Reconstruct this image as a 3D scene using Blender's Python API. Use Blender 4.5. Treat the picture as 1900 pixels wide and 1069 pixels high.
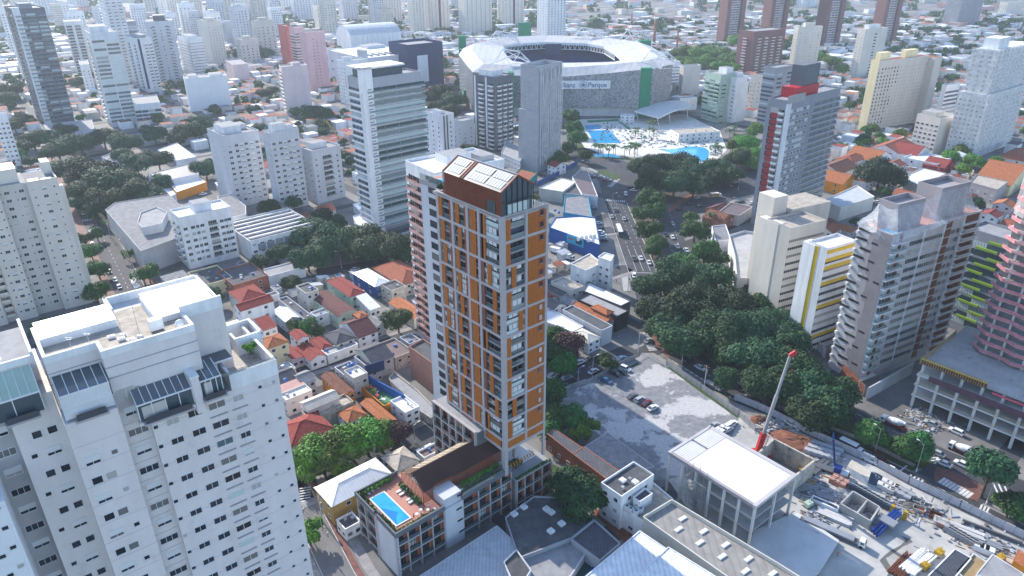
import bpy, math, random
HAZE = 0.0001
from mathutils import Vector, Matrix
random.seed(7)
S = bpy.context.scene
for _o in list(bpy.data.objects): bpy.data.objects.remove(_o)
C = S.collection
R = math.radians
# ---------------------------------------------------------------- camera
F_ = 1339.45; P_ = R(25.7735); R_ = R(-0.41573); H_ = 145.0
cp, sp, cr, sr = math.cos(P_), math.sin(P_), math.cos(R_), math.sin(R_)
fw = (0, cp, -sp); RT = (cr, sp*sr, cp*sr); UP = (-sr, sp*cr, cp*cr)
cam = bpy.data.objects.new('camera', bpy.data.cameras.new('camera')); C.objects.link(cam)
cam.matrix_world = Matrix(((RT[0], UP[0], -fw[0], 0), (RT[1], UP[1], -fw[1], 0), (RT[2], UP[2], -fw[2], H_), (0, 0, 0, 1)))
cam.data.sensor_width = 36; cam.data.lens = 36*F_/1900; cam.data.clip_end = 12000; cam.data.clip_start = 1
S.camera = cam
# ---------------------------------------------------------------- sky, sun, exposure
SUN_EL, SUN_AZ = 30.0, 128.0      # azimuth of the sun, degrees from +X
w = bpy.data.worlds.new('World'); S.world = w; w.use_nodes = True
nt = w.node_tree; bg = nt.nodes['Background']; sk = nt.nodes.new('ShaderNodeTexSky')
sk.sky_type = 'NISHITA'; sk.sun_disc = False; sk.sun_elevation = R(SUN_EL); sk.sun_rotation = R(90-SUN_AZ)
sk.air_density = 1.0; sk.dust_density = 0.6; sk.ozone_density = 3.0
nt.links.new(sk.outputs[0], bg.inputs[0]); bg.inputs[1].default_value = 0.15
sl = bpy.data.lights.new('sun', 'SUN'); sl.energy = 3.3; sl.angle = R(0.6); sl.color = (1, .93, .82)
so = bpy.data.objects.new('sun', sl); C.objects.link(so)
sd = Vector((math.cos(R(SUN_EL))*math.cos(R(SUN_AZ)), math.cos(R(SUN_EL))*math.sin(R(SUN_AZ)), math.sin(R(SUN_EL))))
so.rotation_euler = sd.to_track_quat('Z', 'Y').to_euler(); so.location = (-300, 300, 300)
S.view_settings.view_transform = 'Standard'; S.view_settings.look = 'None'
S.view_settings.exposure = 1.2; S.view_settings.gamma = 1
S.render.engine = 'CYCLES'
try:
    S.cycles.volume_step_rate = 5; S.cycles.max_bounces = 6; S.cycles.volume_bounces = 1; S.cycles.transparent_max_bounces = 12
    S.cycles.use_denoising = True
except Exception: pass
# ---------------------------------------------------------------- photo-to-ground geometry
def ray(px, py):
    a = px-950; b = 534.5-py
    return [RT[i]*a+UP[i]*b+fw[i]*F_ for i in range(3)]
def G(px, py, z=0.0):
    d = ray(px, py); t = (z-H_)/d[2]
    return Vector((d[0]*t, d[1]*t))
def PX(x, y, z):
    v = (x, y, z-H_); k = sum(v[i]*fw[i] for i in range(3))
    return 950+F_*sum(v[i]*RT[i] for i in range(3))/k, 534.5-F_*sum(v[i]*UP[i] for i in range(3))/k
def ZT(p, py):
    lo, hi = -60, 144.5
    for _ in range(40):
        m = (lo+hi)/2
        if PX(p[0], p[1], m)[1] > py: lo = m
        else: hi = m
    return lo
# ---------------------------------------------------------------- mesh builder
class MB:
    def __init__(s): s.v = []; s.f = []; s.m = []; s.mats = []; s.sm = False
    def mi(s, mat):
        if mat not in s.mats: s.mats.append(mat)
        return s.mats.index(mat)
    def poly(s, pts, mat):
        n = len(s.v); s.v += [tuple(p) for p in pts]; s.f.append(tuple(range(n, n+len(pts)))); s.m.append(s.mi(mat))
    def box(s, x0, y0, z0, x1, y1, z1, mat, top=None, bot=True):
        if x1 < x0: x0, x1 = x1, x0
        if y1 < y0: y0, y1 = y1, y0
        if z1 < z0: z0, z1 = z1, z0
        n = len(s.v); s.v += [(x0,y0,z0),(x1,y0,z0),(x1,y1,z0),(x0,y1,z0),(x0,y0,z1),(x1,y0,z1),(x1,y1,z1),(x0,y1,z1)]
        k = s.mi(mat); t = s.mi(top) if top else k
        for q in ((0,1,5,4),(1,2,6,5),(2,3,7,6),(3,0,4,7)): s.f.append(tuple(n+i for i in q)); s.m.append(k)
        s.f.append((n+4,n+5,n+6,n+7)); s.m.append(t)
        if bot: s.f.append((n+3,n+2,n+1,n)); s.m.append(k)
    def prism(s, pts, z0, z1, mat, top=None, bot=False):
        a = sum(pts[i][0]*pts[(i+1)%len(pts)][1]-pts[(i+1)%len(pts)][0]*pts[i][1] for i in range(len(pts)))
        if a < 0: pts = list(pts)[::-1]
        L = len(pts); n = len(s.v)
        s.v += [(p[0],p[1],z0) for p in pts]+[(p[0],p[1],z1) for p in pts]; k = s.mi(mat)
        for i in range(L): s.f.append((n+i, n+(i+1)%L, n+L+(i+1)%L, n+L+i)); s.m.append(k)
        s.f.append(tuple(n+L+i for i in range(L))); s.m.append(s.mi(top) if top else k)
        if bot: s.f.append(tuple(n+i for i in range(L))[::-1]); s.m.append(k)
    def tube(s, p0, p1, r0, r1=None, mat=None, n=8, caps=True):
        if r1 is None: r1 = r0
        p0 = Vector(p0); p1 = Vector(p1); d = (p1-p0)
        if d.length < 1e-6: return
        d.normalize(); a = d.orthogonal().normalized(); b = d.cross(a); k = s.mi(mat); m = len(s.v)
        for p, r in ((p0, r0), (p1, r1)):
            for i in range(n):
                t = 2*math.pi*i/n; s.v.append(tuple(p+a*math.cos(t)*r+b*math.sin(t)*r))
        for i in range(n): j = (i+1)%n; s.f.append((m+i, m+j, m+n+j, m+n+i)); s.m.append(k)
        if caps:
            s.f.append(tuple(m+i for i in range(n))[::-1]); s.m.append(k); s.f.append(tuple(m+n+i for i in range(n))); s.m.append(k)
    def bar(s, p0, p1, w, h, mat):    # rectangular bar between two points
        p0 = Vector(p0); p1 = Vector(p1); d = (p1-p0).normalized()
        u = Vector((0,0,1)) if abs(d.z) < .95 else Vector((1,0,0))
        a = d.cross(u).normalized()*w/2; b = a.normalized().cross(d)*h/2; n = len(s.v); k = s.mi(mat)
        for p in (p0, p1): s.v += [tuple(p-a-b), tuple(p+a-b), tuple(p+a+b), tuple(p-a+b)]
        for q in ((0,1,5,4),(1,2,6,5),(2,3,7,6),(3,0,4,7),(4,5,6,7),(3,2,1,0)): s.f.append(tuple(n+i for i in q)); s.m.append(k)
    def mesh(s, name):
        me = bpy.data.meshes.new(name); me.from_pydata(s.v, [], s.f)
        for m in s.mats: me.materials.append(m)
        if len(s.mats) > 1: me.polygons.foreach_set('material_index', s.m)
        if s.sm: me.polygons.foreach_set('use_smooth', [True]*len(s.f))
        uv = me.uv_layers.new(name='UVMap'); buf = []
        for p in me.polygons:
            n = p.normal
            if abs(n.z) > .985: U = Vector((1,0,0)); V = Vector((0,1,0))
            else: U = Vector((-n.y, n.x, 0)).normalized(); V = n.cross(U)
            for i in p.vertices: c = s.v[i]; buf += [c[0]*U.x+c[1]*U.y, c[0]*V.x+c[1]*V.y+c[2]*V.z]
        uv.data.foreach_set('uv', buf); me.update(); return me
    def build(s, name, parent=None, loc=None, rz=0):
        return inst(s.mesh(name), name, parent, loc, rz)
def inst(me, name, parent=None, loc=None, rz=0):
    o = bpy.data.objects.new(name, me); C.objects.link(o)
    if parent is not None: o.parent = parent
    if loc is not None: o.location = loc if len(loc) == 3 else (loc[0], loc[1], 0)
    if rz: o.rotation_euler = (0, 0, rz)
    return o
THINGS = []
def tag(o, label, cat, group=None):
    o['label'] = label; o['category'] = cat
    if group: o['group'] = group
    THINGS.append(o); return o
def empty(name, label, cat, loc=(0,0,0), rz=0, group=None):
    o = inst(None, name, None, loc, rz); return tag(o, label, cat, group)
def kids(o): return KIDS.get(o.name, [])
def struct(o, kind='structure', label=None):
    o['kind'] = kind
    if label: o['label'] = label
    return o
# ---------------------------------------------------------------- materials
def mat(name, col, rough=.85, metal=0, var=.12, scale=.15, streak=0, bump=0, spec=.3, det=6):
    m = bpy.data.materials.new(name); m.use_nodes = True; t = m.node_tree; N = t.nodes; b = N['Principled BSDF']
    b.inputs['Roughness'].default_value = rough; b.inputs['Metallic'].default_value = metal; b.inputs['Specular IOR Level'].default_value = spec
    tc = N.new('ShaderNodeTexCoord'); nz = N.new('ShaderNodeTexNoise'); nz.inputs['Scale'].default_value = scale; nz.inputs['Detail'].default_value = det; nz.inputs['Roughness'].default_value = .65
    mp = N.new('ShaderNodeMapping'); t.links.new(tc.outputs['Object'], mp.inputs[0]); t.links.new(mp.outputs[0], nz.inputs[0])
    if streak: mp.inputs['Scale'].default_value = (1, 1, streak)
    r = N.new('ShaderNodeMapRange'); r.inputs['From Min'].default_value = .3; r.inputs['From Max'].default_value = .7
    r.inputs['To Min'].default_value = 1-var*1.3; r.inputs['To Max'].default_value = 1+var*.7
    t.links.new(nz.outputs[0], r.inputs[0])
    mx = N.new('ShaderNodeVectorMath'); mx.operation = 'SCALE'; mx.inputs[0].default_value = col[:3]
    t.links.new(r.outputs[0], mx.inputs['Scale']); t.links.new(mx.outputs[0], b.inputs['Base Color'])
    if bump:
        n2 = N.new('ShaderNodeTexNoise'); n2.inputs['Scale'].default_value = 3; n2.inputs['Detail'].default_value = 5; t.links.new(tc.outputs['Object'], n2.inputs[0])
        bp = N.new('ShaderNodeBump'); bp.inputs['Strength'].default_value = bump; bp.inputs['Distance'].default_value = .05
        t.links.new(n2.outputs[0], bp.inputs['Height']); t.links.new(bp.outputs[0], b.inputs['Normal'])
    m['mx'] = 1; return m
def _mul(m, fac_socket):      # multiply the base colour by a 0..1+ factor
    t = m.node_tree; b = t.nodes['Principled BSDF']; src = b.inputs['Base Color'].links[0].from_socket
    mx = t.nodes.new('ShaderNodeVectorMath'); mx.operation = 'SCALE'
    t.links.new(src, mx.inputs[0]); t.links.new(fac_socket, mx.inputs['Scale']); t.links.new(mx.outputs[0], b.inputs['Base Color'])
def ribbed(m, period=1.0, lo=.72, axis='X', sharp=True, dist=0):
    t = m.node_tree; N = t.nodes; uv = N.new('ShaderNodeUVMap'); wv = N.new('ShaderNodeTexWave'); wv.bands_direction = axis
    wv.inputs['Scale'].default_value = 0.314/period*1.0; wv.inputs['Distortion'].default_value = dist
    t.links.new(uv.outputs[0], wv.inputs[0]); r = N.new('ShaderNodeMapRange'); r.inputs['From Min'].default_value = .0; r.inputs['From Max'].default_value = .35 if sharp else 1
    r.inputs['To Min'].default_value = lo; r.inputs['To Max'].default_value = 1.0
    t.links.new(wv.outputs[1] if False else wv.outputs[0], r.inputs[0]); _mul(m, r.outputs[0])
    bp = N.new('ShaderNodeBump'); bp.inputs['Strength'].default_value = .5; bp.inputs['Distance'].default_value = .05
    t.links.new(wv.outputs[0], bp.inputs['Height']); t.links.new(bp.outputs[0], N['Principled BSDF'].inputs['Normal'])
    return m
def bricked(m, w=.6, h=.3, lo=.75, mortar=.03, c2=.85):
    t = m.node_tree; N = t.nodes; uv = N.new('ShaderNodeUVMap'); br = N.new('ShaderNodeTexBrick')
    br.inputs['Scale'].default_value = 1; br.inputs['Brick Width'].default_value = w; br.inputs['Row Height'].default_value = h; br.inputs['Mortar Size'].default_value = mortar
    br.inputs['Color1'].default_value = (1,1,1,1); br.inputs['Color2'].default_value = (c2,c2,c2,1); br.inputs['Mortar'].default_value = (lo,lo,lo,1)
    t.links.new(uv.outputs[0], br.inputs[0]); _mul(m, br.outputs[0]); return m
def grimy(m, scale=.5, lo=.6, thr=.55):      # sparse stains with a shape of their own
    t = m.node_tree; N = t.nodes; tc = N.new('ShaderNodeTexCoord'); nz = N.new('ShaderNodeTexNoise'); nz.inputs['Scale'].default_value = scale; nz.inputs['Detail'].default_value = 8
    nz.inputs['Roughness'].default_value = .7
    t.links.new(tc.outputs['Object'], nz.inputs[0]); r = N.new('ShaderNodeMapRange'); r.inputs['From Min'].default_value = thr; r.inputs['From Max'].default_value = thr+.12
    r.inputs['To Min'].default_value = 1; r.inputs['To Max'].default_value = lo; t.links.new(nz.outputs[0], r.inputs[0]); _mul(m, r.outputs[0]); return m
def glassmat(name, dark, light, frac=.25, rough=.12):
    m = bpy.data.materials.new(name); m.use_nodes = True; t = m.node_tree; N = t.nodes; b = N['Principled BSDF']
    oi = N.new('ShaderNodeObjectInfo'); cr_ = N.new('ShaderNodeValToRGB'); e = cr_.color_ramp.elements
    cr_.color_ramp.interpolation = 'CONSTANT'
    e[0].position = 0; e[0].color = (*dark, 1); e[1].position = 1-frac; e[1].color = (*light, 1)
    x = e.new((1-frac)*.55); x.color = (*[c*1.9 for c in dark], 1)
    x = e.new((1-frac)*.85); x.color = (*[(a+b_)/2.6 for a, b_ in zip(dark, light)], 1)
    t.links.new(oi.outputs['Random'], cr_.inputs[0]); t.links.new(cr_.outputs[0], b.inputs['Base Color'])
    b.inputs['Roughness'].default_value = rough; b.inputs['Specular IOR Level'].default_value = .6
    return m
M = {}
def mk(k, *a, **q): M[k] = mat(k, *a, **q); return M[k]
mk('white', (.78,.77,.76), streak=.2, var=.16, scale=.35); mk('white2', (.68,.69,.71), streak=.2, var=.18, scale=.3)
grimy(mk('white_tower', (.70,.645,.62), streak=.25, var=.07, scale=.3, bump=.1), .35, .86, .56)
mk('cream', (.64,.59,.52), streak=.3, var=.1); mk('beige', (.52,.49,.44), streak=.3, var=.12); mk('yellow_cream', (.72,.62,.38), streak=.3)
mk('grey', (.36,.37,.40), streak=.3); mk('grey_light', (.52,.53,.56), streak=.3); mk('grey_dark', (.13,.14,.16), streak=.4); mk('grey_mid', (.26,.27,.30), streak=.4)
mk('taupe', (.33,.30,.31), streak=.3); mk('taupe_dark', (.22,.20,.21)); mk('taupe_lt', (.46,.44,.44))
mk('lattice', (.40,.365,.365), var=.06, bump=.1); mk('lattice_dark', (.30,.29,.30))
mk('pinkw', (.62,.36,.31), streak=.3); mk('pink', (.66,.42,.42), streak=.3); mk('pink_pale', (.66,.53,.53), streak=.3); mk('salmon', (.55,.13,.10), streak=.3); mk('magenta', (.60,.10,.16))
mk('blue_wall', (.015,.09,.30)); mk('cyan_wall', (.03,.33,.50)); mk('teal', (.02,.22,.20)); mk('green', (.01,.22,.11)); mk('mint', (.42,.52,.42), streak=.3); mk('lime', (.22,.36,.03))
mk('yellow', (.62,.42,.03)); mk('orange_wall', (.65,.25,.02)); mk('navy', (.015,.03,.10)); mk('red', (.45,.02,.03), rough=.5); mk('red_wall', (.30,.03,.035)); mk('darkred', (.13,.03,.035))
mk('plum', (.10,.05,.075)); mk('brown_block', (.20,.10,.095), streak=.3); mk('black', (.02,.02,.022), rough=.6)
grimy(mk('concrete', (.40,.39,.38), streak=.4, bump=.3, var=.18), .4, .75); mk('concrete_lt', (.58,.57,.56), var=.12, bump=.2); grimy(mk('concrete_dk', (.20,.20,.21), var=.25), .3, .7)
grimy(mk('stucco_old', (.48,.44,.38), streak=.3, var=.3, scale=.5), .6, .5, .52)
bricked(mk('brick', (.36,.13,.08), var=.15), .5, .25, .8, .03, .8); bricked(mk('brick_block', (.42,.20,.15), var=.12), .4, .2, .8, .03, .8)
bricked(mk('cinder', (.40,.41,.43), var=.12), 2.4, 1.5, .82, .06, .9); bricked(mk('panel_white', (.74,.75,.77), var=.06), 6, 3, .93, .08, .97)
def tile(k, c, v=.35):
    m = mk(k, c, rough=.9, var=v, scale=1.2, det=8); ribbed(m, .5, .66, 'X'); grimy(m, .8, .65, .57); return m
tile('tile', (.34,.105,.06)); tile('tile_red', (.29,.055,.045)); tile('tile_old', (.20,.085,.055)); tile('tile_orange', (.42,.145,.06)); tile('tile_plum', (.14,.055,.055))
def sheet(k, c, p=1.0, lo=.82, v=.15, rough=.5, metal=0):
    m = mk(k, c, rough=rough, var=v, scale=.4, metal=metal); ribbed(m, p, lo, 'X'); grimy(m, .25, .8, .55); return m
sheet('sheet_white', (.74,.75,.76), 1.2, .80); sheet('sheet_bright', (.80,.80,.80), 1.0, .92, .05, .35); sheet('sheet_grey', (.33,.34,.36), 1.2, .75); sheet('sheet_lgrey', (.50,.52,.55), .9, .8); sheet('sheet_dark', (.075,.08,.10), .9, .7)
sheet('sheet_brown', (.15,.10,.10), .8, .7); sheet('fibro', (.24,.24,.255), .8, .75, .25, .9); sheet('fibro_dk', (.10,.10,.115), .8, .75, .25, .9); sheet('sheet_blue', (.04,.14,.35), 1, .8)
grimy(mk('membrane', (.085,.09,.10), var=.3, scale=.3), .2, 1.6, .56); grimy(mk('roof_grey', (.30,.30,.31), var=.25, scale=.3), .3, .7, .55); mk('roof_white', (.66,.66,.67), var=.06); mk('roof_beige', (.42,.37,.31), var=.3, scale=.6)
mk('gravel', (.50,.46,.42), var=.4, scale=3)
grimy(mk('asphalt', (.055,.057,.066), var=.25, scale=.12, bump=.1), .08, 1.35, .53); mk('asphalt_lt', (.17,.165,.165), var=.2); mk('sidewalk', (.27,.26,.26), var=.25, scale=.4); mk('sidewalk_red', (.22,.12,.10), var=.25, scale=.3)
mk('paint', (.62,.62,.62), var=.25, scale=2); mk('paint_red', (.19,.085,.07), var=.3, scale=.6); mk('paint_yellow', (.6,.42,.05)); mk('kerb', (.42,.42,.42), var=.2)
mk('wood', (.43,.128,.014), rough=.6, var=.15, scale=.8); ribbed(M['wood'], .5, .82, 'X'); mk('wood_red', (.27,.07,.033), rough=.7, var=.25); mk('pergola', (.105,.052,.045), rough=.7, var=.3); mk('timber', (.36,.25,.13), var=.3)
mk('frame_dark', (.03,.032,.036), rough=.4); mk('frame_white', (.72,.72,.72), rough=.5); mk('steel', (.35,.36,.38), rough=.45, metal=.4); mk('steel_dk', (.12,.125,.14), rough=.5); mk('rust', (.16,.055,.03), var=.3, scale=1)
mk('blue_mach', (.01,.045,.22), rough=.4); mk('yellow_mach', (.42,.26,.02), rough=.45); mk('orange_obj', (.75,.14,.03)); mk('water_tank', (.06,.16,.42), rough=.4); mk('tarp', (.05,.08,.13), rough=.5, var=.3)
mk('water', (.02,.34,.62), rough=.06, var=.16, scale=.6, spec=.5, bump=.35); mk('water_shade_lane', (.01,.20,.50), rough=.06, spec=.5); mk('water_dark', (.01,.07,.08), rough=.1); mk('seat', (.015,.045,.24), var=.3, scale=.4); mk('pitch', (.05,.16,.03))
mk('deck', (.46,.22,.17), var=.12); mk('dirt', (.19,.075,.045), var=.3, scale=.5, bump=.5); mk('soil', (.10,.08,.06), var=.3)
mk('bark', (.10,.075,.055), var=.3, scale=2); mk('grass', (.045,.085,.02), var=.4, scale=1.0, bump=.6)
mk('net', (.62,.66,.70), var=.1); mk('tyre', (.015,.015,.015), rough=.9)
M['glass'] = glassmat('glass', (.014,.018,.026), (.42,.40,.37), .13); M['glass_blue'] = glassmat('glass_blue', (.03,.05,.08), (.45,.52,.55), .3)
M['glass_green'] = glassmat('glass_green', (.04,.07,.075), (.50,.58,.56), .45, .15); M['blind'] = mat('blind', (.66,.66,.66), var=.1); M['glass_tint'] = mat('glass_tint', (.05,.08,.10), rough=.08, spec=.8)
def transp(name, col, alpha, rough=.5):
    m = mat(name, col, rough=rough, var=.25, scale=.4); t = m.node_tree; b = t.nodes['Principled BSDF']
    nz = t.nodes.new('ShaderNodeTexNoise'); tc = t.nodes.new('ShaderNodeTexCoord'); nz.inputs['Scale'].default_value = .25; nz.inputs['Detail'].default_value = 4
    t.links.new(tc.outputs['Object'], nz.inputs[0]); r = t.nodes.new('ShaderNodeMapRange'); r.inputs['From Min'].default_value = .35; r.inputs['From Max'].default_value = .65
    r.inputs['To Min'].default_value = alpha*.8; r.inputs['To Max'].default_value = min(1, alpha*1.15); t.links.new(nz.outputs[0], r.inputs[0]); t.links.new(r.outputs[0], b.inputs['Alpha'])
    return m
M['netting'] = transp('netting', (.78,.80,.84), .32); M['netting_dense'] = transp('netting_dense', (.85,.83,.80), .3); M['glass_clear'] = transp('glass_clear', (.25,.32,.32), .35, .05)
M['pink_net'] = transp('pink_net', (.75,.22,.26), .75); M['plum_net'] = transp('plum_net', (.12,.06,.09), .95)
def leafmat(name, c, c2):
    m = bpy.data.materials.new(name); m.use_nodes = True; t = m.node_tree; N = t.nodes; b = N['Principled BSDF']
    tc = N.new('ShaderNodeTexCoord'); nz = N.new('ShaderNodeTexNoise'); nz.inputs['Scale'].default_value = .55; nz.inputs['Detail'].default_value = 5; t.links.new(tc.outputs['Object'], nz.inputs[0])
    cr_ = N.new('ShaderNodeValToRGB'); e = cr_.color_ramp.elements; e[0].position = .35; e[0].color = (*c, 1); e[1].position = .68; e[1].color = (*c2, 1)
    t.links.new(nz.outputs[0], cr_.inputs[0]); hs = N.new('ShaderNodeHueSaturation'); oi = N.new('ShaderNodeObjectInfo')
    r = N.new('ShaderNodeMapRange'); r.inputs['To Min'].default_value = .55; r.inputs['To Max'].default_value = 1.5; t.links.new(oi.outputs['Random'], r.inputs[0]); t.links.new(r.outputs[0], hs.inputs['Value'])
    r2 = N.new('ShaderNodeMapRange'); r2.inputs['To Min'].default_value = .46; r2.inputs['To Max'].default_value = .53; t.links.new(oi.outputs['Random'], r2.inputs[0]); t.links.new(r2.outputs[0], hs.inputs['Hue'])
    t.links.new(cr_.outputs[0], hs.inputs['Color']); t.links.new(hs.outputs[0], b.inputs['Base Color']); b.inputs['Roughness'].default_value = .65; b.inputs['Specular IOR Level'].default_value = .25
    return m
M['leaf'] = leafmat('leaf', (.013,.055,.012), (.042,.145,.022)); M['leaf_lt'] = leafmat('leaf_lt', (.03,.10,.012), (.12,.26,.025)); M['leaf_dk'] = leafmat('leaf_dk', (.008,.038,.014), (.024,.088,.022)); M['leaf_brown'] = leafmat('leaf_brown', (.05,.02,.025), (.09,.04,.035))
# the parking lot: asphalt with broken pale concrete patches and bare earth
def lotmat():
    m = bpy.data.materials.new('lot_ground'); m.use_nodes = True; t = m.node_tree; N = t.nodes; L = t.links; b = N['Principled BSDF']; b.inputs['Roughness'].default_value = .9
    tc = N.new('ShaderNodeTexCoord')
    def nz(s, d=8, r=.6):
        n = N.new('ShaderNodeTexNoise'); n.inputs['Scale'].default_value = s; n.inputs['Detail'].default_value = d; n.inputs['Roughness'].default_value = r; L.new(tc.outputs['Object'], n.inputs[0]); return n.outputs[0]
    def mr(x, a, bb, c=0, d=1):
        n = N.new('ShaderNodeMapRange'); n.inputs[1].default_value = a; n.inputs[2].default_value = bb; n.inputs[3].default_value = c; n.inputs[4].default_value = d; L.new(x, n.inputs[0]); return n.outputs[0]
    def mix(f, a, bb):
        n = N.new('ShaderNodeMix'); n.data_type = 'RGBA'
        if isinstance(f, float): n.inputs[0].default_value = f
        else: L.new(f, n.inputs[0])
        for i, x in ((6, a), (7, bb)):
            if isinstance(x, tuple): n.inputs[i].default_value = (*x, 1)
            else: L.new(x, n.inputs[i])
        return n.outputs[2]
    base = mix(mr(nz(.5), .35, .7), (.15,.155,.17), (.25,.25,.26))
    v = N.new('ShaderNodeTexVoronoi'); v.inputs['Scale'].default_value = .12; L.new(tc.outputs['Object'], v.inputs[0])
    pale = mix(mr(nz(1.2), .3, .7), (.34,.34,.36), (.52,.50,.48))
    c = mix(mr(nz(.045, 9, .66), .505, .53), base, pale)
    c = mix(mr(nz(.06, 5), .70, .74), c, (.22,.12,.085))
    L.new(c, b.inputs['Base Color']); return m
M['lot'] = lotmat()
# ================================================================ builders
PROTO = {}
CAMP = Vector((0, 0, H_))
def win_mb(kind, w, h, fm='frame_white', gm='glass'):
    k = (kind, w, h, fm, gm)
    if k in PROTO: return PROTO[k]
    b = MB(); f = M[fm]; g = M[gm]; t = .09
    if kind in ('win', 'shut', 'wins'):
        b.box(-w/2, -.04, 0, w/2, 0, h, g, bot=False)
        b.box(-w/2-t, -.12, -t, w/2+t, 0, 0, f); b.box(-w/2-t, -.10, h, w/2+t, 0, h+t, f); b.box(-w/2-t, -.10, 0, -w/2, 0, h, f); b.box(w/2, -.10, 0, w/2+t, 0, h, f)
        n = max(1, round(w/.9)) if kind != 'wins' else 1
        for i in range(1, n): x = -w/2+w*i/n; b.box(x-.035, -.08, 0, x+.035, -.04, h, f, bot=False)
        if kind == 'shut': b.box(-w/2, -.09, h*.35, w/2, -.04, h, M['blind'])
    elif kind == 'slot': b.box(-w/2, -.05, 0, w/2, 0, h, g)
    elif kind == 'strip':
        b.box(-w/2, -.05, 0, w/2, 0, h, g); n = max(1, round(w/1.1))
        for i in range(n+1): x = -w/2+w*i/n; b.box(x-.04, -.1, 0, x+.04, -.05, h, f)
    elif kind in ('balc', 'balcg', 'balcd'):   # balcony: slab, parapet, dark recess behind
        D = 1.3; pm = {'balc': f, 'balcg': M['glass_clear'], 'balcd': f}[kind]
        b.box(-w/2, -D, -.18, w/2, 0, 0, f)
        if kind == 'balcg':
            for i in range(5): x = -w/2+w*i/4; b.box(x-.02, -D, 0, x+.02, -D+.04, 1.0, M['steel'])
            b.box(-w/2, -D-.02, .98, w/2, -D+.06, 1.04, M['steel'])
        b.box(-w/2, -D, 0, w/2, -D+.06, .95, pm); b.box(-w/2, -D, 0, -w/2+.06, 0, .95, pm); b.box(w/2-.06, -D, 0, w/2, 0, .95, pm)
        b.box(-w/2+.15, -.06, 0, w/2-.15, 0, h, g); b.box(-.04, -.1, 0, .04, -.06, h, M['frame_white']); b.box(-w/4-.03, -.1, 0, -w/4+.03, -.06, h, M['frame_white'])
    elif kind == 'band':               # projecting slab edge
        b.box(-w/2, -.9, 0, w/2, 0, h, f)
    elif kind == 'fin': b.box(-w/2, -.35, 0, w/2, 0, h, f)
    elif kind == 'ac': b.box(-w/2, -.35, 0, w/2, 0, h, f); b.box(-w/4, -.37, h*.2, w/4, -.35, h*.8, M['steel_dk'])
    PROTO[k] = (b, b.mesh(kind)); return PROTO[k]
class Bld:
    """a building: local x along one street front, y along the other, origin at the near corner"""
    def __init__(s, name, label, cat, org, ang, w, d, h, z0=0, group=None):
        s.w, s.d, s.h, s.z0 = w, d, h, z0; s.ang = ang; s.org = Vector((org[0], org[1]))
        s.r = empty(name, label, cat, (org[0], org[1], z0), ang, group); s.q = {}
    def W(s, x, y, z=0):
        c, n = math.cos(s.ang), math.sin(s.ang); return Vector((s.org.x+x*c-y*n, s.org.y+x*n+y*c, z+s.z0))
    def part(s, name, mb, par=None): return mb.build(name, par or s.r)
    def add(s, name, key, loc, rz=0): s.q.setdefault(name, []).append((key, loc, rz))
    def fac(s, side, us, z0, dz, n, kind, w, h, fm='frame_white', gm='glass', name='window', off=0, base=0, keep=None):
        for i in range(n):
            for j, u in enumerate(us):
                if keep and not keep(i, j): continue
                z = z0+dz*i
                if side == 'x': loc = (u, base-off, z); rz = 0
                elif side == 'y': loc = (base-off, u, z); rz = -math.pi/2
                elif side == 'X': loc = (u, base+off+s.d, z); rz = math.pi
                else: loc = (base+off+s.w, u, z); rz = math.pi/2
                s.add(name, (kind, w, h, fm, gm), loc, rz)
    def done(s, lim=100):
        for name, L in s.q.items():
            L.sort(key=lambda e: (s.W(*e[1])-CAMP).length)
            for key, loc, rz in L[:lim]: inst(win_mb(*key)[1], name, s.r, loc, rz)
            if len(L) > lim:
                b = MB()
                for key, loc, rz in L[lim:]:
                    pb = win_mb(*key)[0]; n = len(b.v); c, q = math.cos(rz), math.sin(rz)
                    b.v += [(x*c-y*q+loc[0], x*q+y*c+loc[1], z+loc[2]) for x, y, z in pb.v]
                    b.f += [tuple(i+n for i in f) for f in pb.f]; mm = [b.mi(m) for m in pb.mats]; b.m += [mm[i] for i in pb.m]
                o = b.build(name, s.r); o['kind'] = 'stuff'
        s.q = {}; return s
def frame3(c0, c1, c2, h, base=None):
    """near roof corner, right roof corner, left roof corner (photo points) at height h -> origin, angle, width, depth, height"""
    if base is not None: g = G(*base); h = ZT(g, c0[1])
    a = G(c0[0], c0[1], h); b = G(c1[0], c1[1], h); c = G(c2[0], c2[1], h)
    x = b-a; w = x.length; x = x/w; y = Vector((-x.y, x.x)); return a, math.atan2(x.y, x.x), w, max(2.5, (c-a).dot(y)), h
def us(L, n, m=None):      # n evenly spaced positions along a front of length L
    m = L/n/2 if m is None else m
    return [m+(L-2*m)*i/max(1, n-1) for i in range(n)] if n > 1 else [L/2]
def body(b, wall, roof='roof_grey', par=.9, pt=.25, roofname='roof', z0=0):
    m = MB(); m.box(0, 0, z0, b.w, b.d, b.h, M[wall]); b.part('wall', m)
    t = MB(); t.box(pt, pt, b.h, b.w-pt, b.d-pt, b.h+.02, M[roof])
    b.part(roofname, t)
    if par:
        p = MB(); H = b.h+par
        p.box(-.03, -.03, b.h, b.w+.03, pt, H, M[wall]); p.box(-.03, b.d-pt, b.h, b.w+.03, b.d+.03, H, M[wall])
        p.box(-.03, pt, b.h, pt, b.d-pt, H, M[wall]); p.box(b.w-pt, pt, b.h, b.w+.03, b.d-pt, H, M[wall]); b.part('parapet', p)
def block(b, x0, y0, x1, y1, z0, z1, wall, top=None, name='penthouse'):
    m = MB(); m.box(x0, y0, z0, x1, y1, z1, M[wall], M[top] if top else None); return b.part(name, m)
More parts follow.
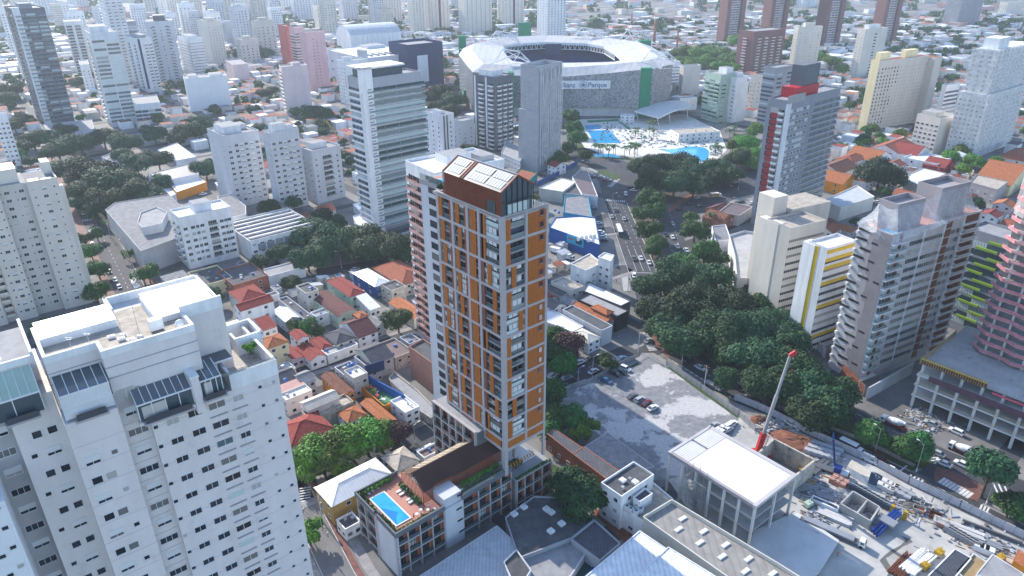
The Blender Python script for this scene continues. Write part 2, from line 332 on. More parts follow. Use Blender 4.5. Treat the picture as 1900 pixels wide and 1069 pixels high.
def roofgeo(kind, w, d, h, rm, wm, ov=.35, pitch=.42):
    global RG; RG = MB(); m = MB(); a, b_, c, e = -ov, -ov, w+ov, d+ov; r = M[rm]; wl = M[wm]; th = .12
    def P(*pts): m.poly(pts, r); m.poly([(x, y, z-th) for x, y, z in pts][::-1], r)
    if kind == 'gx':      # ridge along x
        z = h+pitch*d/2; e0 = h-pitch*ov; y = d/2
        P((a,b_,e0),(c,b_,e0),(c,y,z),(a,y,z)); P((c,e,e0),(a,e,e0),(a,y,z),(c,y,z))
        m.poly([(0,0,h-.02),(0,d/2,z-th),(0,d,h-.02)][::-1], wl); m.poly([(w,0,h-.02),(w,d/2,z-th),(w,d,h-.02)], wl); RG.bar((a,y,z+.02),(c,y,z+.02),.35,.12,r)
    elif kind == 'gy':
        z = h+pitch*w/2; e0 = h-pitch*ov; x = w/2
        P((a,e,e0),(a,b_,e0),(x,b_,z),(x,e,z)); P((c,b_,e0),(c,e,e0),(x,e,z),(x,b_,z))
        m.poly([(0,0,h-.02),(w,0,h-.02),(w/2,0,z-th)], wl); m.poly([(0,d,h-.02),(w,d,h-.02),(w/2,d,z-th)][::-1], wl); RG.bar((x,b_,z+.02),(x,e,z+.02),.35,.12,r)
    elif kind == 'hip':
        k = min(w, d)/2+ov; z = h+pitch*k; e0 = h-pitch*.0
        if w >= d: p, q = (a+k, d/2, z), (c-k, d/2, z); P((a,b_,e0),(c,b_,e0),q,p); P((c,e,e0),(a,e,e0),p,q); P((a,e,e0),(a,b_,e0),p); P((c,b_,e0),(c,e,e0),q)
        else: p, q = (w/2, b_+k, z), (w/2, e-k, z); P((a,e,e0),(a,b_,e0),p,q); P((c,b_,e0),(c,e,e0),q,p); P((a,b_,e0),(c,b_,e0),p); P((c,e,e0),(a,e,e0),q)
        RG.bar((p[0],p[1],z+.02),(q[0]+.01,q[1]+.01,z+.02),.35,.12,r)
        for s_, t_ in ((p, (a,b_,e0)), (q, (c,b_,e0) if w >= d else (a,e,e0)), (p if w >= d else q, (a,e,e0) if w >= d else (a,e,e0)), (q, (c,e,e0)), (p if w < d else q, (c,b_,e0))): RG.bar(s_, t_, .28, .1, r)
    elif kind == 'sx': P((a,b_,h-.1),(c,b_,h-.1),(c,e,h+pitch*d*.5),(a,e,h+pitch*d*.5)); m.poly([(0,0,h-.1),(0,d,h+pitch*d*.5-.1),(0,d,h-.1)],wl); m.poly([(w,0,h-.1),(w,d,h-.1),(w,d,h+pitch*d*.5-.1)],wl); m.poly([(0,d,h-.1),(0,d,h+pitch*d*.5-.13),(w,d,h+pitch*d*.5-.13),(w,d,h-.1)],wl)
    elif kind == 'sy': P((a,e,h+pitch*w*.5),(a,b_,h+pitch*w*.5),(c,b_,h-.1),(c,e,h-.1)); m.poly([(0,0,h-.1),(w,0,h-.1),(0,0,h+pitch*w*.5-.13)],wl); m.poly([(0,0,h-.1),(0,0,h+pitch*w*.5-.13),(0,d,h+pitch*w*.5-.13),(0,d,h-.1)],wl)
    elif kind in ('bx', 'by'):
        n = 10; L, W_ = (w, d) if kind == 'bx' else (d, w); pr = []
        for i in range(n+1): t = math.pi*(.12+.76*i/n); pr.append((W_/2-math.cos(t)*W_/2/math.cos(math.pi*.12), h+(math.sin(t)-math.sin(math.pi*.12))*W_*.30))
        for i in range(n):
            (u0, z0), (u1, z1) = pr[i], pr[i+1]
            q = [(-.2,u0,z0),(L+.2,u0,z0),(L+.2,u1,z1),(-.2,u1,z1)]
            if kind == 'by': q = [(y, x, z) for x, y, z in q][::-1]
            m.poly(q, r)
        for X in (0, L):
            q = [(X, u, z) for u, z in pr]
            if kind == 'by': q = [(y, x, z) for x, y, z in q]
            m.poly(q, wl)
    return m
def house(c0, c1, c2, h, wall, kind, rm, label, cat='house', name='house', wins=(0, 0), fl=None, group=None, door=False, pitch=.42, gm='glass', org=None, par=.7, ww=1.3):
    """a low building from three eave corners in the photo; kind of roof: flat, gx, gy, hip, sx, sy, bx, by"""
    if org: o, a, w, d = org
    else: o, a, w, d, h = frame3(c0, c1, c2, h)
    b = Bld(name, label, cat, o, a, w, d, h, group=group)
    if kind == 'flat':
        body(b, wall, rm, par); hr = random.Random(int(w*97+d*31))
        for _ in range(hr.randrange(1, 4)):
            x, y, s_ = hr.uniform(.1, .75)*w, hr.uniform(.15, .75)*d, hr.uniform(.5, 1.3); q = MB(); q.box(x, y, h+.02, x+s_, y+s_*.8, h+hr.uniform(.4, 1.3), M[hr.choice(('white2','grey','concrete','steel','water_tank'))]); b.part('roof_box', q)
    else:
        m = MB(); m.box(0, 0, 0, w, d, h-.02, M[wall]); b.part('wall', m); ro = b.part('roof', roofgeo(kind, w, d, h, rm, wall, pitch=pitch))
        if RG.v: RG.build('ridge_tiles', ro)
    n = fl or max(1, round(h/3.2)); dz = h/n
    for side, L, k in (('x', w, wins[0]), ('y', d, wins[1])):
        if k: b.fac(side, us(L, k), dz*.34, dz, n, 'win', min(ww, L/k*.6), min(1.2, dz*.4), gm=gm, keep=(lambda i, j: not (door and i == 0 and j == 0)) if side == 'x' else None)
    if door: mm = MB(); mm.box(-.5, -.06, 0, .5, 0, 2.1, M['wood_red']); mm.box(.3, -.1, 1, .36, -.06, 1.1, M['steel']); o2 = mm.build('door', b.r); o2.location = (w/max(1, wins[0])/2, 0, 0)
    return b.done()
# ---------------------------------------------------------------- trees
def crown(seed, r, n, leaf, mats, flat=.7, lobes=9, hole=.0):
    rg = random.Random(seed); L = []
    for i in range(lobes):
        t = 2*math.pi*i/lobes+rg.uniform(-.4, .4); q = rg.uniform(.25, .62)*r if i else 0
        lr = r*rg.uniform(.36, .56); L.append((math.cos(t)*q, math.sin(t)*q, r*flat*rg.uniform(-.12, .42), lr))
    V = []; Fc = []; MI = []
    for i in range(n):
        cx, cy, cz, lr = L[rg.randrange(lobes)]
        z = rg.uniform(-.35, 1); t = rg.uniform(0, 6.2832); s = math.sqrt(1-z*z); k = lr*(rg.random()**.22)*rg.uniform(.88, 1.1)
        nx, ny, nz = s*math.cos(t), s*math.sin(t), z
        p = Vector((cx+nx*k, cy+ny*k, cz+nz*k*flat*1.15))
        nn = Vector((nx+rg.uniform(-.7, .7), ny+rg.uniform(-.7, .7), nz+rg.uniform(-.3, .9))).normalized()
        a = nn.orthogonal().normalized(); a.rotate(Matrix.Rotation(rg.uniform(0, 6.28), 3, nn)); b = nn.cross(a)
        l = leaf*rg.uniform(.6, 1.3); w_ = l*rg.uniform(.5, .9); m = len(V)
        V += [tuple(p-a*l*.5), tuple(p+b*w_*.5-nn*l*.12), tuple(p+a*l*.5), tuple(p-b*w_*.5-nn*l*.12)]
        Fc.append((m, m+1, m+2, m+3)); MI.append(0)
    me = bpy.data.meshes.new('crown'); me.from_pydata(V, [], Fc); me.materials.append(mats); me.update(); return me
def trunk(seed, r, h):
    rg = random.Random(seed); m = MB(); t = max(.12, h*.035); top = h*.62
    m.tube((0,0,0), (0,0,top*.5), t*1.5, t, M['bark'], 7); m.tube((0,0,top*.5), (rg.uniform(-.3,.3),rg.uniform(-.3,.3),h*.8), t, t*.4, M['bark'], 6)
    for i in range(5):
        a = i*1.3+rg.random(); q = r*rg.uniform(.4, .75); p = (math.cos(a)*q, math.sin(a)*q, h*rg.uniform(.62, .85)); m.tube((0,0,top*rg.uniform(.4,.6)), p, t*.6, t*.15, M['bark'], 5)
    return m.mesh('trunk')
CR = {}; TR = {}
for _k, _m in (('leaf', 5), ('leaf_lt', 2), ('leaf_dk', 3), ('leaf_brown', 1)):
    CR[_k] = {'s': [crown(10+i, 3.6, 1500, .62, M[_k], .8, 6) for i in range(min(_m, 2))], 'm': [crown(20+i, 6.3, 4200, .8, M[_k], .72, 9) for i in range(_m)], 'l': [crown(30+i, 10.4, 11000, .95, M[_k], .62, 14) for i in range(min(_m, 3))]}
for _k, _r, _h in (('s', 3.2, 5), ('m', 5.5, 8.5), ('l', 9, 13)): TR[_k] = [trunk(i, _r, _h) for i in range(2)]
TREE_N = [0]
def tree(x, y, r, h=None, kind='leaf', label='leafy green street tree', group=None, z=0, name='tree'):
    TREE_N[0] += 1; rg = random.Random(TREE_N[0]); k = 's' if r < 4.2 else 'm' if r < 7.5 else 'l'
    R0, H0 = {'s': (3.2, 5), 'm': (5.5, 8.5), 'l': (9, 13)}[k]; h = h or r*1.45+1.5; s = r/R0
    o = empty(name, label, 'tree', (x, y, z), rg.uniform(0, 6.28), group)
    t = inst(TR[k][rg.randrange(2)], 'trunk', o); t.scale = (s, s, h/H0)
    c = inst(rg.choice(CR[kind][k]), 'crown', o, (0, 0, h-r*.78)); c.scale = (s*rg.uniform(1.05, 1.22), s*rg.uniform(1.05, 1.22), s*rg.uniform(1.15, 1.4)); c.rotation_euler = (0, 0, rg.uniform(0, 6.28))
    return o
def treep(px, py, r, h=None, kind='leaf', label='leafy green street tree', group=None, zc=None):
    """crown centre seen at a photo point"""
    h = h or r*1.45+1.5; p = G(px, py, (h-r*.5) if zc is None else zc); return tree(p.x, p.y, r, h, kind, label, group)
def palm_me():
    m = MB(); m.tube((0,0,0), (.2,0,7), .2, .14, M['bark'], 6); t = m.mesh('trunk'); rg = random.Random(3); V = []; Fc = []
    for i in range(17):
        a = i*2.4; up = rg.uniform(-.1, .9); L = rg.uniform(2.6, 3.4); pr = None
        for j in range(7):
            q = j/6; x = math.cos(a)*L*q; y = math.sin(a)*L*q; z = up*L*q*.8-1.9*q*q; w_ = .42*math.sin(math.pi*(q*.85+.1)); nx, ny = -math.sin(a)*w_, math.cos(a)*w_
            cur = ((x+nx, y+ny, z-.12), (x, y, z+.05), (x-nx, y-ny, z-.12))
            if pr:
                n = len(V); V += [*pr, *cur]; Fc += [(n, n+1, n+4, n+3), (n+1, n+2, n+5, n+4)]
            pr = cur
    c = bpy.data.meshes.new('crown'); c.from_pydata(V, [], Fc); c.materials.append(M['leaf']); c.update(); return t, c
PT, PC = palm_me()
def palm(x, y, h=8, label='palm tree', group=None):
    TREE_N[0] += 1; rg = random.Random(TREE_N[0]); o = empty('palm_tree', label, 'palm tree', (x, y, 0), rg.uniform(0, 6.28), group)
    t = inst(PT, 'trunk', o); t.scale = (1, 1, h/7); c = inst(PC, 'crown', o, (.2, 0, h)); s = rg.uniform(.85, 1.25); c.scale = (s, s, s); return o
def bushmb(w, d, h, seed=1, n=None, kind='leaf'):
    rg = random.Random(seed); V = []; Fc = []
    for i in range(n or int(w*d*26)+60):
        p = Vector((rg.uniform(0, w), rg.uniform(0, d), h*rg.random()**.5)); nn = Vector((rg.uniform(-1,1), rg.uniform(-1,1), rg.uniform(0,1.3))).normalized(); a = nn.orthogonal().normalized(); b = nn.cross(a); l = rg.uniform(.15, .4); m = len(V)
        V += [tuple(p-a*l), tuple(p+b*l*.7), tuple(p+a*l), tuple(p-b*l*.7)]; Fc.append((m, m+1, m+2, m+3))
    me = bpy.data.meshes.new('foliage'); me.from_pydata(V, [], Fc); me.materials.append(M[kind]); me.update(); return me
# ---------------------------------------------------------------- vehicles
def carcol(k, c, metal=0): M[k] = mat(k, c, rough=.28, metal=metal, var=.03, spec=.5)
for _k, _c in (('p_white', (.72,.72,.72)), ('p_silver', (.36,.37,.39)), ('p_black', (.012,.012,.015)), ('p_grey', (.10,.105,.115)), ('p_red', (.30,.015,.02)), ('p_blue', (.05,.13,.25)), ('p_darkred', (.13,.012,.02))): carcol(_k, _c)
CARM = {}
PROF = {'car': ([(0,.35),(.05,.75),(1.05,.9),(3.6,.95),(4.4,.85),(4.45,.4)], [(1.0,.9),(1.75,1.42),(3.15,1.46),(3.95,.94)], 1.74),
        'suv': ([(0,.4),(.05,.9),(1.05,1.02),(4.4,1.05),(4.45,.45)], [(1.0,1.0),(1.6,1.62),(3.9,1.66),(4.35,1.04)], 1.84),
        'van': ([(0,.4),(.05,.85),(.9,1.15),(4.9,1.2),(4.95,.45)], [(.7,1.1),(1.4,1.9),(4.8,1.95),(4.93,1.18)], 1.9)}
def carmesh(kind, col):
    if (kind, col) in CARM: return CARM[kind, col]
    lo, up, W_ = PROF[kind]; m = MB(); c = M[col]; h = W_/2
    def slab(pts, hb, ht, mt, mm, lid=None):
        zs = [p[1] for p in pts]; z0, z1 = min(zs), max(zs); L = []; Rr = []
        for x, z in pts: t = (z-z0)/(z1-z0); q = hb+(ht-hb)*t; L.append((x, -q, z)); Rr.append((x, q, z))
        n = len(pts)
        for i in range(n-1): mm.poly([L[i], Rr[i], Rr[i+1], L[i+1]][::-1], (lid if lid and lid[i] else mt))
        mm.poly(L[::-1], mt); mm.poly(Rr, mt); mm.poly([L[0], L[-1], Rr[-1], Rr[0]], mt)
    slab(lo, h, h*.94, c, m)
    (x0, _), (x1, z1), (x2, z2), (x3, _) = up; q = h*.74
    m.box(x1-.02, -q, z1-.02, x2+.02, q, z2+.03, c)     # roof skin
    for x, z, xb, zb in ((x1, z1, x0, lo[2][1]), (x2, z2, x3, lo[2][1])):
        for s in (-1, 1): m.bar((x, s*q*.98, z), (xb, s*h*.9, zb), .08, .08, c)
    gl = MB(); slab(up, h*.9, h*.73, M['glass_tint'], gl)
    wh = MB(); wh.tube((0,-.1,0), (0,.1,0), .33, .33, M['tyre'], 12); rim = MB(); rim.tube((0,-.12,0), (0,.12,0), .19, .19, M['steel'], 8)
    hl = MB(); hl.box(-.03, -.2, -.08, .1, .2, .08, M['frame_white'])
    tl = MB(); tl.box(-.1, -.16, -.1, .03, .16, .1, M['red'])
    CARM[kind, col] = (m.mesh('body'), gl.mesh('glass'), wh.mesh('wheel'), hl.mesh('headlight'), tl.mesh('tail'), lo, h, rim.mesh('rim')); return CARM[kind, col]
COLN = {'p_white': 'white', 'p_silver': 'silver', 'p_black': 'black', 'p_grey': 'dark grey', 'p_red': 'red', 'p_blue': 'pale blue', 'p_darkred': 'dark red'}
def car(px, py, ang, col='p_white', kind='car', label=None, group='cars on the streets', s=1.04, world=None, where=''):
    """ang: heading of the bonnet, degrees in the plan"""
    p = Vector(world) if world else G(px, py, .6); b, g, wh, hl, tl, lo, h, rim = carmesh(kind, col)
    a = R(ang)+math.pi; L = lo[-1][0]; c, n = math.cos(a), math.sin(a)
    o = empty({'car': 'car', 'suv': 'car', 'van': 'van'}[kind], label or f"{COLN[col]} {kind if kind != 'suv' else 'tall estate car'} {where}".strip(), 'van' if kind == 'van' else 'car', (p.x-c*L/2*s, p.y-n*L/2*s, .03), a, group)
    o.scale = (s, s, s); inst(b, 'body', o); inst(g, 'window_glass', o)
    for x in (.85, L-.85):
        for y in (-h+.1, h-.1): inst(rim, 'rim', inst(wh, 'wheel', o, (x, y, .33)))
    for y in (-h*.66, h*.66): inst(hl, 'headlight', o, (.02, y, .66)); inst(tl, 'tail_light', o, (L-.01, y, .75))
    return o
def truck(px, py, ang, kind='box', label='', col='p_white', body_='sheet_white', s=1.0, group=None, world=None, L=7.5):
    p = Vector(world) if world else G(px, py, 1.0); a = R(ang)+math.pi; c, n = math.cos(a), math.sin(a)
    o = empty({'box': 'delivery_truck', 'mixer': 'concrete_mixer_truck', 'bus': 'bus', 'flat': 'flatbed_truck'}[kind], label, {'box': 'truck', 'mixer': 'truck', 'bus': 'bus', 'flat': 'truck'}[kind], (p.x-c*L/2, p.y-n*L/2, .03), a, group)
    wh = carmesh('car', 'p_white')[2]
    if kind == 'bus':
        m = MB(); m.box(0, -1.25, .4, L, 1.25, 3.0, M[col]); m.box(.1, -1.2, 3.0, L-.1, 1.2, 3.1, M['roof_white']); m.build('body', o)
        g = MB(); g.box(.25, -1.27, 1.5, L-.3, 1.27, 2.4, M['glass_tint']); g.box(-.03, -1.15, 1.2, .1, 1.15, 2.6, M['glass_tint']); g.build('window_glass', o)
        for x in (2.2, 4.2): q = MB(); q.box(L*.2*x/2, -.6, 3.1, L*.2*x/2+1.6, .6, 3.3, M['frame_white']); q.build('roof_vent', o)
    else:
        m = MB(); m.prism([(0,0),(1,0)], 0, 0, M[col]) if False else None
        m.poly([(0,-1.1,.6),(0,-1.1,1.3),(.35,-1.05,2.3),(1.7,-1.05,2.4),(1.7,-1.1,.6)], M[col]); m.poly([(0,1.1,.6),(0,1.1,1.3),(.35,1.05,2.3),(1.7,1.05,2.4),(1.7,1.1,.6)][::-1], M[col])
        for q in ((0,.6,0,1.3),(.35,2.3,1.7,2.4),(1.7,2.4,1.7,.6)): m.poly([(q[0],-1.08,q[1]),(q[2],-1.08,q[3]),(q[2],1.08,q[3]),(q[0],1.08,q[1])], M[col])
        m.build('cab', o)
        g = MB(); g.poly([(-.0,-1.0,1.32),(.33,-.95,2.28),(.33,.95,2.28),(-.0,1.0,1.32)], M['glass_tint'])
        for s_ in (-1, 1): g.box(.45, s_*1.07, 1.35, 1.3, s_*1.1, 2.1, M['glass_tint'])
        g.build('windscreen', o)
        f = MB(); f.box(1.7, -.5, .5, L, .5, .8, M['red' if kind == 'mixer' else 'steel_dk']); f.box(1.7,-1.1,.45,L,1.1,.62,M['darkred' if kind == 'mixer' else 'steel_dk']); f.build('chassis', o)
        if kind == 'box': q = MB(); q.box(1.9, -1.2, .8, L, 1.2, 3.1, M[body_]); q.box(1.95, -1.15, 3.1, L-.05, 1.15, 3.13, M['roof_white'] if body_ != 'steel_dk' else M['steel_dk']); q.build('cargo_box', o)
        if kind == 'mixer':
            q = MB(); q.sm = True; pr = [(2.1,.5,1.7),(2.6,.95,1.8),(4.2,1.2,2.0),(5.8,1.15,2.25),(7.4,.55,2.7),(7.9,.5,2.85)]; n_ = 14
            for (x0,r0,z0),(x1,r1,z1) in zip(pr, pr[1:]): q.tube((x0,0,z0),(x1,0,z1), r0, r1, M['p_white'], n_, caps=(x0 == 2.1 or x1 == 7.9))
            q.build('mixer_drum', o); q = MB(); q.bar((7.6,-.5,.8),(7.8,0,2.6),.15,.15,M['red']); q.bar((7.6,.5,.8),(7.8,0,2.6),.15,.15,M['red']); q.poly([(7.7,-.4,2.5),(8.4,-.3,1.2),(8.4,.3,1.2),(7.7,.4,2.5)],M['steel']); q.build('chute', o)
        if kind == 'flat': q = MB(); q.box(1.9, -1.2, .85, L, 1.2, 1.0, M['steel_dk']); q.box(3,-1,1,L-1,1,1.5,M['steel']); q.build('load_bed', o)
    for x in ([1.0, L-1.6, L-2.6] if kind != 'box' else [1.0, L-1.5]):
        for y in (-1.05, 1.05): w_ = inst(wh, 'wheel', o, (x, y, .45)); w_.scale = (1.4, 1.4, 1.4)
    return o
def pole(x, y, h=9, kind='lamp', label='grey street lamp', ang=0, group='street lamps and poles'):
    o = empty({'lamp': 'street_lamp', 'util': 'utility_pole'}[kind], label, 'street lamp' if kind == 'lamp' else 'pole', (x, y, 0), R(ang), group)
    m = MB(); m.tube((0,0,0), (0,0,h), .16, .09, M['concrete_lt' if kind == 'util' else 'steel'], 8); m.tube((0,0,0),(0,0,1.2),.2,.2,M['frame_white'],8); m.build('post', o)
    if kind == 'lamp': m = MB(); m.tube((0,0,h-.1), (1.8,0,h+.5), .06, .05, M['steel'], 6); m.build('arm', o); m = MB(); m.box(1.6,-.15,h+.4,2.5,.15,h+.55,M['frame_white']); m.build('lamp_head', o)
    else:
        m = MB(); m.box(-.08,-1.2,h-.7,.08,1.2,h-.55,M['timber']); m.box(-.08,-.9,h-1.6,.08,.9,h-1.48,M['timber']); m.build('crossarm', o)
        m = MB(); m.tube((.35,0,h-3.4),(.35,0,h-2.3),.28,.28,M['steel'],8); m.build('transformer', o)
    return o
def wires(p, q, n=3, sag=.8, name='overhead_cable', label='black overhead cables sagging between poles'):
    m = MB()
    for k in range(n):
        off = (k-(n-1)/2)*.7; d = (Vector(q)-Vector(p)); s_ = Vector((-d.y, d.x, 0)).normalized()*off; pr = None
        for i in range(9):
            t = i/8; c = Vector(p)+d*t+s_; c.z -= sag*4*t*(1-t)
            if pr: m.tube(pr, c, .035, .035, M['black'], 3, caps=False)
            pr = c
    o = m.build(name); tag(o, label, 'cable', 'overhead cables'); return o
def person_mesh(pose, top, legs, skin):
    bm = bpy.data.meshes.new('person'); st = .28 if pose == 'walk' else .1
    V = [(0,0,.95),(0,0,1.2),(0,0,1.42),(0,0,1.56),(0.01,0,1.72), (0,.11,.9),(st,.11,.5),(st*.7,.11,.06),(st*.7+.14,.11,.03), (0,-.11,.9),(-st*.6,-.11,.5),(-st,-.11,.08),(-st+.13,-.11,.03),
         (0,.2,1.4),(-st*.3,.25,1.13),(.05,.27,.88), (0,-.2,1.4),(st*.5,-.25,1.13),(.12,-.26,.9)]
    E = [(0,1),(1,2),(2,3),(3,4),(0,5),(5,6),(6,7),(7,8),(0,9),(9,10),(10,11),(11,12),(2,13),(13,14),(14,15),(2,16),(16,17),(17,18)]
    rad = [.14,.13,.15,.06,.10,.09,.065,.045,.04,.09,.065,.045,.04,.06,.045,.035,.06,.045,.035]
    bm.from_pydata(V, E, []); o = bpy.data.objects.new('person_tmp', bm); C.objects.link(o); o.modifiers.new('s', 'SKIN'); 
    for v, r in zip(bm.skin_vertices[0].data if bm.skin_vertices else [], rad): v.radius = (r, r*1.1)
    if bm.skin_vertices: bm.skin_vertices[0].data[0].use_root = True
    o.modifiers.new('u', 'SUBSURF').levels = 1; dg = bpy.context.evaluated_depsgraph_get(); me = bpy.data.meshes.new_from_object(o.evaluated_get(dg)); bpy.data.objects.remove(o)
    me.materials.clear()
    for c in (top, legs, skin): me.materials.append(M[c])
    for p in me.polygons: p.material_index = 2 if p.center.z > 1.5 else 0 if p.center.z > .95 else 1
    me.name = 'person'; return me
mk('skin', (.32,.18,.12)); mk('hair', (.02,.015,.01))
PM = [person_mesh('walk', 'navy', 'black', 'skin'), person_mesh('stand', 'white', 'navy', 'skin'), person_mesh('walk', 'orange_obj', 'grey_dark', 'skin'), person_mesh('stand', 'black', 'grey', 'skin')]
def person(x, y, z, k, label, rz=0, group='people outdoors'):
    o = inst(PM[k], 'person', None, (x, y, z), rz); tag(o, label, 'person', group)
    m = MB(); m.tube((-.01,0,1.72),(-.02,0,1.83),.105,.06,M['hair' if k != 2 else 'yellow_mach'],8); m.build('hair' if k != 2 else 'hard_hat', o); return o
# ================================================================ the ground, roads and pavements
def gpoly(name, px, z, m, world=False, kind='structure'):
    pts = [Vector(p) if world else G(*p) for p in px]; b = MB()
    a = sum(pts[i].x*pts[(i+1)%len(pts)].y-pts[(i+1)%len(pts)].x*pts[i].y for i in range(len(pts)))
    if a < 0: pts = pts[::-1]
    b.poly([(p.x, p.y, z) for p in pts], M[m]); return struct(b.build(name), kind)
def strip(name, pts, w, z, m, off=0, raised=0):
    pts = [Vector(p) for p in pts]; b = MB(); L = []; Rr = []
    for i, p in enumerate(pts):
        d = (pts[min(i+1, len(pts)-1)]-pts[max(i-1, 0)]).normalized(); n = Vector((-d.y, d.x)); L.append(p+n*(off+w/2)); Rr.append(p+n*(off-w/2))
    for i in range(len(pts)-1):
        q = [Rr[i], Rr[i+1], L[i+1], L[i]]
        if raised: b.prism([tuple(v) for v in q], z, z+raised, M['kerb'], M[m])
        else: b.poly([(v.x, v.y, z) for v in q], M[m])
    return struct(b.build(name))
gm_ = mat('ground_city', (.20,.195,.19), var=.5, scale=.035, det=10)
M['ground_city'] = gm_
g = MB(); g.box(-5000, -600, -1.0, 5000, 7000, 0, M['ground_city']); struct(g.build('ground'))
AVL = [(-345,545), (-231,381), (-169,291), (-100,195)]
ST3 = [(-172,288), (-115,311), (-52,335), (0,353), (57,374)]
ST2 = [(-112,207), (-81,230), (-39,258), (8,290), (57,322)]
ST1 = [(-66,162), (-24,194), (20,224), (48,244)]
STB = [(-128,262), (-64,168), (-43,133), (-20,100), (10,60)]
for nm, pl, wd in (('avenue', AVL, 14), ('street_asphalt', ST3, 10), ('street_asphalt', ST2, 8), ('street_asphalt', ST1, 10), ('street_asphalt', STB, 10)):
    strip('road' if nm != 'avenue' else 'avenue_road', pl, wd, .012 if pl is not AVL else .016, 'asphalt' if pl is not STB else 'asphalt_lt')
for pl, wd, sides in ((AVL, 14, (1, -1)), (ST3, 10, (-1,)), (ST2, 8, (1, -1)), (ST1, 10, (-1,)), (STB, 10, (-1, 1))):
    for s_ in sides: strip('pavement', pl[:], 2.6 if pl is not AVL else 4.0, 0, 'sidewalk' if pl is not AVL else 'sidewalk_red', off=s_*(wd/2+(1.3 if pl is not AVL else 2.0)), raised=.13)
strip('bike_lane', STB, 1.6, .024, 'paint_red', off=3.6); strip('lane_marking', STB, .14, .028, 'paint', off=2.6); strip('lane_marking', STB, .14, .028, 'paint', off=-4.6)
# main avenue in front of the stadium club, its junction, and the second carriageway
gpoly('avenue_road', [(1000,265),(1070,268),(1120,287),(1200,312),(1300,325),(1370,300),(1440,275),(1440,350),(1366,368),(1309,395),(1269,402),(1264,420),(1275,462),(1300,500),(1330,560),(1290,600),(1250,500),(1228,440),(1216,406),(1239,385),(1262,372),(1250,352),(1190,352),(1165,385),(1182,424),(1208,480),(1218,510),(1235,570),(1255,630),(1196,645),(1190,600),(1175,525),(1162,492),(1147,444),(1132,412),(1121,372),(1112,340),(1098,318),(1040,285),(1000,278)], .012, 'asphalt')
gpoly('avenue_road', [(1196,640),(1190,605),(1203,600),(1255,618),(1268,638),(1318,669.5),(1381,722),(1419,747),(1500,785),(1605,836),(1690,876),(1732,892),(1800,925),(1900,975),(2050,1050),(2050,1085),(1900,1003),(1685,899),(1626,866),(1500,808),(1440,778),(1360,745),(1300,705),(1247,669),(1228,655),(1205,670),(1150,680)], .018, 'asphalt')
gpoly('avenue_road', [(1440,700),(1559,775),(1733,858),(1700,878),(1735,893),(1800,925),(1842,940),(1836,905),(1900,930),(2100,1030),(2100,980),(1900,892),(1812,859),(1689,806),(1626,778),(1584,757),(1480,690)], .014, 'asphalt')
gpoly('median_verge', [(1497,783),(1559,778),(1650,815),(1733,860),(1692,874),(1605,834)], .03, 'grass')
gpoly('median_verge', [(1860,936),(1900,945),(2000,990),(2000,1020),(1900,972)], .03, 'grass')
gpoly('tree_bed', [(1270,637),(1318,668),(1419,745),(1497,781),(1556,772),(1578,755),(1480,688),(1400,600),(1290,520),(1222,512),(1238,575),(1258,620)], .03, 'soil')
gpoly('tree_bed', [(1166,384),(1183,423),(1209,479),(1222,512),(1250,512),(1226,440),(1214,406),(1237,384),(1260,371),(1248,353),(1192,353)], .03, 'soil')
gpoly('median_path', [(1545,792),(1600,812),(1700,862),(1694,866),(1596,818),(1541,796)], .05, 'roof_beige')
gpoly('bike_lane', [(1237,388),(1292,352),(1300,356),(1244,393)], .03, 'paint_red'); gpoly('bike_lane', [(1203,610),(1210,612),(1245,662),(1236,662),(1216,640)], .03, 'paint_red')
gpoly('junction_paint', [(1738,866),(1765,873),(1828,903),(1812,932),(1800,926),(1735,893),(1733,880)], .024, 'paint_red')
gpoly('parking_lot', [(1030,735),(1102,707),(1178,666),(1213,660),(1236,677),(1370,772),(1400,800),(1340,860),(1240,890),(1205,890),(1105,800),(1010,800)], .02, 'lot')
gpoly('pavement', [(1190,655),(1213,655),(1240,672),(1370,762),(1440,790),(1432,797),(1370,772),(1236,677),(1213,660),(1186,664)], .03, 'sidewalk')
grimy(mk('dust', (.43,.42,.40), var=.25, scale=.1), .12, .72, .56); mk('mud', (.13,.13,.12), var=.3)
gpoly('site_ground', [(1372,774),(1425,782),(1500,809),(1626,867),(1685,900),(1900,1006),(2100,1105),(2100,1300),(1380,1300),(1395,1050),(1300,980),(1240,890),(1340,860)], .026, 'dust')
gpoly('wet_ground', [(1672,994),(1680,1003),(1671,1012),(1660,1018),(1652,1022),(1640,1032),(1632,1040),(1640,1052),(1648,1064),(1640,1080),(1652,1080),(1656,1058),(1648,1044),(1644,1036),(1660,1026),(1676,1014),(1694,1006),(1688,1000)], .03, 'mud')
# zebra crossings and lane marks
def zebra(a, b, ln=3.6, world=False, n=None, wd=.5):
    a, b = (Vector(a), Vector(b)) if world else (G(*a), G(*b)); d = b-a; L = d.length; d.normalize(); p = Vector((-d.y, d.x)); n = n or max(3, int(L/1.05)); m = MB()
    for i in range(n):
        c = a+d*(L*(i+.5)/n); q = [c-d*wd/2-p*ln/2, c+d*wd/2-p*ln/2, c+d*wd/2+p*ln/2, c-d*wd/2+p*ln/2]; m.poly([(v.x, v.y, .034) for v in q], M['paint'])
    struct(m.build('crosswalk'))
for q in (((1122,371),(1160,374),3.4), ((1192,616),(1212,651),3.2), ((1092,312),(1108,320),3), ((1131,347),(1147,332),3), ((1683,885),(1712,898),4), ((1816,942),(1835,950),4), ((1726,842),(1744,862),3.4), ((1842,905),(1872,910),4.5), ((144,411),(172,407),3.4), ((163,429),(188,423),3.4), ((566,903),(566,932),3.2), ((1158,508),(1163,540),3.0)): zebra(*q)
zebra((1745,890), (1802,921), 3.6, n=9, wd=.8)
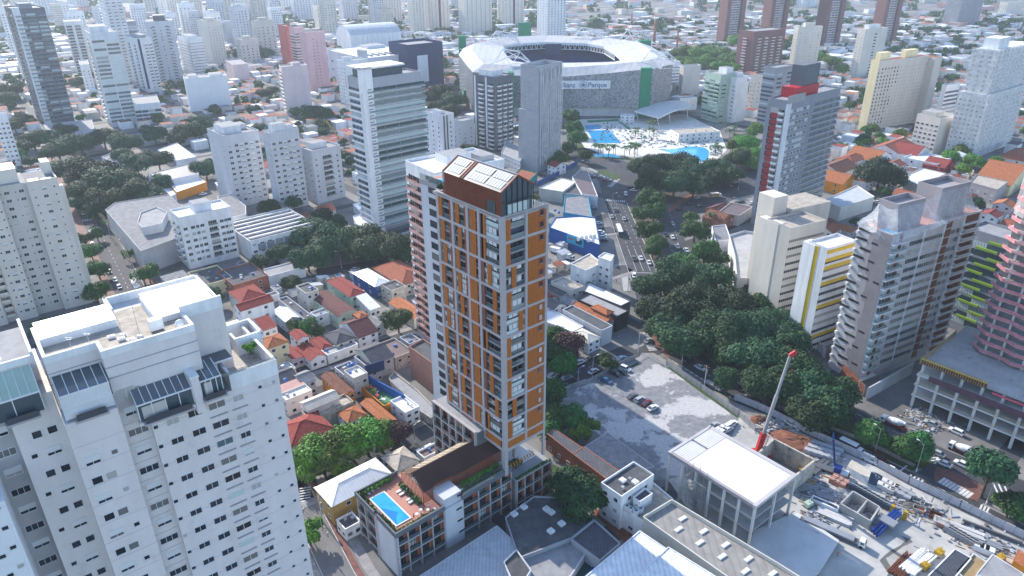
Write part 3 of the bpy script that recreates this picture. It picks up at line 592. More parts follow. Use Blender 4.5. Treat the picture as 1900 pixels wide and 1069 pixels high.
def dashes(pts, on=2.2, off=3.8, w=.16, world=True):
    pts = [Vector(p) if world else G(*p) for p in pts]; m = MB()
    for a, b in zip(pts, pts[1:]):
        d = b-a; L = d.length; d.normalize(); p = Vector((-d.y, d.x))*w/2; t = 0
        while t < L: e = min(t+on, L); q = [a+d*t-p, a+d*e-p, a+d*e+p, a+d*t+p]; m.poly([(v.x, v.y, .036) for v in q], M['paint']); t += on+off
    struct(m.build('lane_marking'))
for x in (60.4, 63.7, 67.1): dashes([(x, 348), (x, 418)]); dashes([(x, 318), (x, 346)], 30, .1)
dashes([(57,418),(56.7,360),(56.3,300)], 60, .1); dashes([(70.2,418),(70.2,300)], 60, .1, .25)
dashes([(56.5,316.5),(70,315.5)], 20, 1, .35)
dashes([(1245,655),(1330,705),(1400,742),(1500,796)], world=False); dashes([(1247,669),(1306,706),(1362,741)], 60, .1, world=False); dashes([(1318,667),(1381,720),(1497,783),(1605,834),(1688,874)], 60, .1, .2, world=False); dashes([(1500,796),(1600,848),(1690,888)], world=False); dashes([(1740,905),(1900,985)], world=False)
dashes([(1590,768),(1700,820),(1800,868)], world=False); dashes([(1220,410),(1233,440),(1255,480)], world=False); dashes([(1241,392),(1252,420),(1262,470)], world=False)
for i in range(12):
    t = i/11; a = (1253+t*100, 674+t*62); dashes([a, (a[0]+17-4*t, a[1]+7.5)], 9, 1, .3, world=False)
dashes([(-320,507),(-231,379),(-169,289)]); strip('lane_marking', AVL, .15, .03, 'paint', off=5.6)
dashes([(40,239),(-20,197)], 2, 4); dashes([(1668,876),(1683,864)], 30, 1, .5, world=False)
# ================================================================ the orange panelled tower and its podium
def cell_protos():
    def reg(k, b): PROTO[k] = (b, b.mesh(k[0]))
    for w in (5.1, 3.4, 5.4, 6.2):
        for v in range(3):
            b = MB(); h = 5.7; gs = ('glass', 'glass_green', 'glass_blue')[v]
            b.box(-w/2, .25, h/2-.2, w/2, 1.5, h/2+.2, M['lattice_dark'])
            for z in (.02, h/2+.2):
                b.box(-w/2, 1.38, z, w/2, 1.45, z+2.6, M[gs]); b.box(-w/2, .3, z, w/2, .36, z+1.0, M['glass_tint'] if v == 0 else M['glass_green'])
                b.box(-w/2, .27, z+1.0, w/2, .38, z+1.07, M['steel'])
                for i in range(4): x = -w/2+w*(i+.5)/4; b.box(x-.03, .3, z+1.05, x+.03, .36, z+2.6, M['steel_dk'])
                if v == 1: b.box(-w*.3, .42, z+.9+.5*(z > 1), w*.35, .46, z+2.6, M['blind'])
                if v == 2 and z > 1: b.box(-w*.1, .42, z+1.3, w*.5, .46, z+2.6, M['blind'])
                b.box(w*.25, .6, z, w*.4, 1.1, z+.7, M['frame_white'])
            reg(('cell', w, v, 0, 0), b)
    for w in (1.1, 1.5, .55, 2.3, 3.1, 5.4):
        b = MB(); b.box(-w/2*(1.3 if w < 1.6 else 1), -.02, .05, w/2*(1.3 if w < 1.6 else 1), .22, 5.65, M['wood'] if w > .6 else M['wood_red'])
        n = max(1, round(w/.55))
        for i in range(1, n): x = -w/2+w*i/n; b.box(x-.02, -.045, .05, x+.02, -.02, 5.65, M['wood_red'])
        reg(('wood', w, 0, 0, 0), b)
    for v in (0, 1):       # full panel with small windows
        b = MB(); w = 5.6
        wins_ = [(1.5, 3.9)] if v == 0 else [(1.5, 3.9), (1.5, .9)]
        b.box(-w/2, 0, .05, w/2, .3, 5.65, M['wood'])
        for i in range(1, 10): x = -w/2+w*i/10; b.box(x-.02, -.03, .05, x+.02, 0, 5.65, M['wood_red'])
        for x, z in wins_: b.box(x-.9, -.06, z-.3, x+.8, -.03, z+1.6, M['wood_red']); b.box(x-.5, -.09, z, x+.45, -.06, z+1.25, M['glass']); b.box(x-.5, -.1, z-.06, x+.45, -.06, z, M['frame_white'])
        reg(('panel', v, 0, 0, 0), b)
    for w in (3.4, 4.6, 3.0, 2.8):   # podium bay: dark window wall, wood shutter, balustrade
        for v in (0, 1):
            b = MB(); h = 3.5
            b.box(-w/2, .75, 0, w/2, .8, h, M['glass' if v == 0 else 'glass_green']); b.box(w*.18, .4, 0, w/2, .5, h, M['wood_red']); b.box(w*.18+.3,.36,0,w*.18+.36,.4,h,M['wood'])
            for x in (-w*.42, -w*.18, .05*w): b.box(x-.04, .62, 0, x+.04, .75, h, M['frame_dark'])
            b.box(-w/2, .62, 2.3, w*.18, .75, 2.4, M['frame_dark']); b.box(-w/2, .1, 0, w/2, .16, 1.0, M['glass_tint']); b.box(-w/2, .08, 1.0, w/2, .18, 1.06, M['frame_dark'])
            reg(('bay', w, v, 0, 0), b)
cell_protos()
def T_tower():
    rg = random.Random(5); b = Bld('orange_tower', 'tall slender tower with orange wood panels in a grey lattice, central', 'apartment tower', (-2.2, 155), R(40.5), 14.6, 27.4, 87.7); W, D = 14.6, 27.4
    m = MB(); m.box(1.5, 1.5, 22.4, W-.4, D, 87.2, M['grey_dark']); m.box(2.6, D, 14.2, W-.4, 36.8, 87.0, M['grey_light']); m.box(1.9, D, 14.2, 2.6, D+1.6, 87.4, M['lattice_dark']); b.part('wall', m)
    m = MB(); m.box(2.4, D, 87.0, W, 36.9, 88.2, M['lattice_dark']); m.box(0, 0, 87.0, W, D, 87.7, M['lattice'], M['roof_grey']); b.part('roof_slab', m)
    # lattice: posts and beams
    ys = [0.5, 8.8, 13.3, 19.4, 25.6]; zs = [22.5+6.52*i for i in range(11)]; zs = [21.6, 24.6]+[24.6+6.31*i for i in range(1, 11)]
    L = MB(); lm = M['lattice']
    for x, w_ in ((-.05, 1.1), (7.2, .75), (13.9, .75)): L.box(x, -.05, 22 if x > 7 and x < 8 else 13.0, x+w_, .55, 87.9, lm)
    for y in ys[1:]: L.box(-.05, y-.44, 22, .5, y+.44, 87.8, lm)
    L.box(-.06, .5, 13.0, .62, 1.05, 87.85, lm); L.box(6.9, 4, 13, 8.0, 5.2, 21.7, lm); L.box(13.6, 9, 13, 14.5, 10, 21.7, lm); L.box(.3, 13, 13, 1.3, 14, 21.7, lm)
    for z in zs+[87.35]: L.box(0, -.03, z-.36, W+.02, .5, z+.36, lm); L.box(-.03, .5, z-.36, .45, 25.9, z+.36, lm)
    L.box(0, 0, 21.0, W, D, 21.5, lm); L.box(W-.6, .5, 22, W+.02, D, 87.3, M['lattice_dark']); b.part('lattice', L)
    bays = [(4.75, 6.2), (11.05, 3.4), (16.35, 5.1), (22.5, 5.1)]
    for r in range(10):
        z = zs[r+1]+.32
        # left front
        for k, (y, w_) in enumerate(bays):
            key = ('cell', {6.2: 6.2, 3.4: 3.4, 5.1: 5.1}[w_], rg.choice((0, 0, 1, 2)), 0, 0)
            if k == 1:
                b.add('wood_panel', ('wood', 3.1 if rg.random() < .55 else 2.3, 0, 0, 0), (0, y+(0 if rg.random() < .5 else .4), z), -math.pi/2)
                b.add('balcony', key, (0, y, z), -math.pi/2); continue
            b.add('balcony', key, (0, y, z), -math.pi/2)
            if k == 0: t = (2.3, .3, -1.6)[(r*2+r//3) % 3]; b.add('wood_panel', ('wood', 1.1, 0, 0, 0), (0, y+t, z), -math.pi/2); b.add('wood_panel', ('wood', .55, 0, 0, 0), (0, y+2.7, z), -math.pi/2)
            else:
                t = (1.3, .2, 1.0)[(r+k) % 3] if k == 2 else (1.9, .6, 1.2)[(r+k) % 3]; b.add('wood_panel', ('wood', 1.1, 0, 0, 0), (0, y+t, z), -math.pi/2)
                b.add('wood_panel', ('wood', .55, 0, 0, 0), (0, y-2.2, z), -math.pi/2)
        # right front
        b.add('balcony', ('cell', 6.2, rg.choice((0, 1, 1, 2)), 0, 0), (4.1, 0, z)); b.add('wood_panel', ('wood', 1.1 if r % 3 else 1.5, 0, 0, 0), ((1.7, 5.9, 3.6)[(r*2) % 3] if r % 2 else 1.8, -0.0, z))
        b.add('window_panel', ('panel', r % 2, 0, 0, 0), (10.95, 0, z))
    for y, z in [(y, z) for z in [22.4+3.15*i for i in range(21)] for y in (31.2,)]: b.add('window', ('win', 3.6, 1.7, 'frame_dark', 'glass'), (2.6, y, z), -math.pi/2)
    PROTO[('low', 0, 0, 0, 0)] = (lambda q: (q, q.mesh('low')))((lambda q: (q.box(-3.0,0,.05,3.0,.3,2.4,M['wood']), q)[1])(MB()))
    b.add('wood_panel', ('low', 0, 0, 0, 0), (4.2, 0, 21.95)); b.add('wood_panel', ('low', 0, 0, 0, 0), (10.9, 0, 21.95)); b.add('wood_panel', ('low', 0, 0, 0, 0), (0, 4.8, 21.95), -math.pi/2); b.add('wood_panel', ('low', 0, 0, 0, 0), (0, 16.3, 21.95), -math.pi/2)
    b.done(100)
    # rooftop gabled house with timber slats
    x0, x1, y0, y1, ze, zr, z0 = .15, 9.9, .2, 22.8, 93.8, 96.9, 87.75; xm = (x0+x1)/2
    m = MB(); m.box(x0+.4, y0+.4, z0, x1-.4, y1-.4, z0+.1, M['deck']); m.box(x0+.5, 9, z0, x1-.5, y1-.5, ze-.2, M['glass_tint']); h = b.part('roof_house_core', m)
    m = MB(); wr = M['wood_red']
    n = 62
    for i in range(n): y = y0+(y1-y0)*i/(n-1); m.box(x0-.04, y-.06, z0-(.9 if i % 14 == 7 else 0), x0+.06, y+.06, ze, wr) if not (6 < i < 12 and False) else None
    for z in (z0+.1, z0+3.0, ze-.1): m.box(x0+.06, y0, z-.07, x0+.16, y1, z+.07, wr)
    m.box(x0+.2, y0+.3, z0, x0+.3, y1-.3, ze-.3, M['tile_old']); b.part('timber_screen', m)
    m = MB(); m.box(x0-.1, y0+2.2, z0+.4, x0-.05, y0+5.2, z0+3.4, M['glass_green'])
    for i in range(5): y = y0+2.2+.75*i; m.box(x0-.14, y-.05, z0+.4, x0-.1, y+.05, z0+3.4, M['frame_dark'])
    b.part('screen_window', m)
    m = MB(); fd = M['frame_dark']      # glazed gable end
    m.poly([(x0+.2,y0+.25,z0+.1),(x1-.2,y0+.25,z0+.1),(x1-.2,y0+.25,ze),(xm,y0+.25,zr-.2),(x0+.2,y0+.25,ze)], M['glass_tint']); m.box(x0+2,y0+.2,z0+.3,x1-1.2,y0+.24,z0+2.6,M['glass_green'])
    for i in range(7): x = x0+(x1-x0)*i/6; zt = zr-abs(x-xm)/(xm-x0)*(zr-ze); m.box(x-.06, y0, z0, x+.06, y0+.2, zt-.05, fd)
    m.box(x0, y0, z0, x1, y0+.2, z0+.2, fd); m.box(x0, y0, z0+3.1, x1, y0+.2, z0+3.3, fd)
    for a_, c_ in (((x0,y0+.1,ze),(xm,y0+.1,zr)), ((xm,y0+.1,zr),(x1,y0+.1,ze))): m.bar(a_, c_, .3, .3, wr)
    b.part('gable_window', m)
    m = MB()
    for sg, xa in ((-1, x0-.1), (1, x1+.1)): m.poly([(xa,y0-.1,ze),(xm,y0-.1,zr),(xm,y1,zr),(xa,y1,ze)] if sg > 0 else [(xa,y1,ze),(xm,y1,zr),(xm,y0-.1,zr),(xa,y0-.1,ze)], M['steel_dk']); 
    for i in range(23): y = y0+i*1.03; m.bar((x0-.15,y,ze+.02),(xm,y,zr+.04),.1,.12,wr) if False else None
    for y in (y0, y1-.05, 15.6, 14.8): m.bar((x0-.15,y,ze+.12),(xm,y,zr+.12),.35,.14,wr); m.bar((x1+.15,y,ze+.12),(xm,y,zr+.12),.35,.14,wr)
    m.bar((xm,y0,zr+.15),(xm,y1,zr+.15),.3,.2,M['steel']); b.part('house_roof', m)
    sx = (zr-ze)/(xm-x0)
    for (ya, yb) in ((y0+.9, 6.6), (7.2, 13.6), (16.6, 21.9)):
        for (t0, t1) in ((.10, .47), (.53, .90)):
            m = MB(); n_ = 6
            for i in range(n_):
                a_ = ya+(yb-ya)*i/n_+.08; c_ = ya+(yb-ya)*(i+1)/n_-.08; q = lambda t, y, o: (x0+(xm-x0)*t, y, ze+(zr-ze)*t+o)
                m.poly([q(t0,a_,.2), q(t0,c_,.2), q(t1,c_,.2), q(t1,a_,.2)][::-1], M['roof_white'])
            b.part('roof_panel', m)
    m = MB(); m.box(3.4, 24.5, 88.25, 8, 35, 88.3, M['deck']); b.part('roof_deck', m); m = MB(); m.box(3.6, 25, 88.31, 6.8, 33, 88.36, M['water']); b.part('rooftop_pool', m)
    m = MB()
    for i in range(11): y = 24+1.25*i; m.box(2.5, y, 88.2, 2.56, y+.06, 90, M['steel_dk'])
    m.box(2.5, 24, 88.2, 2.53, 36.6, 89.9, M['glass_clear']); 
    b.part('glass_rail', m); m = MB()
    for i in range(6): x = 10+.85*i; m.box(x, .3, 88, x+.06, .36, 89.6, M['steel_dk'])
    m.box(10, .32, 88, 14.4, .34, 89.6, M['glass_clear']); b.part('glass_rail', m)
    q = inst(bushmb(1.4, 1.4, 1.1, 3), 'planter', b.r, (.9, 25.4, 88)); inst(bushmb(1.0, 8, 1.0, 4), 'planter', b.r, (2.8, 27, 88.2))
T_tower()
def T_podium():
    b = Bld('podium_building', 'grey framed building with a rooftop pool and slatted roof below the orange tower', 'building', (-2.2, 155), R(40.5), 16, 30, 14)
    gl, lt = M['grey_light'], M['lattice']; m = MB()
    m.box(-34.3, .85, 0, -20, 19.6, 13.4, M['grey_dark'], M['deck']); m.box(-20.2, .0, 0, -14.5, 16, 13.4, gl); m.box(-20, .6, 13.4, -14.5, 5.8, 16.2, gl)
    m.box(-14.6, .9, 0, 2.3, 16, 13.2, M['grey_dark'], M['roof_grey']); m.box(2.3, -1.2, 0, 15.8, 28, 10.9, M['grey_dark'], M['roof_grey']); m.box(-3.0+.8, 9, 0, 2.6, 29.4, 23.7, M['grey_dark'], M['roof_grey']); m.box(-14.6, 15, 0, 2, 20, 10, gl)
    m.box(-35, 0, 0, -34.3, 8.7, 13.8, gl); m.box(-35.02, 8.7, 0, -34.0, 10.1, 13.7, M['grey']); b.part('wall', m)
    L = MB()
    def grid(x0, x1, xs, zs, y, t=.18):
        for x in xs: L.box(x-.17, y, 0 if zs[0] < 3 else zs[0], x+.17, y+.8, zs[-1], lt)
        for z in zs: L.box(x0, y-.02, z-.22, x1, y+.8, z+.12, lt)
    grid(-35, -20.3, (-34.9, -31.5, -27.9, -24.2, -20.5), (2.4, 6.4, 10.4, 14.2), 0); grid(-14.6, 2.4, (-14.4, -9.2, -5.2, -1.4, 2.3), (2.4, 6.4, 10.4, 14.0), .1); grid(2.4, 15.9, (2.6, 5.5, 8.7, 12.1, 15.7), (-.5, 3.2, 7.2, 11.2), -2)
    for y in (18.9, 15.1, 10.2): L.box(-35, y-.16, 0, -34.3, y+.16, 13.9, lt)
    for z in (1.6, 5.3, 9.3, 13.2): L.box(-35.02, 10.1, z-.2, -34.3, 19.1, z+.12, lt)
    for y in (29.3, 25.2, 21.4, 18.1, 14.7, 9.4): L.box(-3.05, y-.16, 0, -2.2, y+.16, 23.9, lt)
    for z in (3.6, 7.6, 11.6, 15.6, 19.6, 23.9): L.box(-3.07, 9.2, z-.2, -2.2, 29.5, z+.12, lt)
    b.part('frame', L)
    rg = random.Random(3)
    for z in (2.55, 6.55, 10.55):
        for x in (-33.2, -29.7, -26.05, -22.35): b.add('balcony', ('bay', 3.4, int(rg.random() < .2), 0, 0), (x, 0, z))
        for x, w_ in ((-11.8, 4.6), (-7.2, 3.4), (-3.3, 3.4), (.45, 3.4)): b.add('balcony', ('bay', w_, int(rg.random() < .25), 0, 0), (x, .1, z))
    for z in (-.3, 3.35, 7.3):
        for x in (4.05, 7.1, 10.4, 13.9): b.add('balcony', ('bay', 2.8, int(rg.random() < .25), 0, 0), (x, -2, z))
    for z in (1.75, 5.45, 9.4):
        for y in (17, 12.6): b.add('balcony', ('bay', 3.4, int(y < 15 and z > 2), 0, 0), (-35, y, z), -math.pi/2)
    for z in (3.75, 7.75, 11.75, 15.75, 19.75):
        for y, w_ in ((27.2, 3.4), (23.3, 3.4), (19.8, 3.0), (16.4, 3.0), (12, 4.6)): b.add('balcony', ('bay', w_, int(rg.random() < .3), 0, 0), (-3.05, y, z), -math.pi/2)
    for z, x in ((3, -15.3), (7, -15.6), (11, -15.8), (15.3, -15.3)): b.add('window', ('slot', 1.8, .6, 'frame_dark', 'glass'), (x, 0, z))
    b.done()
    # parapet, planted edges, pool deck
    m = MB(); pk = M['grey_dark']
    for q in ((-35.1,-.1,-20.2,.35),(-35.1,.35,-34.7,8.8),(-34.2,8.8,-33.8,10.2),(-35.1,10.2,-34.7,19.7),(-14.6,.0,2.3,.5),(-35.1,19.4,-22,19.8)): m.box(q[0],q[1],13.4,q[2],q[3],14.9,pk)
    b.part('parapet', m)
    for i, (x, y, w_, d_, h_) in enumerate(((-34.6,.5,12,1.1,.9),(-34.6,1.6,1.1,7,1.0),(-34.6,10.3,1.1,8.8,1.4),(-33.5,18,9,1.2,1.3),(-24.6,5.5,1.3,10,1.6),(-14,.6,16,1.6,1.0),(-12,3.2,13,1.6,1.3),(2.6,-1.8,13,1.0,.6),(4.5,2.2,4,3,1.3))):
        inst(bushmb(w_, d_, h_, 40+i, kind='leaf' if i % 3 else 'leaf_lt'), 'planter_hedge', b.r, (x, y, 13.45 if x < 2 else 11.0))
    m = MB(); m.box(-32.9, 3.2, 13.42, -28.2, 16.4, 13.6, M['roof_white']); b.part('pool_rim', m)
    m = MB(); m.box(-32.5, 3.6, 13.6, -28.6, 16.0, 13.63, M['water']); m.poly([(-32.4,3.7,13.64),(-31.2,5.8,13.64),(-29.8,7.2,13.64),(-32.4,11.5,13.64)][::1], M['water_shade_lane']); b.part('pool', m)  # darker blue patch is the white tower's cast shadow painted onto the water
    # pergola house: gabled timber slat roof
    x0, x1, y0, y1, ze, zr = -23, 3.0, 5.4, 15.9, 17.0, 20.2; ym = (y0+y1)/2
    m = MB(); pg = M['pergola']
    n = 100
    for i in range(n): x = x0+(x1-x0)*i/(n-1); m.bar((x,y0,ze),(x,ym,zr),.13,.2,pg); m.box(x-.06,y0-.05,13.5 if x < -19.8 or x > -14 else 17.6,x+.06,y0+.07,ze,M['wood_red'])
    m.bar((x0,ym,zr+.08),(x1,ym,zr+.08),.25,.25,pg); b.part('pergola_roof', m)
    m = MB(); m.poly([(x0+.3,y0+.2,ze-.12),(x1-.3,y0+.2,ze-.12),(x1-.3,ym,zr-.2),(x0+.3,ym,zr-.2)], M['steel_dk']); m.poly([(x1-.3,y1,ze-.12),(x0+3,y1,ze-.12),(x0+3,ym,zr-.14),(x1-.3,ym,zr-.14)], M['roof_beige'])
    for i in range(27): x = x0+i*.98; m.bar((x,y1,ze-.05),(x,ym,zr),.1,.12,M['wood'] if i < 4 else M['timber'])
    b.part('roof_lining', m)
    m = MB()
    for i in range(16): y = y0+.3+(y1-y0-.6)*i/15; z = zr-abs(y-ym)/(ym-y0)*(zr-ze); m.box(x0-.06,y-.07,13.5,x0+.06,y+.07,z,M['wood_red'])
    b.part('pergola_screen', m)
    m = MB()
    for i in range(9): m.bar((2.6+i*1.0, .2, 14.6), (3.4+i*1.0, 1.7, 14.6), .35, .12, M['orange_wall'])
    b.part('sun_slats', m)
    m = MB()
    for i in range(22): x = -14.2+.78*i; m.box(x, .3, 14.9, x+.04, .34, 15.6, M['frame_dark'])
    m.box(-14.4, .31, 14.9, 2.3, .33, 15.55, M['glass_clear']); b.part('glass_rail', m)
    m = MB(); m.box(4, 3, 10.93, 14, 14, 10.96, M['roof_white']); b.part('terrace_paving', m)
    def put(x, y, z): return b.W(x, y, z)
    # deck chairs and tables
    lb = MB(); lb.box(0,-.35,.25,1.3,.35,.35,M['frame_white']); lb.bar((1.3,0,.32),(1.9,0,.75),.7,.08,M['taupe_lt']); lm = lb.mesh('sun_lounger'); 
    leg = MB(); leg.box(0,-.3,0,.06,.3,.25,M['frame_dark']); leg = leg.mesh('leg')
    for i, (x, y, a) in enumerate(((-26.2,13.6,90),(-26.2,12.2,90),(-25.9,9.3,90),(-26.0,8.1,90),(-31.9,17.5,0),(-30.6,17.7,0),(-29,17.9,0))):
        p = put(x, y, 13.45); o = empty('sun_lounger', 'pale sun lounger '+('beside the hedge right of the rooftop pool' if a else 'at the far end of the rooftop pool'), 'sun lounger', p, R(40.5+(0 if a == 90 else 90)), 'sun loungers round the rooftop pool'); inst(lm, 'seat', o); inst(leg, 'leg', o, (.15,0,0)); inst(leg, 'leg', o, (1.2,0,0))
    tb = MB(); tb.tube((0,0,.7),(0,0,.75),.45,.45,M['frame_white'],10); tb.tube((0,0,0),(0,0,.7),.05,.05,M['frame_dark'],6); tbm = tb.mesh('cafe_table')
    for i, (x, y) in enumerate(((-26.8,3.0),(-25.2,3.6),(-23.8,2.4),(-12.8,2.8),(-22.4,1.6))):
        o = inst(tbm, 'cafe_table', None, put(x, y, 13.45)); tag(o, 'small round white cafe table on the rooftop pool terrace', 'table', 'cafe tables on the podium roof')
    for i, (x, y) in enumerate(((-28.0,2.6),(-26.0,2.2),(-24.6,2.9),(-23.0,3.2))): p = put(x, y, 13.45); person(p.x, p.y, p.z, (0,1,3,1)[i], ('person in dark top standing by the rooftop pool', 'person in white shirt by the cafe tables on the pool deck', 'person in black near the rooftop cafe tables', 'person in white standing near the slatted roof on the pool deck')[i], i*1.3, 'people on the pool deck')
T_podium()
# ================================================================ the big white tower at bottom left
def T_white():
    P0 = G(512, 667, 85); b = Bld('white_tower', 'big white apartment tower with stepped penthouse terraces in the near left corner', 'apartment tower', P0, R(38.5), 1, 1, 85)
    w = M['white_tower']; m = MB(); rf = M['concrete_lt']
    m.box(-19.4, 0, 0, 0, 17.3, 82.3, w, M['gravel']); m.box(-23, 1.5, 0, -19.4, 15, 87.5, w); m.box(-29.6, 0, 0, -23, 16, 86, w); m.box(-29.4, 4.8, 86, -22.9, 15.5, 93.3, w, M['roof_beige'])
    m.box(-22.9, 1.5, 84, -10.5, 15.5, 93.3, w, M['roof_beige']); m.box(-19, 15.5, 82.3, -4.7, 19, 93.3, w, rf); m.box(-10.5, 6.7, 82.3, -4.7, 15.5, 93.3, w, rf)
    m.box(-35.3, 5, 0, -29.6, 20, 89, w); m.box(-38.6, 8, 0, -35.3, 20, 89, M['taupe_lt']); m.box(-56, 9, 0, -30.2, 22, 92.2, w, M['roof_grey'])  # deepest recessed bay is taupe: its shade is put into the wall colour
    b.part('wall', m)
    wl = MB(); wl.box(-60, -1.5, 0, -38.6, 9, 79, M['panel_white']); b.part('side_wing', wl)
    # parapets
    p = MB(); pw = M['white']
    def pr(x0, y0, x1, y1, z0, z1, t=.45):
        p.box(x0, y0, z0, x1, y0+t, z1, pw); p.box(x0, y1-t, z0, x1, y1, z1, pw); p.box(x0, y0+t, z0, x0+t, y1-t, z1, pw); p.box(x1-t, y0+t, z0, x1, y1-t, z1, pw)
    p.box(-29.45, 4.75, 93.3, -22.9, 5.2, 94.4, pw); p.box(-22.95, 1.45, 93.3, -22.5, 5.2, 94.4, pw); p.box(-22.5, 1.45, 93.3, -10.45, 1.9, 94.4, pw); p.box(-10.9, 1.9, 93.3, -10.45, 6.7, 94.4, pw); p.box(-10.9, 6.65, 93.3, -4.65, 7.1, 95.3, pw)
    p.box(-5.1, 7.1, 93.3, -4.65, 19, 94.4, pw); p.box(-19, 18.6, 93.3, -5.1, 19.05, 94.6, pw); p.box(-29.45, 5.2, 93.3, -29.0, 15.5, 94.4, pw); p.box(-19.1, 14.2, 93.3, -18.6, 19, 94.6, pw)
    pr(-.0-7.5, 0, 0.05, 17.4, 82.3, 85); p.box(-3, 9.5, 82.3, 1.2, 9.9, 85.6, pw); p.box(-3, 15, 82.3, 1.5, 15.4, 85.6, pw); p.box(1.0, 9.9, 80, 1.5, 15, 85.6, pw); p.box(-3, 9.9, 82.3, -2.6, 12.8, 85.2, pw); p.box(-56, 9, 92.2, -30.2, 9.4, 93.2, pw); p.box(-30.6, 9.4, 92.2, -30.2, 22, 93.6, pw); b.part('parapet', p)
    c = MB()     # string courses
    for z in (91.6, 89.9): c.box(-22.98, 1.38, z, -10.42, 1.5, z+.12, M['grey']); c.box(-29.5, 4.7, z, -22.9, 4.8, z+.12, M['grey'])
    for k in range(24):
        z = 80.1-3.53*k+3.2; c.box(-19.4, -.03, z-2.6+.02, 0, 0, z-2.55, M['taupe_lt']); c.box(-29.6, -.03, z-1.4, -23, 0, z-1.35, M['taupe_lt']); c.box(-19.4, 1.44, z-1.4, -23, 1.5, z-1.35, M['taupe_lt'])
    b.part('string_course', c)
    m = MB(); s = (94.4-93.3); m.poly([(-29,10.2,94.6),(-19,10.2,94.6),(-19,15.4,95.1),(-29,15.4,95.1)], M['sheet_bright']); m.poly([(-29,10.2,93.3),(-19,10.2,93.3),(-19,10.2,94.6),(-29,10.2,94.6)], pw); m.poly([(-19,10.2,93.3),(-19,15.4,93.3),(-19,15.4,95.1),(-19,10.2,94.6)], pw)
    m.poly([(-29,15.4,93.3),(-29,15.4,95.1),(-19,15.4,95.1),(-19,15.4,93.3)],pw); b.part('metal_roof', m)
    m = MB(); m.box(-14.6, 7.2, 93.35, -14.3, 14.8, 95.0, pw); m.poly([(-14.3,7.4,94.2),(-5.2,7.4,94.2),(-5.2,16.8,94.7),(-14.3,16.8,94.7)], M['sheet_bright']); m.box(-14.3, 7.2, 93.3, -5.2, 7.4, 94.2, pw); m.box(-14.3,16.6,93.3,-5.2,16.8,94.6,pw); b.part('white_sheet_roof', m)
    # windows
    F_L = 24
    for k in range(23):
        z = 80.75-3.53*k
        b.add('window', ('wins', .55, .55, 'frame_white', 'glass'), (-1.0, 0, z+.2)); b.add('window', ('wins', .55, .55, 'frame_white', 'glass'), (-3.25, 0, z+.15))
        b.add('window', (('shut' if k % 4 == 3 else 'win'), 1.55, 1.0, 'frame_white', 'glass'), (-6.8, 0, z-.6)); b.add('ledge', ('band', 2.4, .12, 'lattice', 'glass'), (-6.8, .6, z-1.95))
        b.add('loggia', ('strip', 2.5, 1.05, 'frame_white', 'glass_green' if k % 3 == 2 else 'glass'), (-10.1, 0, z-.55)); b.add('ledge', ('band', 2.7, .12, 'lattice', 'glass'), (-10.1, .6, z-1.9))
        b.add('window', ('win', 1.9, 1.1, 'frame_white', 'glass'), (-13.4, 0, z-.5)); b.add('window', ('win', 1.7, 1.0, 'frame_white', 'glass'), (-16.6, 0, z-.5)); b.add('window', ('wins', .6, .6, 'frame_white', 'glass'), (-19.0, 0, z-.3))
        b.add('window', ('win', 2.6, 1.1, 'frame_white', 'glass') if k % 2 else ('shut', 2.0, 1.3, 'frame_white', 'glass'), (-21.1, 1.5, z-1.0+3.5))
        zz = 82.4-3.42*k
        if k % 2 == 0: b.add('window', ('wins', .75, .7, 'frame_white', 'glass'), (-24.9, 0, zz-3.5)); b.add('window', ('shut', 1.8, 1.3, 'frame_white', 'glass'), (-27.75, 0, zz-3.9))
        else: b.add('window', ('win', 1.3, 1.15, 'frame_white', 'glass'), (-27.95, 0, zz-3.9)); b.add('window', ('win', 1.3, 1.15, 'frame_white', 'glass'), (-26.1, 0, zz-3.9))
        z2 = 84.6-3.42*k
        if k % 2 == 0: b.add('window', ('win', 1.1, 1.1, 'frame_white', 'glass'), (-32.9, 5, z2-2)); b.add('window', ('win', 1.1, 1.1, 'frame_white', 'glass'), (-31.0, 5, z2-2))
        else: b.add('window', ('wins', .7, .65, 'frame_white', 'glass'), (-34, 5, z2-1.6)); b.add('window', ('shut', 1.7, 1.2, 'frame_white', 'glass'), (-31.6, 5, z2-2))
        b.add('window', ('win', 2.3, 1.1, 'frame_white', 'glass') if k % 2 else ('shut', 2.0, 1.3, 'frame_white', 'glass'), (-37, 8, z2-1.6)); b.add('window', ('wins', .7, .6, 'frame_white', 'glass'), (-41, -1.5, z2-4)); b.add('window', ('win', 1.6, 1.1, 'frame_white', 'glass'), (-43.2, -1.5, z2-5)); b.add('window', ('wins', .7, .6, 'frame_white', 'glass'), (-39.6, -1.5, z2-3.2))
    b.add('window', ('strip', 2.2, 1.6, 'frame_white', 'glass'), (-21.3, 1.48, 86.2))
    b.done(100)
    # conservatories
    def conserv(x0, x1, yb, yf, zb, zf, zfl, dark, blinds=False, rail=(None, None)):
        m = MB(); n = max(3, round((x1-x0)/1.1))
        for i in range(n):
            a, c = x0+(x1-x0)*i/n, x0+(x1-x0)*(i+1)/n; m.poly([(a+.05,yf,zf),(c-.05,yf,zf),(c-.05,yb,zb),(a+.05,yb,zb)], M[dark]); m.bar((a,yf,zf+.03),(a,yb,zb+.03),.1,.1,M['frame_white'])
        m.bar((x1,yf,zf+.03),(x1,yb,zb+.03),.12,.12,M['frame_white']); m.box(x0-.1,yf-.1,zf-.15,x1+.1,yf+.05,zf+.06,M['frame_white']); b.part('conservatory_roof', m)
        m = MB(); m.box(x0,yf,zfl,x1,yf+.05,zf-.15,M['blind' if blinds else 'glass_tint'])
        if not blinds: m.box(x0+.5,yf-.02,zfl+.2,x0+(x1-x0)*.5,yf,zf-.5,M['beige'])
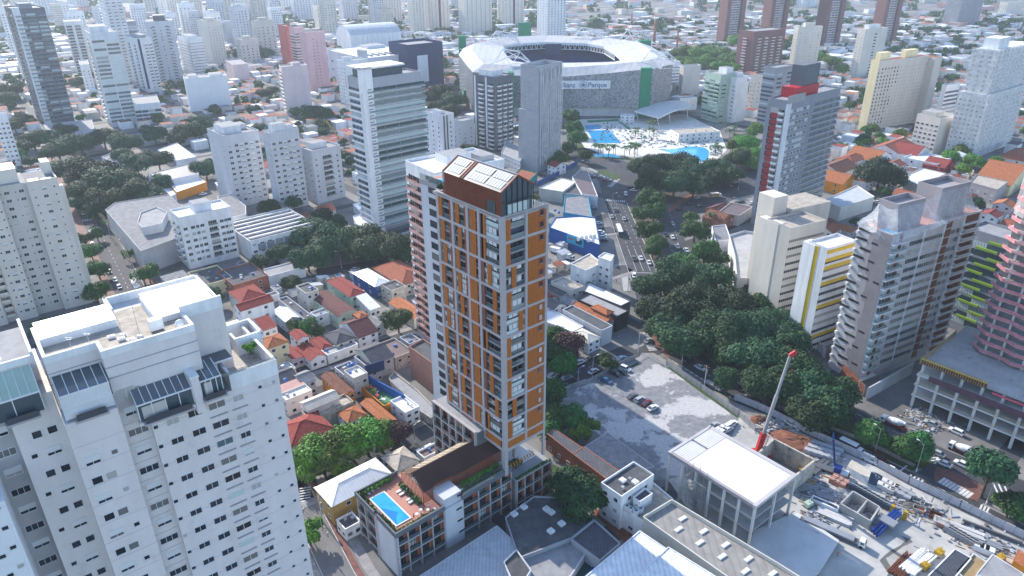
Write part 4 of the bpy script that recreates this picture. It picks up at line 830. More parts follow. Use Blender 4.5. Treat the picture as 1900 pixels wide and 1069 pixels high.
        for i in range(5): x = x0+(x1-x0)*i/4; m.box(x-.06,yf-.06,zfl,x+.06,yf,zf,M['frame_white'])
        if blinds: m.box(x0,yf-.08,(zfl+zf)/2-.1,x1,yf-.0,(zfl+zf)/2+.1,M['frame_white'])
        m.box(x0,yf,zfl,x0+.06,yb,zf-.1,M['glass_green']); b.part('conservatory_glazing', m)
        m = MB(); a, c = rail
        m.box(a-.3,yf-1.0,zfl-.5,c+.3,yb,zfl-.2,M['lattice'])
        k = int((c-a)/.16)
        for i in range(k+1): x = a+(c-a)*i/k; m.box(x-.03,yf-.9,zfl-.2,x+.03,yf-.86,zfl+.75,M['frame_dark'])
        m.box(a,yf-.92,zfl+.72,c,yf-.84,zfl+.8,M['frame_dark']); m.box(a,yf-.86,zfl-.2,c,yf-.84,zfl+.7,M['grey_dark']); b.part('balustrade', m)
    conserv(-29.2, -23.2, 4.7, .3, 91.2, 90.2, 86.4, 'glass_tint', True, (-28, -24.4))
    conserv(-20.8, -13.3, 1.45, -1.2, 87.2, 85.9, 83.2, 'grey_dark', False, (-20.2, -14)); conserv(-12.0, -8.9, 3.2, -1.0, 87.2, 86.2, 83.4, 'glass_tint', False, (-11.8, -8.9))
    conserv(-44, -31, 9.0, 4.2, 92.0, 90.0, 87.0, 'mint', False, (-35.5, -32))
    m = MB(); m.box(-13.2,-1.4,81.2,-12.1,1.5,87.4,w); m.box(-13.3,-1.6,87.4,-12.0,1.5,87.7,pw); m.box(-21,-1.2,82.4,-8.7,0,82.95,w); b.part('pier', m)
    m = MB(); m.box(-10.3,3.4,85.9,-5.6,6.6,86.0,M['steel_dk']); m.box(-10.3,3.3,85.8,-5.6,3.45,86.05,M['frame_white']); m.box(-8.2,3.5,82.3,-8.0,3.7,85.9,M['frame_white']); b.part('awning', m)
    m = MB(); m.box(-5.3, .5, 82.32, -.6, 2.6, 82.36, M['tarp']); b.part('pool_cover', m)
    m = MB()
    for i in range(9): x = -8.4+1.0*i; m.box(x,.12,85,x+.05,.17,85.6,M['steel'])
    m.box(-8.4,.13,85,0,.15,85.55,M['glass_clear']); b.part('glass_rail', m)
    # things standing on the roof
    def at_(x, y, z): return b.W(x, y, z)
    o = empty('potted_tree', 'small bright green potted tree on the white tower terrace', 'potted plant', at_(-1.5, 7.6, 82.35)); m = MB(); m.tube((0,0,0),(0,0,.6),.45,.55,M['taupe'],10); m.build('pot', o); m = MB(); m.tube((0,0,.5),(0,0,1.4),.08,.06,M['bark'],6); m.build('trunk', o); c = inst(CR['leaf_lt']['s'][0], 'crown', o, (0,0,1.9)); c.scale = (.36,.36,.38)
    def acu(x, y, z, lab, s=1): 
        o = empty('air_conditioner', lab, 'air conditioner', at_(x,y,z), R(38.5), 'rooftop air conditioners'); m = MB(); m.box(-.5*s,-.2*s,0,.5*s,.2*s,.8*s,M['frame_white']); m.build('case', o); m = MB(); m.tube((-.1,-.22*s,.4*s),(-.1,-.2*s,.4*s),.3*s,.3*s,M['steel_dk'],12); m.build('fan', o); return o
    acu(-34.5, 10.5, 92.3, 'white air conditioner on the white tower left wing roof', 1.3)
    o = empty('roof_tank', 'dusty white box tank on the white tower roof', 'tank', at_(-14.8, 5.2, 93.35), R(38.5)); m = MB(); m.box(-.9,-.7,.3,.9,.7,1.9,M['white']); m.build('shell', o); m = MB(); m.box(-.8,-.6,0,-.6,.6,.3,M['steel_dk']); m.box(.6,-.6,0,.8,.6,.3,M['steel_dk']); m.build('feet', o)
    for i, (x, y, h_) in enumerate(((-25.8, 5.9, 2.6), (-23.5, 6.4, 2.2), (-17.3, 4.6, 5.5), (-19.2, 6.6, 3))):
        o = empty('antenna_mast', 'thin antenna mast on the white tower roof', 'antenna', at_(x,y,93.35), 0, 'antennas on the white tower'); m = MB(); m.box(-.35,-.25,0,.35,.25,.3,M['white']); m.build('base', o); m = MB(); m.tube((0,0,.3),(0,0,h_),.035,.03,M['steel'],5); m.tube((-.5,0,h_*.9),(.5,0,h_*.9),.02,.02,M['steel'],4); m.tube((-.35,0,h_*.8),(.35,0,h_*.8),.02,.02,M['steel'],4); m.build('mast', o)
    for i, (x, y) in enumerate(((-19.6, 5.4), (-18.6, 4.2), (-20.6, 7.0))): o = inst((lambda q: (q.box(-.5,-.35,0,.5,.35,.35,M['frame_white']), q.box(-.35,-.2,.35,.35,.2,.4,M['steel_dk']), q.mesh('roof_vent_box'))[2])(MB()), 'roof_vent_box', None, at_(x, y, 93.33), R(38.5)); tag(o, 'small white vent box on the white tower roof', 'roof vent', 'vents on the white tower')
    o = empty('satellite_dish', 'white dome dish on the white tower roof corner', 'satellite dish', at_(-11.9, 3.6, 93.35)); m = MB(); m.tube((0,0,0),(0,0,.5),.1,.1,M['steel'],6); m.build('stand', o); m = MB(); m.sm = True; m.tube((0,0,.5),(0,0,1.1),.75,.6,M['white'],12); m.tube((0,0,1.1),(0,0,1.4),.6,.15,M['white'],12); m.build('dome', o)
T_white()
# ================================================================ towers and mid-size blocks around
def solve(a, h, ang, xt):
    u = Vector((math.cos(ang), math.sin(ang))); lo, hi = 1.0, 160.0; s = PX(*(a+u*hi), h)[0] > PX(*(a+u*lo), h)[0]
    for _ in range(40):
        m = (lo+hi)/2
        if (PX(*(a+u*m), h)[0] < xt) == s: lo = m
        else: hi = m
    return lo
def tw(label, c0, base, xr, xl, wall, X=(), Y=(), ang=41, roof='roof_grey', ph=(), par=.9, name='apartment_tower', cat='apartment tower', z0=3.5, dz=3.3, top=1.5, group=None, dmax=40, extra=None):
    if isinstance(base, tuple): g = G(*base); h = ZT(g, c0[1])
    else: h = base
    a = G(*c0, h); an = R(ang); w = min(66, solve(a, h, an, xr)); d = min(dmax, solve(a, h, an+math.pi/2, xl)); b = Bld(name, label, cat, a, an, w, d, h, group=group)
    body(b, wall, roof, par)
    n = int((h-z0-top)/dz)
    for side, L, S_ in (('x', w, X), ('y', d, Y)):
        for sp_ in S_:
            k, q, ww, hh = sp_[:4]; fm = sp_[4] if len(sp_) > 4 else 'frame_white'; gm = sp_[5] if len(sp_) > 5 else 'glass'
            nm = {'win': 'window', 'shut': 'window', 'wins': 'window', 'slot': 'window', 'strip': 'window', 'balc': 'balcony', 'balcg': 'balcony', 'balcd': 'balcony', 'band': 'ledge', 'fin': 'fin'}[k]
            if k == 'fin':
                for u in ([L*t for t in q] if isinstance(q, tuple) else us(L, q)):
                    m = MB(); key = ('fin', ww, h-z0, fm, gm); b.add('fin', key, (u, 0, z0) if side == 'x' else (0, u, z0), 0 if side == 'x' else -math.pi/2)
                continue
            U = [L*t for t in q] if isinstance(q, tuple) else us(L, q); W_ = round(min(ww, L/max(1, len(U))*.95), 1) if ww else round(L, 1)
            b.fac(side, U, z0, dz, n, k, W_, hh, fm, gm, nm)
    for p in ph:
        x0, y0, x1, y1, dh, m = p; block(b, w*x0, d*y0, w*x1, d*y1, h+.03, h+dh, m, 'roof_grey')
    if extra: extra(b, w, d, h)
    return b.done()
W14 = ('win', 4, 1.3, 1.2); FD = 'frame_dark'; FW = 'frame_white'
# far left
tw('tall dark banded tower with a white fin, at the far left edge', (24,19), (87,231), 83, -10, 'grey_dark', [('balcg',3,7,2.2,'taupe','glass_blue')], [('balcg',2,9,2.2,'taupe','glass')], extra=lambda b, w, d, h: (block(b, -.4, -.4, 4.5, 3, .1, h+2, 'white2', name='white_fin'), block(b, w*.3, .3*d, w*.7, d*.7, h, h+4, 'grey_mid')) and None)
tw('tall pale grid tower of glass balconies behind dark trees, left', (166,64), (206,236), 217, 149, 'white2', [('strip',2,9.5,2.2,FW,'glass_green'),('band',1,0,.35)], [('balcg',1,9,2.1,FW,'glass')], ang=35, ph=((.1,.2,.75,.8,5,'white2'),))
tw('low glass front annex with roof palms, beside the pale grid tower', (248,196), 17, 297, 240, 'white2', [('strip',4,5.5,2.2,FW,'glass')], [], ang=28, name='annex', cat='building')
tw('slim white and navy tower with a brown stripe, behind the palms annex', (253,73), (283,172), 281, 230, 'white2', [('fin',(.12,),2.2,0,'navy'),('balc',(.55,.85),3.4,2,FW)], [('balcg',2,4.5,2,FW,'glass')], ph=((.2,.2,.8,.8,3,'grey'),))
tw('wide pale grey slab tower with a dark roof box and small balconies', (270,42), 66, 320, 254, 'grey_light', [('win',3,1.4,1.3),('balc',(.25,.75),3.2,2,'grey_light')], [('win',2,1.4,1.2)], ang=25, ph=((.3,.2,.75,.7,6,'grey_dark'),))
tw('white ten storey block ringed with white balcony bands', (350,74), (355,142), 376, 327, 'white', [('strip',1,0,1.1),('band',1,0,.5)], [('strip',1,0,1.1),('band',1,0,.5)], ph=((.2,.2,.8,.8,3.5,'white'),))
tw('cream tower with a grid of small square windows, near a chimney', (383,42), (397,123), 410, 365, 'cream', [('wins',5,.9,1.1)], [('wins',4,.9,1.1)], ph=((.3,.3,.8,.8,4,'cream'),))
tw('big windowless grey block behind the round dark tree', (417,45), 33, 466, 404, 'grey', [('slot',4,1,1)], [('slot',3,1,.8)], name='warehouse_block', cat='building', dz=7, ph=((.1,.6,.4,.9,3,'white2'),))
tw('white blank walled apartment block among houses, left', (342,148), (348,208), 421, 336, 'panel_white', [], [('win',2,1.2,1)], ang=25, ph=((.1,.2,.3,.8,2.5,'white'),(.6,.3,.9,.9,2,'white')), dmax=22)
tw('low pinkish blank block behind the white blank block', (432,122), 19, 460, 370, 'pink_pale', [], [('wins',2,.8,.8)], ang=30, dmax=45)
tw('pale tower sliver cut by the left edge', (-14,214), 37, 12, -60, 'white', [('win',3,1.4,1.2)], [], ang=30)
tw('tall blue-white banded tower at the top left', (186,-28), 105, 219, 150, 'white2', [('band',1,0,.5,FW),('strip',3,3.5,1.4)], [('band',1,0,.5,FW),('strip',2,4,1.4)], ang=36)
tw('narrow white tower behind the dark banded tower', (118,42), 62, 150, 96, 'white2', [('balcg',2,6,2,'grey_light')], [('wins',3,.8,1)], ang=30)
tw('cream narrow tower left of the pale grid tower', (140,45), 52, 153, 127, 'cream', [('win',2,1,1)], [('win',2,1,1)])
tw('white low tower behind the white balcony houses, left', (148,122), 30, 166, 136, 'white', [('win',2,1,1)], [], ang=30)
tw('blue glass tower with a grey roof box, upper left', (222,42), 50, 252, 208, 'grey_mid', [('strip',1,0,2,FD,'glass_blue')], [('strip',2,4,1.6,FD,'glass_blue')], ang=30)
# salmon and pink group
tw('narrow salmon red windowless tower slice', (531,50), (541,127), 541, 513, 'salmon', [], [], dmax=24)
tw('pink tower middle with wavy white balconies', (546,53), (560,135), 565, 536, 'pink', [('balc',1,0,2.0,'pink_pale')], [('balc',1,0,2.0,'pink_pale')])
tw('pale pink tower with paired small windows', (566,62), (578,173), 602, 555, 'pink', [('wins',(.35,.55),.9,.9,'pinkw')], [], dmax=14)
tw('pink beige blank faced ten storey block among trees', (522,126), (531,215), 570, 512, 'pink_pale', [], [('balc',1,0,1.6,'white')], ang=25, dmax=14, ph=((.45,.2,.75,.8,3,'pink_pale'),))
tw('white block with a column of small windows beside the mall', (640,116), (650,195), 682, 624, 'white', [], [('win',4,1,1)], ph=((.1,.3,.45,.7,4,'white'),))
# mall
def mall(b, w, d, h):
    for i in range(7): m = MB(); m.box(w*(.1+.12*i), d*.15, h+.1, w*(.15+.12*i), d*.3, h+1.6, M['steel']); b.part('roof_plant', m)
tw('huge flat white roofed shopping mall beside the stadium', (676,110), 33, 866, 601, 'white2', [('slot',7,5,1.4)], [('slot',4,4,2)], ang=38, roof='roof_white', name='mall', cat='shopping mall', dz=9, dmax=90, extra=mall, ph=((.02,.05,.1,.2,8,'grey_light'),(.6,.75,.95,.98,3,'roof_white')))
tw('dark blue panelled mall cinema block with one white panel', (756,88), (768,166), 821, 699, 'navy', [], [], ang=38, roof='roof_grey', name='mall_block', cat='building', par=2.5, extra=lambda b, w, d, h: block(b, w*.25, -.3, w*.55, 0, 6, h*.78, 'panel_white', name='white_panel') and None)
def barrel(): 
    o, a, w, d = G(690, 50, 30), R(38), 75, 95; b = Bld('arched_hall', 'long arched grey vault roof hall behind the white mall', 'hall', G(650,66,24), R(32), 78, 60, 24); m = MB(); m.box(0,0,0,b.w,b.d,24,M['white2']); b.part('wall', m); b.part('roof', roofgeo('bx', b.w, b.d, 24, 'sheet_lgrey', 'white2')); b.done()
barrel()
# centre left
tw('left half of the pale grey twin tower pair, behind the striped factory roof', (416,255), (440,386), 480, 384, 'grey_light', [('win',(.1,.3,.58,.9),1.9,1.4),('shut',(.44,.74),1.9,1.4)], [('wins',(.2,.8),.7,.9)], ang=42, ph=((.1,.2,.6,.75,4.5,'white2'),(.65,.5,.9,.8,3,'white2')), group='pale grey towers')
tw('taller right half of the pale grey twin tower pair', (500,250), (518,393), 554, 487, 'grey_light', [('win',(.1,.32,.62,.88),1.9,1.4),('shut',(.47,.75),1.9,1.4)], [('wins',2,.8,.9)], ang=42, ph=((.15,.15,.6,.75,5,'white2'),(.66,.3,.9,.8,3,'white2')), group='pale grey towers', dmax=20)
tw('smaller grey gabled tower with a central stack of white balconies', (578,283), (590,379), 631, 556, 'grey_light', [('win',(.12,.86),1.2,1.1),('balcg',(.5,),6,2,FW)], [('win',(.25,.75),1.1,1)], ang=45, ph=((.2,.4,.7,.9,3.5,'white2'),))
tw('white nine storey block with a sunlit roof terrace, left centre', (332,407), (340,500), 428, 315, 'white', [('win',(.08,.22,.4,.78,.93),1.8,1.4),('win',(.31,.86),1.4,1.4,FW,'glass_blue'),('balcg',(.6,),4.2,2,FW,'glass')], [('balc',2,3.5,2,FW)], ang=39, roof='roof_white', ph=((.35,.25,.68,.75,4.5,'white2'),))
def bands(b, w, d, h):
    m = MB(); m.box(-.6, -.6, 0, 5.6, .5, h+6, M['white']); m.box(-.6, .5, 0, .2, 3, h+6, M['white']); b.part('white_fin', m)
    m = MB(); m.box(-.6, -.6, h+5.2, w*.72, d*.95, h+6, M['white']); m.box(1.5, 1, h, w*.7, d*.8, h+5.2, M['glass_tint']); b.part('roof_pavilion', m)
    for i in range(int(h/3.3)-1): m = MB(); z = 4+3.3*i; m.poly([(2.0,-.66,z),(4.6,-.66,z+.15),(4.6,-.66,z+.55),(2.6,-.66,z+.5)], M['glass_tint']); b.part('slit_window', m) if i < 60 else None
tw('tall tower of white wavy balcony bands with a white fin, left of the orange tower', (672,150), (703,432), 780, 645, 'grey', [('balcg',(.56,),0,2.2,FW,'glass_green'),('band',(.56,),0,.45)], [('balc',1,0,2.0,FW,'glass_blue')], ang=41, dmax=16, z0=2.5, extra=bands)
tw('pink and white tower with open balconies tucked behind the orange tower', (806,326), 72, 935, 752, 'white', [('win',4,1.4,1.2)], [('balc',(.76,.45),6.6,2.1,'pinkw','glass'),('win',(.95,),1.1,1.2)], ang=36, roof='roof_white', dmax=26, ph=((.35,.4,.7,.8,3,'white'),(.75,.2,.95,.6,2,'steel')))
tw('dark and white gridded tower in front of the green stadium stairs', (918,146), (924,283), 952, 878, 'grey_dark', [('balc',(.2,.5,.8),3.6,2,FW)], [('balc',(.18,.62),5,2,FW),('fin',(.4,.92),1.5,0,FW)], ang=45, z0=2, ph=((.2,.3,.8,.9,4,'white2'),))
tw('unfinished grey block tower wrapped in netting before the stadium sign', (999,132), (996,320), 1043, 966, 'cinder', [('fin',9,.5,0,'concrete')], [('slot',(.5,.75),.5,.5)], ang=50, par=3, roof='concrete_lt', extra=lambda b, w, d, h: [b.part('safety_net', (lambda m: ([m.box(1+w*i/12, -1.2, 3+(i*7)%9, 1+w*(i+.55)/12, -1.1, h+2-(i*5)%11, M['netting_dense' if i % 2 else 'netting']) for i in range(12)], m)[1])(MB())), block(b, -1.6, -.8, 0, d*1.05, 0, h*.62, 'cinder', name='lift_shaft')] and None)
tw('white ten storey block with dark vertical slot windows, centre', (820,216), (822,300), 842, 785, 'white2', [('fin',(.15,.4),.8,0,FD),('win',(.7,),1.1,1.2)], [('win',(.2,.5,.8),1.2,1.2)], ang=43, ph=((.3,.3,.7,.7,2,'white2'),))
tw('smaller plain grey block right of the slot windowed white block', (856,227), (858,283), 880, 840, 'grey_light', [('win',2,1,1)], [('win',2,1,1)])
# right side
tw('mint green balcony tower behind the club pools', (1338,141), (1339,228), 1369, 1309, 'mint', [('balc',2,5,2,'mint','glass_green')], [('balc',3,6,2,'mint','glass_green')], ang=28, dmax=26, ph=((.5,.2,.9,.7,5,'white'),))
tw('white tower with a blank side wall, right of the mint tower', (1367,146), (1362,228), 1391, 1343, 'white', [], [('win',3,1.2,1.2),('wins',(.05,.97),.7,.9)], ang=30, ph=((.3,.3,.8,.8,3.5,'white'),))
tw('cream tower half hidden left of the red striped tower', (1404,143), (1397,212), 1440, 1393, 'cream', [('win',3,1.2,1)], [('win',2,1,1)], ang=32)
tw('blank cream block with a small red roof, right of the stadium', (1269,124), (1267,178), 1301, 1262, 'cream', [], [('win',1,1,1)], ang=15, dmax=18)
tw('narrow white tower behind the stadium corner', (1248,116), (1245,156), 1262, 1237, 'white', [('strip',1,0,1)], [], ang=20, dmax=18)
tw('two storey white box below the blank cream block', (1262,184), (1261,206), 1294, 1254, 'white', [('win',2,2,1.4)], [('win',1,1,1)], ang=15, dmax=18)
def redgrey(b, w, d, h):
    block(b, w*.2, d*.2, w*.62, d*.95, h, h+5.5, 'red', name='red_roof_band'); block(b, w*.32, d*.3, w*.62, d*.9, h+5.5, h+16, 'grey_dark', name='roof_box'); block(b, -.4, -.3, 4.2, 0.1, 0, h-1, 'white2', name='white_panel'); block(b, 0, -.4, w*.3, 0, h*.985, h+3, 'steel')
tw('tall slate tower with a red roof band and red and white end bays', (1461,190), (1429,425), 1560, 1425, 'grey_mid', [('win',(.1,.16,.22,.28,.34,.40),2.2,1.5,FW,'glass_green'),('strip',(.58,.72,.86,.96),7.2,2.2,FW,'glass_green'),('band',(.74,),31,.5,'grey')], [('balc',(.25,),3.5,2,FW,'glass'),('strip',(.62,),4,2.4,FW,'red_wall')] if False else [('balc',(.2,),3,2,FW,'glass'),('slot',(.6,),4,2.7,'red_wall','glass')], ang=40, dmax=13, extra=lambda b, w, d, h: [redgrey(b, w, d, h)]+[block(b, -.12, d*.38, 0, d*.72, 4+3.3*i, 6.7+3.3*i, 'red_wall', name='red_panel') for i in range(int(h/3.3)-2)] and None)
tw('blue grey office block behind the red banded tower', (1440,128), 52, 1476, 1418, 'grey_mid', [('strip',2,6,1.4,FD,'glass_blue')], [('strip',1,0,1.4,FD,'glass_blue')], ang=35)
def yext(b, w, d, h):
    block(b, -.05, -.05, 0, d, 0, h+.8, 'yellow_cream', name='yellow_end_wall'); block(b, w*.05, d*.3, w*.25, d*.9, h, h+6, 'yellow_cream'); block(b, w*.55, d*.3, w*.8, d*.9, h, h+6, 'yellow_cream'); block(b, w, -6, w+9, d, 0, h-.5, 'beige', 'tile', name='side_wing')
tw('long beige slab block with a sunlit yellow end wall', (1632,114), (1608,243), 1724, 1617, 'beige', [('win',16,1.3,1.5,'beige')], [], ang=27, dmax=15, roof='tile', par=.3, dz=2.9, z0=2, extra=yext)
tw('white slim tower behind the yellow ended slab', (1606,56), (1598,146), 1648, 1592, 'cream', [('win',(.5,),4,1.2,'beige')], [('wins',2,.8,.9)], ang=27, ph=((.2,.2,.7,.8,5,'white'),))
tw('cream window-dotted tower between two brown towers', (1482,52), 50, 1527, 1474, 'cream', [('wins',4,.9,1.0)], [('wins',2,.8,.9)], ang=20, ph=((.3,.2,.7,.8,5,'cream'),))
def netx(b, w, d, h):
    h2 = h+30; m = MB(); m.box(2.5, 3, h, w, d-2, h2, M['white']); m.box(8, 5, h2, 26, d-4, h2+7, M['white']); b.part('upper_storeys', m)
    b.fac('x', us(w, 10), h+2, 3.2, 9, 'win', 1.6, 1.3, 'pink_pale', base=3); b.fac('y', (6, 11, 16), h+2, 3.2, 9, 'win', 1.6, 1.3, base=2.5)
    m = MB(); m.box(-1.2, -1.2, 2, w, -1.1, h+1, M['netting_dense']); m.box(-1.2, -1.2, 2, -1.1, d, h+1, M['netting_dense']); m.box(1.2, 1.6, h+1, w, 1.7, h2+1, M['netting_dense']); m.box(1.2, 1.6, h+1, 1.3, d, h2+1, M['netting_dense']); m.poly([(-1.1,-1.1,h+1),(w,-1.1,h+1),(w,1.6,h+1.5),(1.3,1.6,h+1.5)], M['netting_dense']); b.part('safety_net', m)
    for i in range(9): m = MB(); z = h+3.3*i; m.box(1.0, 1.4, z, w, 1.55, z+.25, M['white']); b.part('net_rail', m)
tw('stepped tower under construction shrouded in white netting, right edge', (1834,179), (1815,297), 1960, 1781, 'white', [('win',12,1.6,1.3)], [('win',6,1.5,1.3)], ang=38, roof='concrete_lt', extra=netx)
tw('small cream and yellow office block with gridded windows', (1746,222), (1735,288), 1778, 1702, 'cream', [], [('win',5,2,1.4,FW,'glass')], ang=30, dmax=22, ph=((.1,.3,.6,.9,3.5,'beige'),))
tw('white block with dark window bands between the slab and netted tower', (1757,160), 36, 1782, 1748, 'white', [('strip',1,0,1.6,FW,'glass')], [], ang=30)
tw('brown lattice balcony block left of the slab tower, top right', (1400,60), (1388,140), 1458, 1371, 'brown_block', [('balc',(.18,.4,.62,.84),5,1.6,'cream','glass')], [('balc',(.5,),6,1.6,'pink_pale')], ang=30, dmax=34)
def brownfar(label, px, base, wpx, h=118):
    a = G(*base); b = Bld('brown_tower', label, 'apartment tower', a, R(24), 34, 20, h, group='brown piered towers'); b.w = solve(a, 0, R(24), base[0]+wpx) if False else 34
    m = MB(); m.box(0, 0, 0, 7, 18, h, M['brown_block']); m.box(27, 0, 0, 34, 18, h, M['brown_block']); m.box(7, 4, 0, 27, 18, h-2, M['grey_mid']); b.part('wall', m); b.fac('x', (11.5, 17, 22.5), 6, 3.4, int(h/3.4)-2, 'balc', 4.6, 1.9, 'pink_pale', base=4); b.fac('x', (3.5, 30.5), 60, 3.4, 14, 'slot', 1.4, 1.2); b.done()
brownfar('brown piered tower nearest the chimneys, top', 0, (1342,84), 50); brownfar('second brown piered tower from the left, top right', 0, (1423,80), 58); brownfar('brown piered tower above the red banded tower roof', 0, (1524,86), 60); brownfar('rightmost of the brown piered towers, top right', 0, (1630,82), 60)
# near right
def beige2(b, w, d, h): block(b, -.2, d*.5, 3.5, d*1.35, 0, h+.3, 'cream', name='side_fin'); block(b, w*.25, d*1.2, w*.65, d*1.9, 0, h+8, 'cream', name='stair_tower'); block(b, w*.7, d*1.05, w*1.9, d*2.2, 0, h+2, 'beige', 'roof_beige', name='rear_wing')
tw('beige ribbed apartment block behind the yellow striped one', (1467,427), 42, 1532, 1424, 'beige', [('strip',1,0,1.1,'beige','glass')], [], ang=27, dmax=14, roof='roof_beige', extra=beige2)
def yel(b, w, d, h):
    block(b, -.1, d*.42, .15, d*.62, 0, h+.2, 'yellow', name='yellow_recess')
    for i in (0, 1, 2, 4, 7, 11): m = MB(); z = h-1.4-3.2*i; m.box(0, -.35, z, w+.2, 0, z+1.2, M['yellow']); b.part('yellow_band', m)
    block(b, -.3, d*.62, 4, d*1.25, 0, h+.1, 'white', name='side_fin')
tw('white block with yellow bands above the dark trees', (1535,465), (1501,655), 1588, 1500, 'white2', [('strip',1,0,1.2,'grey','glass')], [], ang=29, dmax=14, roof='sheet_white', dz=3.2, z0=2.2, extra=yel)
def pattern(b, w, d, h):
    rg = random.Random(8)
    for i in range(17):
        z = 2+3.25*i; m = MB(); s_ = .42+rg.uniform(-.10,.10); m.box(-.1, d*s_, z, 0, d*(s_+rg.uniform(.12,.34)), z+3.25, M['taupe']); m.box(-.14, .1, z, 0, d*s_, z+3.25, M['taupe_dark']); b.part('dark_panel', m)
        m = MB(); t = rg.uniform(.35,.75); m.box(-.2, d*t, z+1.3, 0, d*(t+.32), z+2.1, M['black']); b.part('slit_window', m)
        if i % 2: m = MB(); m.box(-.2, d*(t-.32), z+1.3, 0, d*(t-.14), z+2.0, M['black']); b.part('slit_window', m)
        m = MB(); m.box(-.9, d*.93, z, 0, d*.99, z+.9, M['white2']); b.part('corner_balcony', m)
        for j, (u0, u1, c) in enumerate(((.02,.14,'orange_wall'),(.60,.66,'red_wall'),(.82,.97,'rust'))):
            m = MB(); m.box(w*u0+(3 if j == 0 else 0), -.12, z+.3, w*u0+(4.6 if j == 0 else w*(u1-u0)), 0, z+3.0, M['rust' if j != 0 else 'rust']); b.part('red_panel', m)
        m = MB(); m.box(0, -1.3, z-.1, w*.16, 0, z+.15, M['frame_white']); b.part('slab_edge', m); m = MB(); m.box(w*.78, -1.1, z-.1, w, 0, z+.15, M['frame_white']); b.part('slab_edge', m)
    block(b, 4, 3, 18, d-3, h, h+8, 'taupe', name='roof_tank_house'); block(b, 26, 3, 42, d-1, h, h+10, 'taupe', name='roof_tank_house')
    m = MB(); m.box(1, 1, h+.1, 7, 6, h+.3, M['water']); b.part('roof_pool', m)
    for X0, Y0, X1, Y1, zz in ((4,3,18,d-3,h+8),(26,3,42,d-1,h+10)):
        m = MB(); T_ = M['taupe']; m.box(X0,Y0,zz,X1,Y0+.4,zz+1.6,T_); m.box(X0,Y1-.4,zz,X1,Y1,zz+1.6,T_); m.box(X0,Y0+.4,zz,X0+.4,Y1-.4,zz+1.6,T_); m.box(X1-.4,Y0+.4,zz,X1,Y1-.4,zz+1.6,T_); b.part('parapet', m)
    for nm, q in (('a', [((4,3,h+8.2),(18,3,h+8.2),(27,-1.5,h+.5),(1,-1.5,h-1.5)),((4,3,h+8.2),(1,-1.5,h-1.5),(-1.3,5,h+.2),(4,d-3,h+8.2)),((4,d-3,h+8.2),(-1.3,5,h+.2),(-1.2,d,h+1),(3,d+.5,h+2))]), ('b', [((26,3,h+10.2),(42,3,h+10.2),(44,-.5,h+1.5),(27,-1.5,h+.5)),((18,3,h+8.2),(26,3,h+10.2),(27,-1.5,h+.5),(20,-1.5,h+.4)),((42,3,h+10.2),(42,d,h+10.2),(46,d,h+2),(44,-.5,h+1.5))])):
        m = MB()
        for f in q:
            A, B_, C_, D_ = [Vector(v) for v in f]; n = 8
            for i in range(n):
                for j in range(n):
                    P_ = lambda s, t: (A.lerp(B_, s)).lerp(D_.lerp(C_, s), t)+Vector((0, 0, -1.6*math.sin(math.pi*t)*(1-.5*t)+.35*math.sin(s*19+t*4)*t))
                    m.poly([P_(i/n,j/n), P_((i+1)/n,j/n), P_((i+1)/n,(j+1)/n), P_(i/n,(j+1)/n)], M['netting'])
        b.part('draped_net', m)
    for u in (.30, .52, .74): m = MB(); m.box(w*u, -1.5, 6, w*u+.9, -1.4, h, M['netting']); b.part('safety_net', m)
tw('patterned taupe tower under draped white nets, right', (1656,440), (1608,712), 1822, 1593, 'taupe_lt', [('balcg',(.08,),6,2.2,FW,'glass_green'),('strip',(.46,),24,1.4,'taupe_lt','glass'),('win',(.24,.70,.75),1.6,1.5,'taupe'),('balc',(.88,),7,2,'taupe_lt')], [], ang=28, dmax=17, roof='deck', z0=5.3, extra=pattern)
def ghost(b, w, d, h):
    for i in range(int(h/3.3)):
        z = 3+3.3*i; m = MB(); m.box(-.5, (i*5)%9+1, z, 0, (i*5)%9+9, z+.9, M['lime']); b.part('planted_ledge', m)
        if i % 2 == 0: m = MB(); m.box(-.7, (i*7)%14, z+1, 0, (i*7)%14+3, z+3, M['frame_white']); b.part('white_frame', m)
tw('glassy block with lime planted ledges behind the netted roof tower', (1890,455), 42, 1925, 1792, 'grey_mid', [('strip',1,0,2,FD,'glass')], [('strip',(.3,.75),9,2.3,FD,'glass_green')], ang=30, dmax=32, extra=ghost)
